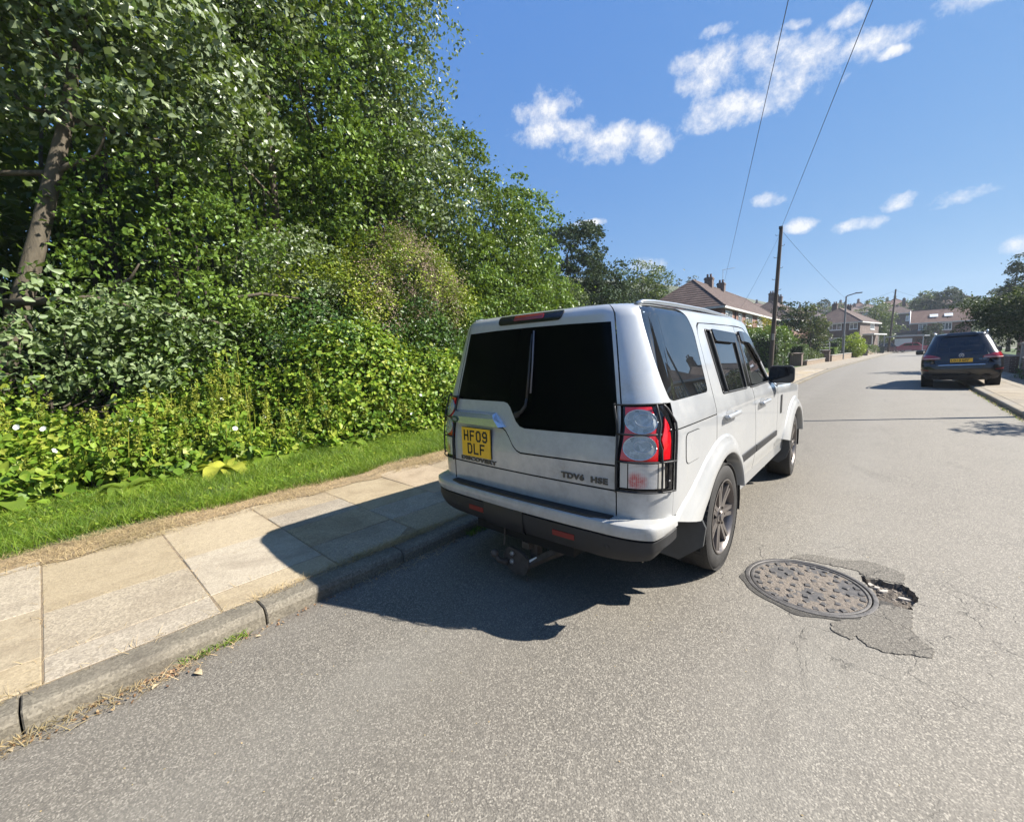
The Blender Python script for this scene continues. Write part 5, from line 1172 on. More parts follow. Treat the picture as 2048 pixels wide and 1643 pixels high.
# undergrowth: nettles, bindweed, docks
def uh(x, y):
    d = np.clip((-5.02 - x) / 1.2, 0, 1); n_ = .82 + .22 * np.sin(y * 2.3 + 1) * np.sin(x * 3 + y * .7) + .12 * np.sin(y * 5.1 + x * 2)
    h = (.22 + 1.15 * d ** .7) * n_
    h += 1.15 * np.exp(-((y - 1.1) / 1.1) ** 2 - ((x + 6.15) / .55) ** 2) + .35 * np.exp(-((y - 2.9) / .8) ** 2 - ((x + 5.8) / .5) ** 2) + .25 * np.exp(-((y + 1.3) / .5) ** 2)
    return h * np.where(y > 4.5, .75, 1)
OUT = np.array([[.7, -.15, .5]])
def plants(n, xr, yr_, per, size, taper, fine, mat_h=1.0, ub=.35, spread=.16, cluster=True):
    PP = []; SS = []
    for i in range(n):
        y_ = LR.uniform(*yr_); x_ = xr[0] + (xr[1] - xr[0]) * LR.random() ** .8; x_ = min(x_, -5.04 - .13 * math.sin(y_ * 2.0) - .10 * math.sin(y_ * 5.3) + max(-.36, min(0, (y_ + 1.5) * .12)))
        H = float(uh(np.array(x_), np.array(y_))) * LR.uniform(.62, 1.18) * mat_h; m_ = int(per * LR.uniform(.7, 1.3)); t = 1 - LR.random(m_) ** 1.25 * .85; a = LR.uniform(0, 6.28, m_); r = spread * (1.15 - t * .75) * (.4 + .8 * LR.random(m_)); lx, ly = LR.normal(.04, .10), LR.normal(0, .10)
        PP.append(np.stack([x_ + lx * t + r * np.cos(a), y_ + ly * t + r * np.sin(a), .11 + H * t], 1)); SS.append(size * (1.25 - taper * t) * LR.uniform(.8, 1.25))
    return np.concatenate(PP), np.concatenate(SS)
def size_leaves(P, S, **k):
    V, F = leaf_arrays(P, 1.0, **k); m_ = 6 if k.get('fine') else 4; C_ = V.reshape(-1, m_, 3); C_ = P[:, None, :] + (C_ - C_.mean(1, keepdims=True)) * S[:, None, None]; return C_.reshape(-1, 3), F
P1, S1 = plants(620, (-6.75, -5.1), (-7.5, 5.5), 44, .120, .70, True); V1, F1 = size_leaves(P1, S1, out=OUT, ob=.5, ub=.45, wid=.62, fine=True, droop=.8)
P2, S2 = plants(420, (-6.9, -5.05), (-7.5, 10), 34, .085, .3, True, .8, spread=.30); V2, F2 = size_leaves(P2, S2, out=OUT, ob=.9, ub=.5, wid=.85, fine=True, droop=.6); V, F = sub(V1, F1, V2, F2)
P3, S3 = plants(260, (-6.9, -6.0), (-7.5, 9), 40, .10, .5, True, .95, spread=.3); V2, F2 = size_leaves(P3, S3, out=OUT, ob=.6, ub=.4, wid=.7, fine=True, droop=.4); V, F = sub(V, F, V2, F2)
link('undergrowth', fast_mesh('undergrowth', V, F), M_NETTLE, label='tangled bright green nettles and bindweed along the grass verge', cat='undergrowth', kind='stuff')
q = MB()
for i in range(260):
    y_ = LR.uniform(-6.5, 5); x_ = LR.uniform(-6.3, -5.2); H = float(uh(np.array(x_), np.array(y_))) * LR.uniform(.8, 1.1); q.tube([(x_, y_, .1), (x_ + LR.normal(.05, .06), y_ + LR.normal(0, .06), .1 + H)], [.007, .004], 4, cap=False)
q.build('nettle_stems', M_SPIKE, fix=False, label='thin pale stems inside the nettle bank', cat='undergrowth', kind='stuff')
C = []; 
for i in range(340):
    yy_ = LR.uniform(-6.5, 6); xx_ = LR.uniform(-6.2, -5.2); hh = float(uh(np.array(xx_), np.array(yy_))) + .14 + LR.uniform(-.2, .16); m_ = LR.integers(80, 170); t = LR.random(m_); w_ = .10 * (1 - t * .8); a = LR.uniform(0, 6.28, m_)
    lean = LR.normal(0, .08, 2); C.append(np.stack([xx_ + lean[0] * t + w_ * np.cos(a) * LR.random(m_), yy_ + lean[1] * t + w_ * np.sin(a) * LR.random(m_), hh - .40 + .46 * t], 1))
leaf_obj('flowering_spikes', np.concatenate(C), .042, M_SPIKE, label='yellow-green seed spikes standing above the nettles', cat='undergrowth', kind='stuff', wid=.4)
q = MB()
for i in range(22):
    yy_ = LR.uniform(-4.5, 4.5); xx_ = LR.uniform(-5.9, -5.2); zz = .12 + float(uh(np.array(xx_), np.array(yy_))) * LR.uniform(.6, 1.0); M = Matrix.Translation((xx_ + .05, yy_ - .02, zz)) @ Matrix.Rotation(LR.uniform(.5, 1.6), 4, 'Y') @ Matrix.Rotation(LR.uniform(-1, 1), 4, 'X')
    q.lathe([(0, .004), (.02, .012), (.035, .032)], 10, 'z', M=M)
q.build('bindweed_flowers', simple('white_petals', (.80, .80, .78), .6), smooth='all', label='white trumpet bindweed flowers dotted over the nettles', cat='flower', kind='stuff')
# dock plants with single large leaves at the edge of the grass
def dock(x, y, n, s, lab, mat, seed):
    e = empty('dock_plant', (x, y, .11), label=lab, cat='plant'); r = np.random.default_rng(seed)
    for i in range(n):
        a = 2 * PI * i / n + r.uniform(-.3, .3); L = s * r.uniform(.7, 1.15); w_ = L * .22; el = r.uniform(.55, 1.25); q = MB(); vs = []
        for k in range(7):
            t = k / 6; rr_ = L * t * math.cos(el * (1 - t * .6)); zz = L * t * math.sin(el * (1 - t * .9)) - .25 * L * t ** 3; ww = w_ * math.sin(PI * min(1, t * .95 + .08)) ** .8 + .004
            for u in (-1, 0, 1): vs.append((rr_, u * ww, zz + abs(u) * ww * .35 + .01 * math.sin(k * 2 + u)))
        q.add(vs, [(k * 3 + j, k * 3 + j + 1, (k + 1) * 3 + j + 1, (k + 1) * 3 + j) for k in range(6) for j in range(2)]); o = q.build('large_leaf', mat, e, smooth='all', fix=False); o.rotation_euler.z = a
M_DOCK = mat_leaf('dock_leaf', [(.14, .22, .03), (.20, .27, .04)], trans=.4, rough=.4); M_DOCKY = mat_leaf('yellowing_dock_leaf', [(.34, .38, .05), (.40, .40, .06)], trans=.4)
dock(-4.95, -2.55, 9, .42, 'dock plant with broad leaves at the left of the grass edge', M_DOCK, 1)
dock(-4.88, -1.55, 11, .50, 'dock plant with pale yellowing leaves flopping on the grass', M_DOCKY, 2)
dock(-5.1, -.75, 10, .48, 'large dock plant with upright green leaves, right of the yellowing one', M_DOCK, 3)
dock(-5.1, .35, 9, .42, 'dock plant below the bright creeper heap', M_DOCK, 4)
dock(-5.0, 2.1, 9, .34, 'small dock plant at the foot of the creeper mound', M_DOCK, 5)
dock(-5.3, -3.6, 10, .5, 'dock plant at the far left picture edge with drooping leaves', M_DOCK, 6)
# grass
def blades(n, xr, yr_, h, wd, zf, spread=.5, fn=None, r=LR):
    x = r.uniform(xr[0], xr[1], n); y = r.uniform(yr_[0], yr_[1], n)
    if fn is not None: k = fn(x, y, r.random(n)); x, y = x[k], y[k]; n = len(x)
    a = r.uniform(0, 2 * PI, n); hh = h * r.uniform(.45, 1.3, n); l = spread * hh * r.uniform(.2, 1.2, n); la = r.uniform(0, 2 * PI, n); z = zf(x, y)
    B = np.stack([x, y, z], 1); W = np.stack([np.cos(a), np.sin(a), 0 * a], 1) * (wd * r.uniform(.6, 1.4, n))[:, None]; L = np.stack([np.cos(la) * l, np.sin(la) * l, hh * .62], 1)
    T = B + np.stack([np.cos(la) * l * 2.2, np.sin(la) * l * 2.2, hh * .95], 1)
    V = np.stack([B - W, B + W, B + L + W * .7, B + L - W * .7, T], 1).reshape(-1, 3); b = np.arange(n)[:, None] * 5
    return V, np.concatenate([b + [0, 1, 2], b + [0, 2, 3], b + [3, 2, 4]], 1).reshape(-1, 3)
bz = np.vectorize(bank_z)
def gf(x, y, u): 
    e = -3.40 - .10 * np.sin(y * 1.7) - .06 * np.sin(y * 4.3 + 1); e = e - np.clip(y, -5, 0) * .0
    return (x < e) & (u < .35 + .65 * (.5 + .5 * np.sin(x * 5 + y * 2) * np.sin(y * 3.1 - x)))
V, F = blades(105000, (-5.35, -3.3), (-5.2, 4.0), .105, .0022, bz, .55, gf); V2, F2 = blades(26000, (-5.35, -3.3), (4.0, 16), .12, .004, bz, .5, gf); V, F = sub(V, F, V2, F2)
V2, F2 = blades(9000, (-3.65, -3.32), (-5, 5), .13, .0022, bz, .7, gf); V, F = sub(V, F, V2, F2)
link('grass', fast_mesh('grass', V, F), M_GRASS, label='strip of bright green grass between pavement and undergrowth', cat='grass', kind='stuff')
P = np.stack([LR.uniform(-5.3, -3.5, 9000), LR.uniform(-5.2, 5, 9000), np.zeros(9000)], 1); P[:, 2] = bz(P[:, 0], P[:, 1]) + LR.uniform(.01, .08, 9000); k = (np.sin(P[:, 0] * 4 + P[:, 1] * 1.7) + LR.normal(0, .5, 9000) > .25)
leaf_obj('clover_and_weeds', P[k], .045, M_NETTLE, label='low broad-leaved weeds growing in the grass verge', cat='weeds', kind='stuff', fine=True, ub=2.0, wid=.8)
def sf(x, y, u): return u < np.clip(.35 + .6 * np.sin(y * 2.9) * np.sin(y * 1.3 + 2) + .3 * (x < -3.1), .08, 1)
V, F = blades(42000, (-3.50, -2.93), (-5.2, 6.0), .035, .0013, lambda x, y: .103 + 0 * x, 1.6, sf)
kf = lambda x, y, u: u < np.clip(.22 + .75 * np.sin(y * 2.1 + 4.4) ** 3, .03, 1)
V2, F2 = blades(9000, (-3.05, -1.2), (-4.5, 1.2), .022, .0012, lambda x, y: .099 + 0 * x, 2.0, lambda x, y, u: (np.abs(((y + 9.72) / .72 + .5) % 1 - .5) < .022) | (np.abs(x + 2.02) < .012) | (np.abs(x + 1.43) < .012) | (u < .01)); V, F = sub(V, F, V2, F2)
V2, F2 = blades(15000, (-1.185, -1.10), (-4.5, 1.2), .028, .0012, lambda x, y: .099 + 0 * x, 1.6, kf); V, F = sub(V, F, V2, F2)
gf2 = lambda x, y, u: u < np.clip((1.3 - (x + .97) * 9) * (.30 + .7 * (y < -2.7) + .35 * np.sin(y * 3.7)), 0, 1)
V2, F2 = blades(6500, (-.965, -.80), (-4.6, 3.0), .030, .0014, lambda x, y: .002 + 0 * x, 1.8, gf2); V, F = sub(V, F, V2, F2)
V2, F2 = blades(900, (3.66, 3.76), (7.0, 16), .03, .005, lambda x, y: .0 + 0 * x, 1.6); V, F = sub(V, F, V2, F2)
link('dry_grass', fast_mesh('dry_grass', V, F), M_STRAW, label='straw-coloured dry grass bits along the slab edges and gutter', cat='dry grass', kind='stuff')
V, F = blades(500, (-1.02, -.90), (-.75, -.25), .05, .002, lambda x, y: .0 + 0 * x, .8); V2, F2 = blades(160, (-.98, -.93), (-2.75, -2.45), .04, .002, lambda x, y: .0 + 0 * x, .8); V, F = sub(V, F, V2, F2)
V2, F2 = blades(110, (3.62, 3.74), (7.5, 15), .05, .006, lambda x, y: 0 * x, .8); V, F = sub(V, F, V2, F2)
link('gutter_weeds', fast_mesh('gutter_weeds', V, F), M_GRASS, label='small tufts of weed growing in the gutters', cat='weeds', kind='stuff')
# brown leaf litter in the gutter and a few single dry leaves and chips
n = 1900; yy_ = LR.uniform(-4.6, .8, n); xx_ = -.955 + np.abs(LR.normal(0, .035, n)) * np.where(yy_ < -2.7, 1.6, .8); k = LR.random(n) < np.where(yy_ < -2.75, 1, .28); P = np.stack([xx_, yy_, LR.uniform(.002, .012, n)], 1)[k]
leaf_obj('leaf_litter', P, .016, mat_leaf('brown_litter', [(.12, .06, .03), (.22, .12, .06), (.34, .24, .13)], trans=.05, rough=.8), label='brown crumbled leaf litter lying in the gutter along the kerb', cat='leaf litter', kind='stuff', ub=1.5)
P = np.stack([LR.uniform(-3.4, 3.4, 900), LR.uniform(-3.3, 6, 900), np.full(900, .003)], 1); P = P[(P[:, 0] > -.9)]
leaf_obj('road_grit', P, .008, M_STRAW, label='specks of pale grit scattered over the asphalt', cat='grit', kind='stuff', ub=3)
M_DLEAF = simple('dry_leaf', (.42, .33, .20), .8, var=.3, vscale=60)
for i, (x, y_, a, s_, lab) in enumerate([(-.80, -2.72, .4, .055, 'curled pale dry leaf in the gutter near the left kerb joint'), (-.86, -2.88, 2.2, .035, 'small dry leaf beside the gutter litter'), (-.88, -2.42, 1.2, .03, 'small dry leaf in the gutter left of the car shadow'), (-.89, -3.34, .3, .03, 'pale leaf fragment on the asphalt at the far left')]):
    q = MB(); vs = []
    for k in range(6):
        t = k / 5; w_ = .30 * math.sin(PI * min(1, t * .9 + .1)) * s_
        for u in (-1, 0, 1): vs.append((s_ * (t - .5), u * w_, .002 + abs(u) * w_ * .5 + .08 * s_ * math.sin(PI * t)))
    q.add(vs, [(k * 3 + j, k * 3 + j + 1, (k + 1) * 3 + j + 1, (k + 1) * 3 + j) for k in range(5) for j in range(2)]); o = q.build('dry_leaf', M_DLEAF, fix=False, loc=(x, y_, .003), smooth='all', label=lab, cat='leaf'); o.rotation_euler.z = a
# ================================================================ second car: black estate on the right kerb
M_BLACKP = mat_paint('black_paint', (.003, .0035, .005), .0, .22, .03, False, .5)
M_SKYG = mat_glass('plain_car_glass', 1.6, None, .30); M_LAMPR = simple('car_red_lens', (.30, .010, .015), .1, coat=1.0)
_zw = [.25, .40, .60, .80, .95, 1.02, 1.10, 1.30, 1.50, 1.60]; _ww = [.90, .94, .965, .965, .945, .915, .875, .800, .715, .665]
_zy = [.25, .36, .48, .60, .74, .78, .90, 1.02, 1.08, 1.30, 1.50, 1.60]; _yy = [-.80, -.86, -.925, -.935, -.915, -.865, -.850, -.815, -.775, -.60, -.43, -.36]
def _sm(z, a, b): return (np.interp(z - .03, a, b) + np.interp(z, a, b) + np.interp(z + .03, a, b)) / 3
def est_S(T, V):
    T = np.asarray(T, float); V = np.asarray(V, float); sg = np.where(T < 0, -1.0, 1.0); t = np.abs(T)
    a = np.clip((V - 1.60) / .07, 0, PI / 2); ins = .07 * (1 - np.cos(a)); zc = np.where(V > 1.60, 1.60 + .07 * np.sin(a), V)
    w_ = _sm(np.minimum(zc, 1.6), _zw, _ww) - ins; y0 = _sm(np.minimum(zc, 1.6), _zy, _yy) + ins; rc = .30; xA = w_ - rc; yA = y0 + .06 * xA ** 2; yC = y0 + .06 * w_ ** 2; yB = yC + rc * 1.1
    x1 = t / .60 * xA; y1 = y0 + .06 * x1 ** 2; s = np.clip((t - .60) / .40, 0, 1); W = .95; den = (1 - s) ** 2 + 2 * W * s * (1 - s) + s * s
    x2 = ((1 - s) ** 2 * xA + 2 * W * s * (1 - s) * w_ + s * s * w_) / den; y2 = ((1 - s) ** 2 * yA + 2 * W * s * (1 - s) * yC + s * s * yB) / den
    y3 = yB + (t - 1.0); x3 = w_ - .03 * np.clip(y3 - 1.8, 0, 3) ** 2
    return np.stack([np.where(t < .6, x1, np.where(t < 1, x2, x3)) * sg, np.where(t < .6, y1, np.where(t < 1, y2, y3)), zc], -1)
def e_w(z): return float(_sm(np.array(min(z, 1.6)), _zw, _ww))
def ER(x, z): return (.60 * x / (e_w(z) - .30), z) if abs(x) <= e_w(z) - .30 else (math.copysign(.6 + (abs(x) - (e_w(z) - .30)) * 1.0, x), z)
def ES(y, z):
    y0 = float(_sm(np.array(min(z, 1.6)), _zy, _yy)); w_ = e_w(z); return (1.0 + y - (y0 + .06 * w_ * w_ + .33), z)
est = empty('parked_car', (3.53, 17.35, .035), rz=-.04, label='black estate car with a round silver emblem, parked half on the right pavement', cat='car'); est.rotation_euler.y = -.035; est.scale = (.955, 1, 1.04)
def pan(n, o, h, m, par=None, **k): return panel(n, o, h, m, par or est, k.pop('res', .07), fn=est_S, **k)
gl = rounded([ER(-.50, 1.10), ER(.50, 1.10), ER(.56, 1.13), ER(.44, 1.545), ER(.40, 1.56), ER(-.40, 1.56), ER(-.44, 1.545), ER(-.56, 1.13)], .02)
tgate = pan('tailgate', [ER(-.56, .70), ER(.56, .70), ER(.62, .80), (.60, 1.10), ER(.52, 1.50), (.62, 1.60), (.60, 1.70), (-.60, 1.70), (-.62, 1.60), ER(-.52, 1.50), (-.60, 1.10), ER(-.62, .80)], [gl], M_BLACKP)
pan('rear_window', gl, [], M_SKYG, tgate, off=-.004)
pan('rear_bumper', [ER(-.56, .40), ER(.56, .40), (.9, .42), ES(-.40, .42), ES(-.36, .75), (1.0, .76), (.8, .76)] + [ER(.60, .76), ER(.56, .694), ER(-.56, .694), ER(-.60, .76), (-.8, .76), (-1.0, .76)] + [(-a, b) for a, b in (ES(-.36, .75), ES(-.40, .42))] + [(-.9, .42)], [], M_BLACKP)
pan('diffuser', [ER(-.60, .25), ER(.60, .25), (.8, .30), (.85, .415), ER(.56, .395), ER(-.56, .395), (-.85, .415), (-.8, .30)], [], M_BLACKPL)
for sd in (1, -1):
    side_o = [(.625, .805), ER(.56, .765) if False else (.66, .77), (1.0, .77)] + [ES(-.36, .76)] + [ES(.37 * math.cos(a) * 1.08, .37 + .40 * math.sin(a)) for a in np.linspace(PI * .72, .12, 12)] + [ES(.5, .33), ES(2.45, .33)] + [ES(2.90 + .40 * math.cos(a), .37 + .40 * math.sin(a)) for a in np.linspace(PI * .97, .2, 12)] + [ES(3.45, .5), ES(3.45, .80), ES(2.4, 1.0), ES(1.95, 1.04), ES(.9, 1.52), ES(.6, 1.60), (ES(.5, 1.6)[0], 1.71), (.605, 1.71), (.625, 1.60), ER(.525, 1.50), (.605, 1.10)]
    sg1 = rounded([ES(-.42, 1.13), ES(.0, 1.10), ES(1.72, 1.08), ES(.82, 1.49), ES(.5, 1.535), ES(-.20, 1.50)], .05)
    sp = pan('body_side', side_o, [sg1], M_BLACKP, side=sd)
    pan('side_window', sg1, [], M_PRIV, sp, off=-.004, side=sd)
    la = rounded([ER(.47, .915), ER(.60, .90), (.85, .895), (1.06, .93), (1.16, 1.045), (.95, 1.06), (.68, 1.04), ER(.50, .965)], .03)
    lm = pan('tail_lamp', la, [], M_LAMPR, side=sd, off=.006, thick=.01, res=.04)
    pan('lamp_strip', rounded([ER(.50, .925), (.70, .912), (.95, .915), (.95, .93), (.70, .93), ER(.51, .94)], .006), [], simple('lamp_strip_white', (.6, .55, .5), .3) if sd > 0 else MAT['lamp_strip_white'], lm, side=sd, off=.010, thick=.003, res=.05)
    pan('reflector', rounded([(.68, .545), (.98, .565), (.98, .595), (.68, .575)], .01), [], M_DREDL, side=sd, off=.004, thick=.003, res=.05)
    q = MB(); q.tube([(sd * .60, -.25, 1.665), (sd * .62, -.15, 1.72), (sd * .64, .3, 1.735), (sd * .62, 1.0, 1.70), (sd * .60, 1.1, 1.65)], [.015, .02, .02, .018, .012], 8); q.build('roof_rail', M_CHROME, est, smooth='all')
    q = MB(); q.box((sd * .90 if sd > 0 else -1.12, 1.68, 1.02), (1.12 if sd > 0 else -.90, 1.80, 1.17), bev=.03); q.build('side_mirror', M_BLACKP, est)
    q = MB(); q.lathe([(-.02, .05), (0, .05), (0, .04), (.04, .038)], 20, 'y', c=(sd * .60, -.90, .33)); q.v = [(sd * .60 + (a - sd * .60) * 1.9, b, c) for a, b, c in q.v]; q.build('exhaust', M_GREYPL, est)
    for y_ in (0, 2.90):
        make_wheel(est, sd * .94, y_, sd, R=.37, rw=.25, wd=.25, mrim=simple('silver_alloy', (.4, .4, .42), .35, .8) if (sd, y_) == (1, 0) else MAT['silver_alloy'], spokes=5)
        q = MB(); q.lathe([(-.3, .40), (0, .41)] if sd > 0 else [(0, .41), (.3, .40)], 30, 'x', c=(sd * .93, y_, .37)); q.build('arch_liner', M_UNDER, est)
ts = np.concatenate([np.linspace(0, .6, 8)[:-1], np.linspace(.6, 1.0, 10)[:-1], np.linspace(1.0, ES(.55, 1.6)[0], 8)]); out = est_S(np.concatenate([-ts[::-1][:-1], ts]), np.full(2 * len(ts) - 1, 1.7099)); m = len(out); vs = []
for k in range(5):
    for p in out:
        f = 1 - k / 4; sp_ = np.array([0, min(max(p[1], -.1), .4), p[2]]); q_ = sp_ + (p - sp_) * f; vs.append((q_[0], q_[1], p[2] + .03 * (1 - f * f)))
M_ROOFP = mat_paint('roof_paint_sky_reflection', (.30, .33, .37), .5, .25, .3, False)  # black car's roof coloured pale to stand in for reflected sky
q = MB(); q.add(vs, [(k * m + i, k * m + i + 1, (k + 1) * m + i + 1, (k + 1) * m + i) for k in range(4) for i in range(m - 1)]); q.build('roof', M_ROOFP, est, smooth='all')
q = MB(); wv = []
for k in range(7):
    t = k / 6; y_ = .55 + 1.42 * t; z_ = 1.67 - .62 * t - .05 * math.sin(PI * t) * -1; w_ = e_w(min(z_, 1.6)) - .05
    for u in np.linspace(-1, 1, 9): wv.append((w_ * u, y_ + .15 * (1 - u * u), z_ + .02 * (1 - u * u)))
q.add(wv, [(j * 9 + i, j * 9 + i + 1, (j + 1) * 9 + i + 1, (j + 1) * 9 + i) for j in range(6) for i in range(8)]); q.build('windscreen', M_SKYG, est, smooth='all')
q = MB(); wv = []
for k in range(8):
    t = k / 7; y_ = 1.92 + 1.75 * t
    for u in np.linspace(-1, 1, 9): wv.append(((.90 - .12 * t) * u, y_ + .12 * (1 - u * u) - .1 * t * abs(u) ** 3, 1.00 - .22 * t ** 1.7 + .05 * (1 - u * u)))
wv += [((.80) * u, 3.72 + .12 * (1 - u * u), .35) for u in np.linspace(-1, 1, 9)]
q.add(wv, [(j * 9 + i, j * 9 + i + 1, (j + 1) * 9 + i + 1, (j + 1) * 9 + i) for j in range(8) for i in range(8)]); q.build('bonnet', M_BLACKP, est, smooth='all')
q = MB(); q.box((-.75, -.7, .28), (.75, 3.2, .62)); q.build('underbody', M_UNDER, est)
for (x, y_) in ((.38, .9), (-.38, .9), (0, .1)):
    q = MB(); q.box((x - .25, y_, .7), (x + .25, y_ + .12, 1.28), bev=.05); q.box((x - .12, y_, 1.30), (x + .12, y_ + .08, 1.44), bev=.03); q.build('seat', M_SEAT, est)
def ey(x, z): return float(est_S(np.array([ER(x, z)[0]]), np.array([z]))[0][1])
q = MB(); q.box((-.26, ey(0, .82) - .014, .795), (.26, ey(0, .82) - .004, .905)); p2 = q.build('number_plate', M_YEL, est)
glyph_row('LO13 GPF', -.235, .815, ey(0, .82) - .0145, .047, .072, .0125, .0105, M_INK, p2, .6)
q = MB(); q.lathe([(.0, .062), (-.008, .062), (-.012, .058), (-.008, .052), (-.006, .001)], 32, 'y', c=(0, ey(0, 1.0) - .004, .995)); bd = q.build('round_emblem', [simple('emblem_silver', (.62, .64, .68), .3, .3)], est, smooth=40)
q = MB(); yb = ey(0, 1.0) - .013
for a_, b_ in (((-.022, .045), (-.006, .012)), ((-.006, .012), (0, .022)), ((0, .022), (.006, .012)), ((.006, .012), (.022, .045)), ((-.045, .025), (-.022, -.040)), ((-.022, -.040), (0, .002)), ((0, .002), (.022, -.040)), ((.022, -.040), (.045, .025))):
    q.tube([(a_[0], yb, .995 + a_[1]), (b_[0], yb, .995 + b_[1])], .0045, 5)
q.build('emblem_letters', MAT['emblem_silver'], bd)
bd.data.materials.append(simple('emblem_blue', (.05, .06, .09), .3))
for p in bd.data.polygons:
    if abs(p.center.x) < .04 and abs(p.center.z - .995) < .04: p.material_index = 1
pan('chrome_strip', [ER(-.54, .705), ER(.54, .705), ER(.54, .722), ER(-.54, .722)], [], M_CHROME, off=.006, thick=.004, res=.1)
place_text('lettering', 'V6 TDI', .04, 1.3, .40, .865, lambda x, z: ey(x, z) - .006, M_CHROME, est, extr=.002, width=.16)
q = MB(); q.tube([(0, ey(0, 1.15) - .02, 1.13), (.22, ey(.2, 1.15) - .03, 1.14)], [.012, .008], 6); q.build('rear_wiper', M_BLACKPL, est)
pan('spoiler', [(-.62, 1.585), (.62, 1.585), (.60, 1.70), (-.60, 1.70)], [], M_BLACKP, tgate, off=.03, thick=.03)
q = MB(); q.tube([(0, -.12, 1.70), (0, -.18, 1.76), (0, -.22, 1.78)], [.03, .018, .006], 8); q.build('roof_aerial', M_BLACKPL, est)

# ================================================================ small far cars
def far_car(name, label, loc, rz, paint, L=4.2, H=1.48, glassm=None):
    e = empty(name, loc, rz=rz, label=label, cat='car'); prof = [(0, .35), (.02, .75), (.35, .92), (.95, .97), (1.55, H - .04), (2.2, H), (3.1, H - .05), (3.75, 1.02), (L, .90), (L + .02, .40), (3.9, .28), (.3, .28)]
    q = MB(); k = len(prof); vs = []
    for x, ins in ((-.86, .06), (-.80, 0), (.80, 0), (.86, .06)):
        for (a, z) in prof:
            up_ = max(0, z - .95); xx = x * (1 - .30 * up_); vs.append((xx, a + (ins if a < L / 2 else -ins) * .6, z if abs(x) < .85 else z - .02))
    q.add(vs, [tuple(range(k))] + [(j * k + i, j * k + (i + 1) % k, (j + 1) * k + (i + 1) % k, (j + 1) * k + i) for j in range(3) for i in range(k)] + [tuple(range(3 * k, 4 * k))]); q.build('body', paint, e, smooth=40)
    for sd in (1, -1):
        for gpoly in ([(1.12, 1.0), (1.62, H - .10), (2.15, H - .07), (2.15, 1.0)], [(2.22, 1.0), (2.22, H - .07), (3.02, H - .12), (3.52, 1.02)]):
            q = MB(); q.add([(sd * (.872 * (1 - .30 * max(0, z - .95)) + .0), a, z) for a, z in gpoly], [(0, 1, 2, 3)]); q.build('side_window', M_TRIMGLOSS, e)
        for a in (.78, 3.35):
            q = MB(); q.lathe([(-.2, .20), (-.2, .31), (0, .31), (.005, .29), (.004, .21)], 24, 'x', c=(sd * .84 + (.0 if sd > 0 else .2), a, .31)); w_ = q.build('wheel', M_RUBBER, e)
            q = MB(); q.lathe([(0, .21), (.004, .19), (.0, .06), (.008, .001)], 16, 'x', c=(sd * .845 - (0 if sd > 0 else .01), a, .31)); q.build('rim', MAT['silver_alloy'], w_)
    for a, z0, z1, a2 in ((.93, 1.0, H - .07, 1.50), (3.80, 1.04, H - .10, 3.15)):
        q = MB(); q.add([(-.70, a - .02 if a < 2 else a + .02, z0), (.70, a - .02 if a < 2 else a + .02, z0), (.62, a2 - .02 if a < 2 else a2 + .02, z1 + .02), (-.62, a2 - .02 if a < 2 else a2 + .02, z1 + .02)], [(0, 1, 2, 3)]); q.build('windscreen', M_TRIMGLOSS, e)
    for sd in (1, -1):
        q = MB(); q.box((sd * .75 - .12, -.02, .70), (sd * .75 + .12, .06, .84), bev=.02); q.build('headlight', M_LENSEDGE, e)
        q = MB(); q.box((sd * .78 - .10, L - .05, .74), (sd * .78 + .10, L + .04, .92), bev=.02); q.build('tail_light', M_LAMPR, e)
    return e
M_REDP = mat_paint('red_paint', (.30, .012, .030), .2, .3, .15, False); M_GREYP = mat_paint('dark_grey_paint', (.05, .055, .065), .4, .3, .2, False)
far_car('parked_car', 'small red hatchback seen side-on in front of the houses at the end of the road', (6.75, 94.6, 0), PI / 2 + .03, M_REDP, 4.1, 1.52)
far_car('parked_car', 'dark grey car in front of the white garage door at the road end', (3.1, 97.6, 0), PI / 2 + .5, M_GREYP, 4.0, 1.6)

# ================================================================ houses
def mat_brick(name, a, c, mortar=(.30, .27, .23)):
    m, n, b = material(name); sx = n.new('ShaderNodeSeparateXYZ'); n.inp(sx.inputs[0], objco(n)); cb = n.new('ShaderNodeCombineXYZ')
    n.inp(cb.inputs[0], n.math('ADD', sx.outputs[0], sx.outputs[1])); n.inp(cb.inputs[1], sx.outputs[2])
    br = n.new('ShaderNodeTexBrick'); n.inp(br.inputs['Vector'], cb.outputs[0]); br.inputs['Color1'].default_value = (*a, 1); br.inputs['Color2'].default_value = (*c, 1); br.inputs['Mortar'].default_value = (*mortar, 1)
    br.inputs['Scale'].default_value = 1; br.inputs['Brick Width'].default_value = .225; br.inputs['Row Height'].default_value = .075; br.inputs['Mortar Size'].default_value = .008; br.offset = .5
    col = n.mix(n.rng(n.noise(objco(n), 2.0, 5), .35, .7, 0, .5), br.outputs[0], tuple(x * .7 for x in a)); n.l.new(col, b.inputs['Base Color']); b.inputs['Roughness'].default_value = .9; bump(n, b, br.outputs[1], -.4, .01); return m
M_BRICK = mat_brick('red_brown_brick', (.19, .075, .048), (.13, .055, .038)); M_BRICKD = mat_brick('dark_brick', (.095, .052, .042), (.065, .04, .032)); M_BRICKY = mat_brick('buff_brick', (.25, .185, .125), (.20, .14, .095))
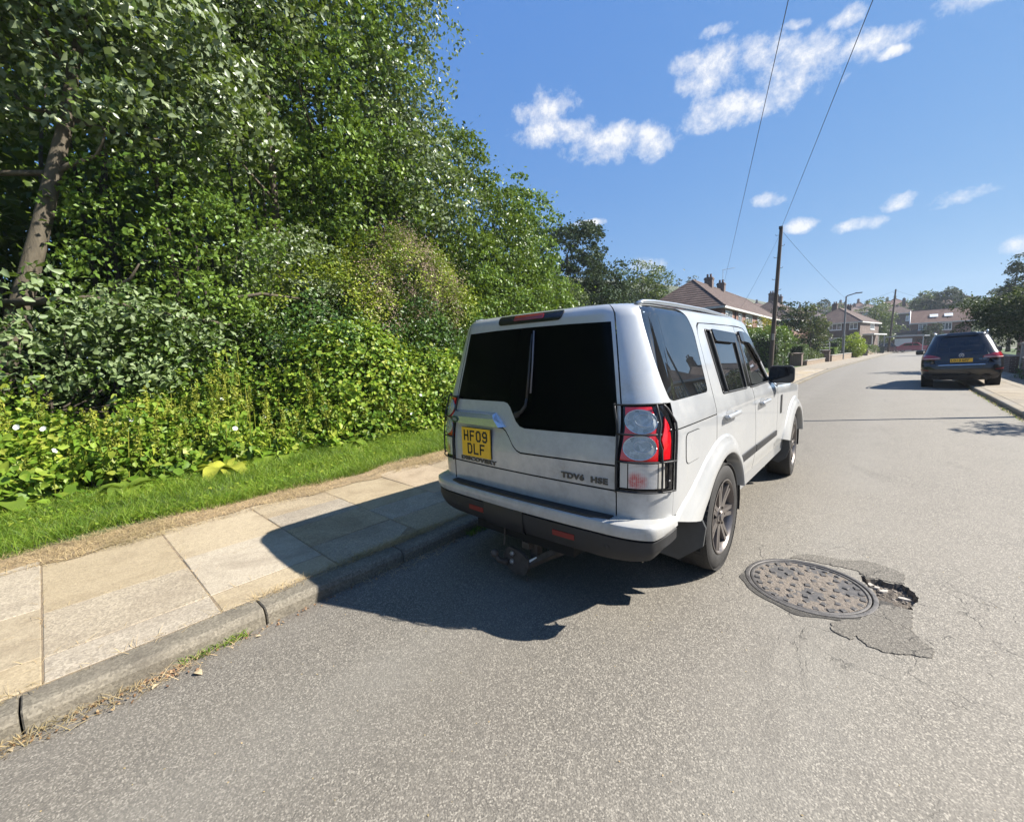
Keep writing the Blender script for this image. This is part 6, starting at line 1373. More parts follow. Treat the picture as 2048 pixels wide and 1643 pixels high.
def mat_tile(name, a, c):
    m, n, b = material(name); P = objco(n); col = n.ramp(n.noise(P, 1.5, 6, .7), [(.3, a), (.7, c)]); v = n.voro(P, 4.0, out=1); col = n.mix(n.rng(n.dot(v, (.33, .33, .33)), .3, .7, 0, .5), col, tuple(x * .7 for x in a))
    n.l.new(col, b.inputs['Base Color']); b.inputs['Roughness'].default_value = .85; bump(n, b, n.noise(P, 30, 4), .4, .01); return m
M_TILE = mat_tile('brown_roof_tile', (.075, .048, .040), (.135, .092, .075)); M_TILER = mat_tile('reddish_roof_tile', (.13, .070, .050), (.18, .11, .085))
M_WHITE = simple('white_upvc', (.74, .75, .74), .4); M_PANE = simple('window_pane', (.10, .12, .13), .05, spec=1, coat=1.0); M_NET = simple('net_curtain_pane', (.34, .36, .37), .12, coat=1.0)
M_FASC = simple('fascia_paint', (.55, .54, .50), .6, var=.1); M_CONC = simple('concrete', (.30, .28, .25), .85, var=.25, vscale=5, bmp=.3)
def roof_face(mb, quad, course, step=.028, rib=0):
    """quad: eave a, eave b, top b, top a -> overlapping stepped tile courses"""
    a, b, c, d = [np.array(p, float) for p in quad]; H = np.linalg.norm((c + d) / 2 - (a + b) / 2); n = max(2, int(H / course)); nr = np.cross(b - a, d - a); nr /= np.linalg.norm(nr)
    if nr[2] < 0: nr = -nr
    for i in range(n):
        t0, t1 = i / n, (i + 1) / n; p0, p1 = a + (d - a) * t0, b + (c - b) * t0; q0, q1 = a + (d - a) * t1, b + (c - b) * t1; o = nr * step
        mb.add([p0 + o, p1 + o, q1 + o * .1, q0 + o * .1, p0, p1], [(0, 1, 2, 3), (4, 5, 1, 0)])
def window(parent, origin, ux, w_, h, mull=2, transom=True, pane=None, depth=.05, name='window'):
    """origin: lower left corner on the wall; ux: unit vector along the wall; outward normal to the right of ux"""
    ux = Vector(ux); nz = Vector((ux.y, -ux.x, 0)); M = Matrix(((ux.x, nz.x, 0, origin[0]), (ux.y, nz.y, 0, origin[1]), (0, 0, 1, origin[2]), (0, 0, 0, 1))); f = .07
    q = MB(); B = lambda a, c: q.box(a, c, M=M)
    B((0, -.02, 0), (w_, depth, f)); B((0, -.02, h - f), (w_, depth, h)); B((0, -.02, f), (f, depth, h - f)); B((w_ - f, -.02, f), (w_, depth, h - f))
    for k in range(1, mull): B((w_ * k / mull - f / 2, -.02, f), (w_ * k / mull + f / 2, depth - .002, h - f))
    if transom and mull > 1: B((f, -.02, h * .70), (w_ / mull - f / 2, depth - .004, h * .70 + f * .8))
    q.box((-.05, -.02, -.07), (w_ + .05, depth + .05, -.001), M=M)
    wo = q.build(name, M_WHITE, parent); q = MB(); q.box((f * .5, -.01, f * .5), (w_ - f * .5, .012, h - f * .5), M=M); q.build('pane', pane or M_PANE, wo); return wo
def house(name, label, loc, rz, W, D, ze, zr, axis='y', hip=True, wall=None, tile=None, wins=(), chim=(), course=.33, oh=.32, cat='house', group=None, doors=(), courses=True):
    """local box x 0..W, y 0..D; S wall at y=0, E wall at x=W"""
    e = empty(name, loc, rz=rz, label=label, cat=cat, group=group); wall = wall or M_BRICK; tile = tile or M_TILE
    q = MB(); q.box((0, 0, -.5), (W, D, ze)); 
    if not hip:
        if axis == 'y': q.add([(0, .001, ze), (W, .001, ze), (W / 2, .001, zr - .05), (0, D - .001, ze), (W, D - .001, ze), (W / 2, D - .001, zr - .05)], [(0, 1, 2), (5, 4, 3)])
        else: q.add([(.001, 0, ze), (.001, D, ze), (.001, D / 2, zr - .05), (W - .001, 0, ze), (W - .001, D, ze), (W - .001, D / 2, zr - .05)], [(2, 1, 0), (3, 4, 5)])
    q.build('wall', wall, e)
    a, b, c, d = (-oh, -oh, ze), (W + oh, -oh, ze), (W + oh, D + oh, ze), (-oh, D + oh, ze); r = MB()
    if axis == 'y':
        h_ = (W / 2 + oh) if hip else 0; r0, r1 = (W / 2, -oh + h_, zr), (W / 2, D + oh - h_, zr); faces = [(b, c, r1, r0), (d, a, r0, r1)] + ([(a, b, r0, r0), (c, d, r1, r1)] if hip else [])
    else:
        h_ = (D / 2 + oh) if hip else 0; r0, r1 = (-oh + h_, D / 2, zr), (W + oh - h_, D / 2, zr); faces = [(a, b, r1, r0), (c, d, r0, r1)] + ([(b, c, r1, r1), (d, a, r0, r0)] if hip else [])
    if courses:
        for f in faces: roof_face(r, f, course)
    else:
        for f in faces: r.add([tuple(p) for p in f], [(0, 1, 2, 3)])
    r.add([a, b, c, d], [(3, 2, 1, 0)]); ro = r.build('roof', tile, e, fix=False)
    q = MB(); q.tube([r0, r1], .09, 6)
    if hip and axis == 'y':
        for (p, s_) in ((a, r0), (b, r0), (c, r1), (d, r1)): q.tube([p, s_], .08, 6)
    q.build('ridge_tiles', tile, ro)
    q = MB(); t = .16
    for (p, s_) in ((a, b), (b, c), (c, d), (d, a)):
        p, s_ = Vector(p), Vector(s_); u = (s_ - p).normalized(); n_ = Vector((u.y, -u.x, 0)); q.add([p + n_ * .02, s_ + n_ * .02, s_ + n_ * .02 - Vector((0, 0, t)), p + n_ * .02 - Vector((0, 0, t)), p - n_ * .05, s_ - n_ * .05, s_ - n_ * .05 - Vector((0, 0, t)), p - n_ * .05 - Vector((0, 0, t))], [(0, 1, 2, 3), (3, 2, 6, 7), (4, 7, 6, 5)])
    q.box((-oh + .05, -oh + .05, ze - .14), (W + oh - .05, D + oh - .05, ze - .10)); q.build('fascia', M_FASC, e)
    for (fc, u0, u1, z0, z1, mu) in wins:
        if fc == 'E': window(e, (W, u0, z0), (0, 1, 0), u1 - u0, z1 - z0, mu, pane=M_NET if (u0 * 7) % 2 < 1 else M_PANE)
        elif fc == 'W': window(e, (0, u1, z0), (0, -1, 0), u1 - u0, z1 - z0, mu)
        else: window(e, (u0, 0, z0), (1, 0, 0), u1 - u0, z1 - z0, mu, pane=M_NET if (u0 * 7) % 2 < 1 else M_PANE)
    for (x, y, z0, z1, wd) in chim:
        q = MB(); q.box((x - wd, y - wd * .8, z0), (x + wd, y + wd * .8, z1)); q.box((x - wd - .05, y - wd * .8 - .05, z1 - .22), (x + wd + .05, y + wd * .8 + .05, z1 - .10)); c_ = q.build('chimney', M_BRICKD, ro)
        for k in (-.4, .4):
            q = MB(); q.lathe([(0, .11), (.28, .09), (.30, .11), (.32, .11)], 10, 'z', c=(x + k * wd, y, z1)); q.build('chimney_pot', M_TILER, c_)
    for (fc, u, w_, h) in doors:
        q = MB()
        if fc == 'E': q.box((W - .02, u, 0), (W + .05, u + w_, h))
        else: q.box((u, -.05, 0), (u + w_, .02, h))
        q.build('door', M_WHITE, e)
    return e
h1 = house('terraced_house', 'long brown-roofed brick terrace with hipped end and two chimneys, left of the telegraph pole', (-14.9, 33.4, 0), R_(1.4), 6.5, 27, 4.95, 7.75, wins=[('E', 1.1, 3.2, 3.75, 4.72, 3), ('E', 5.6, 6.8, 3.75, 4.72, 2), ('E', 8.5, 11.2, 3.75, 4.72, 3), ('E', 13.8, 16.6, 3.75, 4.72, 3), ('E', 18.5, 20.0, 3.75, 4.72, 2), ('E', 22, 24.5, 3.75, 4.72, 3), ('E', 1.1, 3.6, 1.0, 2.2, 3), ('E', 8.5, 11.2, 1.0, 2.2, 3), ('E', 14, 16.6, 1.0, 2.2, 3)], chim=[(3.25, 8.2, 7.3, 8.55, .36), (3.25, 12.6, 7.3, 8.5, .36)], doors=[('E', 5.2, .95, 2.05), ('E', 12.2, .95, 2.05)])
q = MB(); q.tube([(3.35, 12.75, 8.5), (3.35, 12.75, 9.9)], .02, 5); q.tube([(3.3, 12.75, 9.85), (4.4, 13.1, 9.95)], .015, 4)
for k in range(7): q.tube([(3.5 + k * .13, 12.55 + k * .04, 9.87 + k * .01), (3.5 + k * .13, 13.0 + k * .04, 9.87 + k * .01)], .008, 4)
q.build('aerial', M_CONC, h1)
q = MB(); q.tube([(6.56, 4.3, 0), (6.56, 4.3, 4.8)], .05, 6); q.build('drainpipe', M_BLACKPL, h1)
house('terraced_house', 'second brick house with a single brown hip showing behind the telegraph pole', (-15.8, 68, 0), R_(-2), 7.2, 15, 5.4, 8.5, wins=[('S', 4.4, 6.2, 3.9, 4.9, 2), ('E', 2, 4.4, 3.9, 4.9, 3), ('E', 8, 10.4, 3.9, 4.9, 3)], chim=[(3.6, 4.3, 8.2, 9.7, .36), (3.6, 9.5, 8.2, 9.6, .36)])
h3 = house('semi_detached_house', 'brown brick house with three white upper windows facing us, behind the golden shrub', (-8.9, 82.4, 0), R_(-9.5), 7.2, 12, 5.0, 7.5, wall=M_BRICKD, wins=[('S', .6, 1.7, 3.9, 4.85, 2), ('S', 3.1, 4.9, 3.9, 4.85, 3), ('S', 5.9, 6.9, 3.9, 4.85, 2), ('S', 2.9, 5.0, 1.5, 2.7, 3), ('S', .5, 1.9, 1.5, 2.7, 2), ('E', 6.2, 8.8, 3.9, 4.85, 3)], chim=[(3.0, 3.6, 7.0, 8.3, .34), (3.8, 8.5, 7.0, 8.1, .34)])
q = MB(); q.box((7.2, 1.8, 2.95), (8.6, 10.5, 3.13)); q.box((8.3, 2.0, 0), (8.4, 2.1, 2.95)); q.box((8.3, 10.0, 0), (8.4, 10.1, 2.95)); q.box((8.3, 6.0, 0), (8.4, 6.1, 2.95)); q.build('porch_canopy', M_FASC, h3)
q = MB(); q.box((8.7, 7.5, 2.5), (13.5, 12.5, 2.62)); 
for x_ in (8.8, 13.3): q.box((x_, 7.6, 0), (x_ + .1, 7.7, 2.5))
q.build('carport', simple('carport_sheet', (.26, .29, .33), .4), h3)
h4 = house('detached_house', 'house with two white rooflights in a broad brown roof, facing down the road', (4.7, 107, 0), R_(0), 7.6, 6.4, 5.05, 7.5, 'x', False, wins=[('S', .85, 2.0, 3.75, 4.85, 2), ('S', 3.9, 5.2, 3.6, 4.85, 3), ('S', 3.9, 5.2, .9, 2.4, 2)], tile=M_TILER)
q = MB(); q.box((.2, -1.0, 2.75), (2.6, -.02, 2.95)); q.box((.3, -1.0, 0), (.42, -.88, 2.75)); q.box((2.4, -1.0, 0), (2.52, -.88, 2.75)); q.build('porch', M_WHITE, h4)
q = MB(); q.box((.9, -.06, 0), (1.9, .0, 2.1)); q.build('door', M_BLACKP, h4)
for x_ in (2.3, 4.2):
    q = MB(); M = Matrix.Translation((x_, 1.3, 6.28)) @ Matrix.Rotation(math.atan2(2.45, 3.52), 4, 'X'); q.box((0, -.45, 0), (1.1, .45, .07), M=M); q.build('rooflight', M_WHITE, h4)
q = MB(); q.tube([(-.32, -.34, 4.95), (-.32, 3.2, 7.5)], .10, 4); q.build('bargeboard', M_WHITE, h4)
g = empty('garage', (1.7, 104.5, 0), label='low garage with a white up-and-over door under a dark sloping roof', cat='garage')
q = MB(); q.box((.2, 0, 0), (3.5, 5, 2.9)); q.build('wall', M_BRICKD, g); q = MB(); q.add([(-.2, -.3, 2.95), (3.7, -.3, 2.95), (3.7, -.3, 3.9), (-.2, 5, 2.95), (3.7, 5, 2.95), (3.7, 5, 3.9)], [(0, 1, 2), (5, 4, 3), (0, 2, 5, 3), (1, 4, 5, 2), (0, 3, 4, 1)]); q.build('roof', simple('dark_slate', (.035, .04, .05), .6), g)
q = MB(); q.box((-.2, -.34, 2.70), (3.7, -.30, 2.93)); q.build('fascia', M_FASC, g)
q = MB(); q.box((.7, -.04, .05), (3.1, .02, 2.3)); 
for k in range(6): q.box((.72, -.05, .3 + k * .35), (3.08, -.04, .34 + k * .35))
q.build('garage_door', M_WHITE, g)
house('house', 'brick house with one long white window, half hidden behind the one with rooflights', (-1.8, 133, 4.2), 0, 7.6, 8, 4.2, 6.6, 'x', True, wall=M_BRICKD, wins=[('S', 6.0, 7.5, 2.4, 3.5, 3)], courses=False, chim=[(5.5, 4, 6, 7.4, .3)])
# hillside estate: individual small houses
hl = [(-24, 197, ''), (-12, 203, ''), (-6, 188, ''), (-1, 206, ''), (5, 192, ''), (10, 189, ''), (-19, 195, ''), (-37, 200, ''), (17, 196, ''), (-14, 176, ''), (-34, 172, 'left end'), (-27, 186, ''), (-21, 174, ''), (-15, 190, ''), (-9, 178, ''), (-3, 196, ''), (-6, 158, ''), (2, 182, ''), (8, 200, ''), (13, 178, ''), (18, 166, ''), (-30, 205, ''), (-18, 208, ''), (-42, 190, ''), (24, 188, '')]
def lr_rank(L):
    a = [math.atan2(p[0] - 1.73, p[1] + 3.08) for p in L]; return [sorted(a).index(v) for v in a]
hr = lr_rank(hl)
for i, (x, y_, _) in enumerate(hl):
    h_ = house('hillside_house', 'small house on the far hillside, %s from the left' % ORD[hr[i]], (x, y_, land_h(x, y_) + .3), R_([8, -15, 30, 0, -25, 12][i % 6]), 6.5, 7.5, 3.6, 5.6, 'x' if i % 2 else 'y', True, wall=M_BRICK if i % 3 else M_BRICKY, tile=M_TILER if i % 2 else M_TILE, wins=[('S', 1, 2.4, 2.1, 3.1, 2), ('S', 4, 5.5, 2.1, 3.1, 2)], courses=False, chim=[(3.2, 3.5, 5.2, 6.6, .35)], group='houses on the far hillside')
# right-hand side houses (partly behind the round tree, and mirrored in the car windows)
house('house', 'hipped brown-roofed house behind the big spreading tree on the right', (9.6, 36, 0), R_(2), 7, 12, 4.9, 7.6, wins=[('W', 1.5, 3.8, 3.6, 4.7, 3), ('W', 7, 9.5, 3.6, 4.7, 3), ('W', 1.5, 4.2, 1.0, 2.3, 3), ('W', 7, 9.5, 1.0, 2.3, 3), ('S', 1, 2.6, 3.6, 4.7, 2)], chim=[(3.5, 4, 7.2, 8.6, .36)])
house('house', 'pair of brown-roofed houses on the right just outside the picture', (9.8, 20, 0), R_(0), 7, 11, 4.9, 7.6, 'y', False, wins=[('W', 1.5, 3.8, 3.6, 4.7, 3), ('W', 7, 9.5, 3.6, 4.7, 3), ('W', 1.5, 4.2, 1.0, 2.3, 3), ('W', 7, 9.5, 1.0, 2.3, 3)], chim=[(3.5, 5, 7.2, 8.6, .36)])
house('house', 'gabled house on the right, nearer than the picture shows', (10.5, 2, 0), R_(0), 7, 12, 4.9, 7.8, 'x', False, wins=[('W', 1.5, 3.8, 3.6, 4.7, 3), ('W', 8, 10.2, 3.6, 4.7, 3), ('W', 1.5, 4.2, 1.0, 2.3, 3)], chim=[(1.5, 6, 7.2, 8.8, .36)])

# ================================================================ walls, piers, hedges
def low_wall(label, pts, h, th, mat, cap=True, name='garden_wall'):
    e = empty(name, (0, 0, 0), label=label, cat='wall'); q = MB()
    for i in range(len(pts) - 1):
        a, b = Vector((*pts[i], 0)), Vector((*pts[i + 1], 0)); u = (b - a).normalized(); n_ = Vector((u.y, -u.x, 0)) * th / 2; vs = [a + n_, b + n_, b - n_, a - n_]; vs = [tuple(v) for v in vs] + [(v.x, v.y, h) for v in vs]; q.add(vs, [(0, 1, 5, 4), (1, 2, 6, 5), (2, 3, 7, 6), (3, 0, 4, 7), (4, 5, 6, 7)])
    q.build('brickwork', mat, e); q = MB()
    for i in range(len(pts) - 1):
        a, b = Vector((*pts[i], 0)), Vector((*pts[i + 1], 0)); u = (b - a).normalized(); n_ = Vector((u.y, -u.x, 0)) * (th / 2 + .03); L = (b - a).length; k = max(1, int(L / .6))
        for j in range(k):
            p = a + u * (L * j / k + .004); s_ = a + u * (L * (j + 1) / k - .004); vs = [p + n_, s_ + n_, s_ - n_, p - n_]; q.add([(v.x, v.y, h + .001) for v in vs] + [(v.x, v.y, h + .05) for v in vs], [(0, 1, 5, 4), (1, 2, 6, 5), (2, 3, 7, 6), (3, 0, 4, 7), (4, 5, 6, 7)])
    q.build('coping_stones', M_CONC, e, kind='stuff'); return e
def Wx(y): return Lk(y) - 2.35
low_wall('low pale wall in front of the planted garden left of the road', [(Wx(y), y) for y in (36, 38, 40, 42, 43.6)], .42, .22, M_BRICKY)
low_wall('low buff brick wall running from the second pier past the street lamp', [(Wx(y) + .35, y) for y in (44.6, 47, 50, 53, 56, 60, 64)], .62, .22, M_BRICKY)
low_wall('low buff brick wall between the twin piers and the dark bin', [(Wx(y) + .6, y) for y in (67.5, 70, 74, 78)], .65, .22, M_BRICKY)
low_wall('dark stone garden wall along the right pavement behind the black car', [(5.72 + cx(y), y) for y in (14, 18, 22.2)] , .78, .25, M_BRICKD)
low_wall('stone garden wall on the right beyond the concrete gate posts', [(5.72 + cx(y), y) for y in (24.6, 28, 32, 38, 46, 56)], .78, .25, M_BRICKD)
low_wall('garden wall along the right pavement nearer than the picture', [(5.72, y) for y in (-14, -6, 2, 8, 13.0)], .78, .25, M_BRICKD)
def pier(x, y_, h, w_, label, mat, rz=0, cap=.06):
    e = empty('gate_pier', (x, y_, 0), rz=rz, label=label, cat='gate pier'); q = MB(); q.box((-w_ / 2, -w_ / 2, 0), (w_ / 2, w_ / 2, h)); q.build('brickwork', mat, e); q = MB()
    q.box((-w_ / 2 - .04, -w_ / 2 - .04, h + .001), (w_ / 2 + .04, w_ / 2 + .04, h + cap)); q.add([(-w_ / 2, -w_ / 2, h + cap), (w_ / 2, -w_ / 2, h + cap), (w_ / 2, w_ / 2, h + cap), (-w_ / 2, w_ / 2, h + cap), (0, 0, h + cap * 2)], [(0, 1, 4), (1, 2, 4), (2, 3, 4), (3, 0, 4)]); q.build('coping', M_CONC if mat is not M_BRICKD else M_BRICKD, e); return e
pier(-3.46, 35.1, .98, .72, 'widest dark brown brick pier beside the dark hedge and two pale canes', M_BRICKD)
pier(-2.5, 44.2, 1.05, .56, 'dark brick gate pier where the low pale wall ends', M_BRICKD)
pier(-1.2, 65.3, .88, .50, 'left of the twin brick piers beyond the golden shrub', M_BRICKY)
pier(-.45, 67.0, .85, .36, 'right, thinner one of the twin brick piers beyond the golden shrub', M_BRICKD)
pier(5.82, 22.75, 1.32, .22, 'nearer pale concrete gate post on the right pavement edge', M_CONC); pier(5.95, 24.2, 1.30, .22, 'farther pale concrete gate post on the right pavement edge', M_CONC)
def bin_(x, y_, rz, label, mat):
    e = empty('wheelie_bin', (x, y_, .1), rz=rz, label=label, cat='bin'); q = MB(); w0, w1 = .24, .29; vs = [(-w0, -.26, .05), (w0, -.26, .05), (w0, .26, .12), (-w0, .26, .12), (-w1, -.34, .98), (w1, -.34, .98), (w1, .34, .98), (-w1, .34, .98)]; q.add(vs, [(0, 1, 5, 4), (1, 2, 6, 5), (2, 3, 7, 6), (3, 0, 4, 7), (3, 2, 1, 0)]); q.build('body', mat, e)
    q = MB(); q.box((-.31, -.36, .985), (.31, .38, 1.04), bev=.02); q.box((-.28, .36, .95), (.28, .42, .99)); q.build('lid', mat, e)
    for s_ in (1, -1):
        q = MB(); q.lathe([(-.03, .03), (-.03, .10), (.03, .10), (.03, .03)], 14, 'x', c=(s_ * .28, .27, .10)); q.build('wheel', M_RUBBER, e)
bin_(.85, 79.2, .3, 'dark green wheelie bin at the end of the buff wall', simple('dark_green_plastic', (.012, .025, .02), .5))
def hedge(label, x0, x1, y0, y1, h, mat, n, ls=.07, name='hedge', z0=.05, rz=0.0, top=None, cat='hedge', wob=.08):
    c = np.array([(x0 + x1) / 2, (y0 + y1) / 2, 0]); e = empty(name, tuple(c), rz=rz, label=label, cat=cat); hx, hy = (x1 - x0) / 2, (y1 - y0) / 2
    A = np.array([2 * hx * h, 2 * hx * h, 2 * hy * h, 2 * hy * h, 4 * hx * hy]); k = LR.multinomial(n, A / A.sum()); P = []; O = []
    for (kk, ax, sg) in zip(k, (1, 1, 0, 0, 2), (-1, 1, 1, -1, 1)):
        u = LR.uniform(-1, 1, kk); v = LR.uniform(0, 1, kk); dep = -np.abs(LR.normal(0, .07, kk)) + wob * np.sin(u * 6 + v * 5) * np.sin(v * 7) + LR.normal(0, .02, kk)
        if ax == 1: p = np.stack([u * hx, sg * (hy + dep), z0 + v * h], 1); o = (0, sg, 0)
        elif ax == 0: p = np.stack([sg * (hx + dep), u * hy, z0 + v * h], 1); o = (sg, 0, 0)
        else: p = np.stack([u * hx, LR.uniform(-1, 1, kk) * hy, z0 + h + dep], 1); o = (0, 0, 1)
        P.append(p); O.append(np.tile(o, (kk, 1)))
    P = np.concatenate(P); O = np.concatenate(O); leaf_obj('leaves', P, ls, mat, e, out=O, ob=.8, ub=.3)
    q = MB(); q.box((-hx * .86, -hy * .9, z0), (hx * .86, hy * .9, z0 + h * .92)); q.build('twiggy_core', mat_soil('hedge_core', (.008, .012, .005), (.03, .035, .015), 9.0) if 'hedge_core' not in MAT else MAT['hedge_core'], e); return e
def bush(label, ells, ncl, per, ls, mat, name='bush', cat='bush', cs=.18, bark=None, trunk=.06, top=None, shell=.6, **kw):
    b = (ells[0][0], ells[0][1], .1); return tree(name, label, b, top or (b[0], b[1], ells[0][2] + ells[0][5] * .3), trunk, ells, ncl, per, ls, mat, bark, cat=cat, cs=cs, shell=shell, nl=8, bend=.06, **kw)
hedge('tall untrimmed dark hedge behind the telegraph pole, in front of the brick terrace', -7.0, -3.95, 31.0, 35.6, 2.35, M_HEDGE, 9000, .13, wob=.22)
bush('sprawling bright green top growth above the tall dark hedge', [(-5.0, 33.6, 2.55, 1.3, 1.6, .45), (-6.4, 33.0, 2.5, 1.0, 1.4, .5), (-4.1, 34.0, 1.9, .5, 1.2, .8)], 150, 30, .11, M_BRIGHT, cs=.2)
bush('golden orange shrub beneath the terrace windows, left of the telegraph pole', [(-6.7, 37.5, 2.9, 1.1, 1.0, 1.1), (-7.6, 37.6, 2.6, .7, .9, .8)], 110, 30, .12, M_AUT, cs=.2)
bush('dark spreading garden tree with reddish tips behind the hedge', [(-5.2, 44.0, 3.2, 1.6, 1.6, 2.3), (-4.0, 44.5, 2.9, 1.1, 1.2, 1.6)], 230, 36, .15, M_DARKT, name='tree', cat='tree', cs=.3)
bush('tree with pinkish-red leaf tips and pale flowers right of the dark garden tree', [(-3.6, 43.0, 3.6, .9, .9, 1.6), (-3.0, 43.5, 2.6, .7, .8, 1.2)], 110, 26, .13, M_PINKT, name='tree', cat='tree', cs=.24)
bush('small clipped dome-shaped green conifer behind the cut hedge', [(-4.75, 38.9, 1.9, .75, .8, 1.0)], 90, 40, .08, M_HEDGE, cs=.12, shell=.8)
hedge('square clipped hedge behind the widest brick pier', -4.2, -3.15, 36.0, 38.6, 1.65, M_HEDGE, 5200, .08, wob=.03)
bush('loose flowering plants leaning over the low pale wall', [(-3.4, 40.0, .7, .45, 1.4, .5), (-3.1, 42.4, .6, .35, 1.0, .4)], 90, 24, .09, M_OLIVE, name='flowering_plants', cat='plants')
hedge('long pale green hedge crossing the garden behind the low wall', -5.0, -2.3, 54.5, 56.0, 1.9, M_HEDGE, 3600, .12, wob=.05)
hedge('low flat-topped hedge left of the street lamp', -3.35, -2.1, 47.5, 50.5, 1.22, M_BRIGHT, 3600, .10, wob=.04, z0=.1)
bush('bright golden-lime rounded shrub right behind the street lamp', [(-1.35, 58.3, 1.45, .95, 1.1, 1.15), (-.95, 58.6, .95, .6, .9, .8)], 170, 34, .12, M_LIME, cs=.18, shell=.8)
bush('dark green laurel shrub on the left side of the golden one', [(-2.6, 58.6, 1.3, 1.0, 1.0, 1.1)], 90, 30, .14, M_HEDGE, cs=.2)
bush('spreading low junipers above the buff wall', [(-.9, 71, .95, 1.0, 2.6, .45), (-.2, 75.5, .8, .8, 2.0, .4)], 110, 26, .14, M_OLIVE, cs=.2)
bush('feathery willow-like tree behind the far telegraph pole', [(-.6, 101, 6.2, 2.6, 2.4, 3.0), (.9, 102, 3.8, 2.2, 2.2, 2.0), (-2.4, 101, 4.4, 1.6, 1.6, 1.8)], 300, 28, .26, M_OLIVE, name='tree', cat='tree', cs=.5, trunk=.14, top=(-.6, 101, 8), shell=.3)
bush('small palm-like dark tree in front of the house with rooflights', [(7.4, 103.5, 3.2, 1.3, 1.0, 1.1), (7.5, 103.5, 1.6, .7, .7, 1.0)], 100, 26, .24, M_DARKT, name='tree', cat='tree', cs=.3)
bush('big dark rounded tree on the skyline behind the house with rooflights', [(11.0, 142, 10.6, 3.3, 3.0, 3.0), (8.2, 142, 9.6, 2.0, 2.0, 2.3)], 240, 30, .42, M_DARKT, name='tree', cat='tree', cs=.6, trunk=.2)
bush('thinner tree with a forked top left of the dark skyline tree', [(7.0, 140, 10.6, 1.4, 1.4, 2.6)], 80, 22, .36, M_OLIVE, name='tree', cat='tree', cs=.45, trunk=.15)
bush('wide spreading dark tree with brownish sunlit top overhanging the right pavement', [(7.6, 28.6, 2.75, 3.0, 2.6, 1.05), (6.0, 28.3, 2.3, 1.5, 1.6, .8), (9.5, 29.6, 2.8, 2.2, 2.2, 1.1)], 900, 50, .085, M_DARKT, name='tree', cat='tree', cs=.22, trunk=.13, shell=.6, lo=1.35)
bush('reddish brown twiggy growth along the top of the spreading tree', [(7.4, 28.4, 3.55, 2.6, 2.0, .35), (5.6, 28.3, 3.0, 1.0, 1.2, .4)], 150, 26, .08, M_PINKT, cs=.16, shell=.2)
bush('rounded dark shrubs with pale edges behind the right garden wall', [(6.9, 25.6, .85, .9, 1.2, .65), (6.7, 21.5, .75, .7, 1.5, .6)], 130, 30, .09, M_HEDGE, cs=.14)
bush('variegated light green plants between the gate post and the dark shrubs', [(6.25, 23.9, .55, .3, .6, .4)], 40, 24, .07, M_OLIVE, cs=.1)
bush('weeds and low ground cover at the foot of the right garden wall', [(5.45, 20.6, .22, .18, 1.6, .22)], 40, 24, .05, M_HEDGE, cs=.07, trunk=.01)
bush('tall narrow poplar at the right edge of the picture', [(11.75, 70, 8.0, .55, .6, 3.3), (11.4, 70, 5.4, .75, .8, 2.2)], 170, 34, .18, M_DARKT, name='tree', cat='tree', cs=.28, trunk=.15, shell=.4)
bush('second narrow poplar, lower, cut by the right picture edge', [(13.1, 71, 6.4, .6, .7, 2.6)], 90, 30, .18, M_DARKT, name='tree', cat='tree', cs=.28, trunk=.12, shell=.4)
bush('small unseen tree added on the right, its crown flattened to shadow the road', [(7.15, 10.25, 3.4, 1.2, .5, .32), (6.2, 9.9, 3.3, .6, .4, .25)], 60, 30, .09, M_WOOD, name='tree', cat='tree', cs=.16, trunk=.05)  # out-of-view tree put in and shaped for the shadow it throws
# hillside trees, one by one
HT = [(-62, 150, 7, 15), (-54, 156, 6, 14), (-70, 160, 8, 16), (-48, 165, 5, 11), (-38, 160, 4, 8), (-24, 160, 4, 8), (-12, 166, 3.5, 7), (-17, 182, 4, 8), (5, 165, 3.5, 7), (-33, 185, 4, 8), (16, 152, 4, 8), (22, 160, 5, 9), (-1, 172, 3, 6), (30, 170, 6, 10), (-45, 150, 5, 11)]
tr_ = lr_rank(HT)
for i, (x, y_, r_c, hh) in enumerate(HT):
    z = land_h(x, y_); bush('tree standing on the far hillside, %s from the left' % ORD[tr_[i]], [(x, y_, z + hh * .6, r_c * .55, r_c * .5, hh * .42)], 70, 16, .55, M_DARKT if i % 2 else M_OLIVE, name='tree', cat='tree', cs=.8, trunk=.15, group='trees on the far hillside')
P = np.stack([LR.uniform(-95, 60, 26000), LR.uniform(126, 230, 26000), LR.uniform(0, 3.2, 26000)], 1); P[:, 2] += np.array([land_h(a, b) for a, b in P[:, :2]]); P = P[(np.sin(P[:, 0] * .23) * np.sin(P[:, 1] * .17) + LR.normal(0, .3, len(P))) > .0]
leaf_obj('hillside_gardens', P, .75, M_OLIVE, label='hazy green gardens and hedges between the far hillside houses', cat='gardens', kind='stuff')
# white arch, canes
q = MB(); q.tube([(-3.05, 45.2, .1), (-3.05, 45.2, 1.7), (-2.95, 45.2, 1.95), (-2.7, 45.2, 2.05), (-2.45, 45.2, 1.95), (-2.35, 45.2, 1.7), (-2.35, 45.2, .1)], .035, 6)
for k in range(4): q.tube([(-3.05, 45.2, .9 + k * .25), (-2.35, 45.2, .9 + k * .25)], .02, 4)
q.build('garden_arch', M_WHITE, label='white garden arch between the clipped hedge and the second pier', cat='arch')
for i, (a, b) in enumerate((((-4.15, 34.3, .1), (-3.85, 34.4, 1.15)), ((-4.0, 34.3, .1), (-3.9, 34.4, .9)))):
    q = MB(); q.tube([a, b], .02, 5); q.build('garden_cane', M_LENSEDGE, label=['longer pale cane leaning against the dark hedge', 'shorter pale cane leaning against the dark hedge'][i], cat='cane')

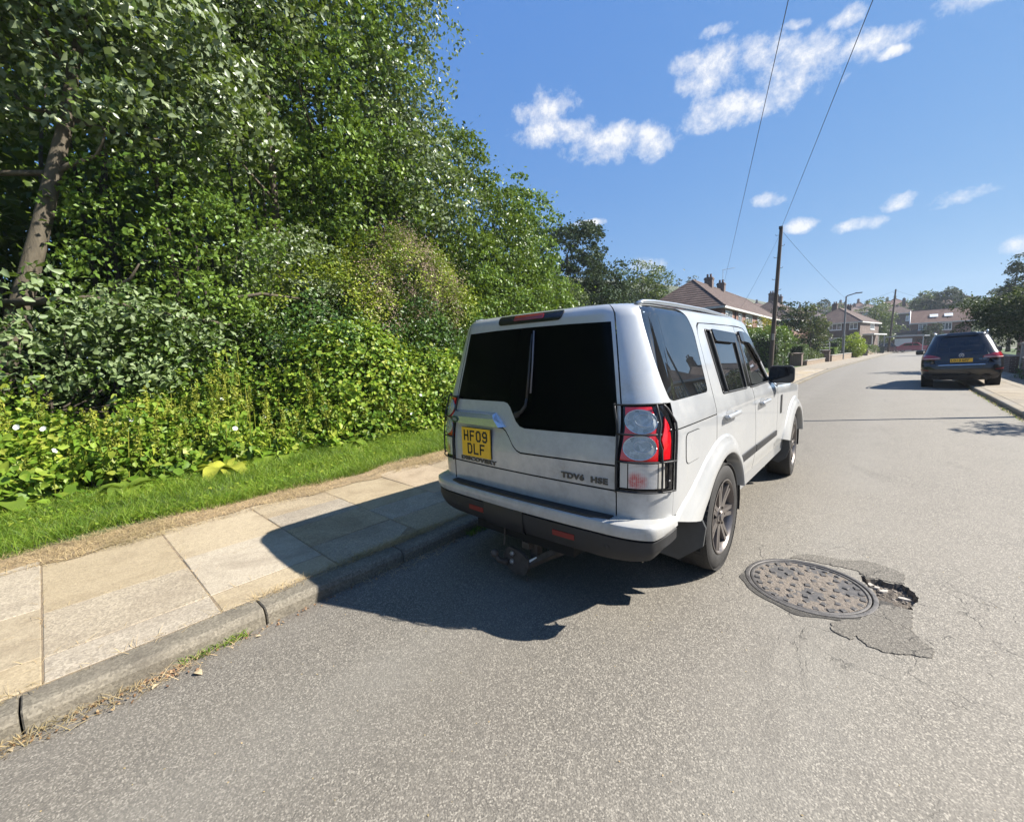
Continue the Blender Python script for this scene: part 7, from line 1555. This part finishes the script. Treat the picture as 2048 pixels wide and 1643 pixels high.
# ================================================================ poles, lamps, wires
M_POLE = mat_bark('creosoted_pole', (.035, .026, .020), (.085, .062, .045), 5.0); M_LAMPP = simple('painted_steel_lamp', (.16, .17, .17), .5, .3, var=.2, vscale=3); M_WIRE = simple('black_wire', (.02, .02, .022), .6)
def tele_pole(base, top, r0, r1, label, steps):
    e = empty('telegraph_pole', base, label=label, cat='telegraph pole'); b = Vector(base); t = Vector(top) - b; q = MB(); q.tube([(0, 0, 0), tuple(t * .5), tuple(t)], [r0, (r0 + r1) / 2, r1], 14); q.build('pole', M_POLE, e, smooth=40)
    for i in range(steps):
        p = t * (1 - (.05 + i * .075)); q = MB(); s_ = 1 if i % 2 else -1; q.tube([tuple(p + Vector((0, 0, 0))), tuple(p + Vector((s_ * .24, -.10, .0))), tuple(p + Vector((s_ * .26, -.11, .06)))], .014, 5); q.build('step_iron', M_STEEL, e)
    q = MB(); q.box((t.x - .10, t.y - .2, t.z - .12), (t.x + .10, t.y - .10, t.z + .05)); q.build('terminal_box', M_BLACKPL, e)
    if steps > 3: q = MB(); q.box((t.x * .24 - .03, -r0 - .02, 1.95), (t.x * .24 + .10, -r0 + .02, 2.35)); q.build('pale_plate', M_CONC, e)
    return e
tele_pole((-3.87, 28, .05), (-3.60, 28, 8.75), .135, .095, 'tall dark wooden telegraph pole with step irons in front of the hedge', 7)
tele_pole((1.62, 94.5, .05), (1.98, 94.5, 10.45), .16, .11, 'far telegraph pole at the bend by the wheelie bin', 3)
tele_pole((9.24, -23.6, .05), (9.24, -23.6, 8.6), .135, .095, 'telegraph pole behind the viewpoint that carries the two wires', 3)
def lamp(base, h, arm, label, rz=0, r=.075):
    e = empty('street_lamp', base, rz=rz, label=label, cat='street lamp'); q = MB(); q.tube([(0, 0, 0), (0, 0, h * .38)], r, 14); q.tube([(0, 0, h * .38), (0, 0, h * .40), (0, 0, h)], [r, r * .68, r * .55], 14); q.build('column', M_LAMPP, e, smooth=40)
    q = MB(); q.tube([(0, 0, h - .05), (arm * .08, 0, h + .04), (arm * .75, 0, h + .24)], [r * .5, r * .45, r * .4], 8); q.build('arm', M_LAMPP, e, smooth=40)
    q = MB(); q.box((arm * .62 if arm > 0 else arm * 1.12, -.11, h + .19), (arm * 1.12 if arm > 0 else arm * .62, .11, h + .27), bev=.02); ld_ = q.build('lantern', M_BLACKPL, e); q = MB(); q.box((min(arm * .70, arm * 1.05), -.08, h + .175), (max(arm * .70, arm * 1.05), .08, h + .19)); q.build('lantern_glass', M_LENSEDGE, ld_); return e
lamp((-1.75, 51, .1), 6.2, 1.1, 'grey street lamp with a long arm, in front of the golden shrub', 0.05, .12)
lamp((4.85, 10.52, .1), 6.1, -.55, 'street lamp on the right pavement that casts the long shadow over the road', 0.0)
q = MB(); q.tube([(-5.3, 76, .1), (-5.26, 76, 5.3)], .07, 8); q.tube([(-5.26, 76, 5.3), (-4.9, 75.8, 5.42)], .04, 6); q.build('lamp_column', M_LAMPP, label='slim grey post standing in front of the house with three upper windows', cat='post')
def wire(label, a, b, sag, r=.009, n=36):
    a, b = Vector(a), Vector(b); q = MB(); q.tube([tuple(a.lerp(b, i / n) - Vector((0, 0, sag * 4 * (i / n) * (1 - i / n)))) for i in range(n + 1)], r, 5, cap=False); q.build('overhead_wire', M_WIRE, label=label, cat='wire')
S_ = (9.24, -23.64, 8.5)
wire('right-hand overhead wire ending at the top of the tall telegraph pole', S_, (-3.60, 28, 8.72), .10)
wire('left-hand overhead wire ending at the terrace chimney', S_, (-11.6, 45.9, 8.6), .10)
wire('thin wire dropping from the tall telegraph pole towards the lamp', (-3.60, 28, 8.6), (-2.3, 90, 7.4), .5, .008)
wire('faint wire from the far telegraph pole to the left', (1.98, 94.5, 10.3), (-6.5, 90, 7.6), .25, .012); wire('faint wire from the far telegraph pole to the right', (1.98, 94.5, 10.3), (10.5, 112, 8.2), .25, .012)
wire('wire from the tall telegraph pole to the house roof', (-3.6, 28, 8.5), (-8.6, 40, 5.1), .15, .006)

# ================================================================ thin summer haze
hz = MB(); hz.box((-430, -390, -1.2), (430, 510, 52)); mh_ = bpy.data.materials.new('haze_air'); mh_.use_nodes = True; nt_ = NT(mh_.node_tree); nt_.n.remove(nt_.n['Principled BSDF'])
pvn = nt_.new('ShaderNodeVolumePrincipled'); pvn.inputs['Density'].default_value = .0005; pvn.inputs['Color'].default_value = (.80, .88, 1.0, 1); pvn.inputs['Anisotropy'].default_value = .2
nt_.l.new(pvn.outputs[0], nt_.n['Material Output'].inputs['Volume']); hz.build('haze', mh_, kind='stuff', label='thin pale blue summer haze over the far hillside', cat='haze')
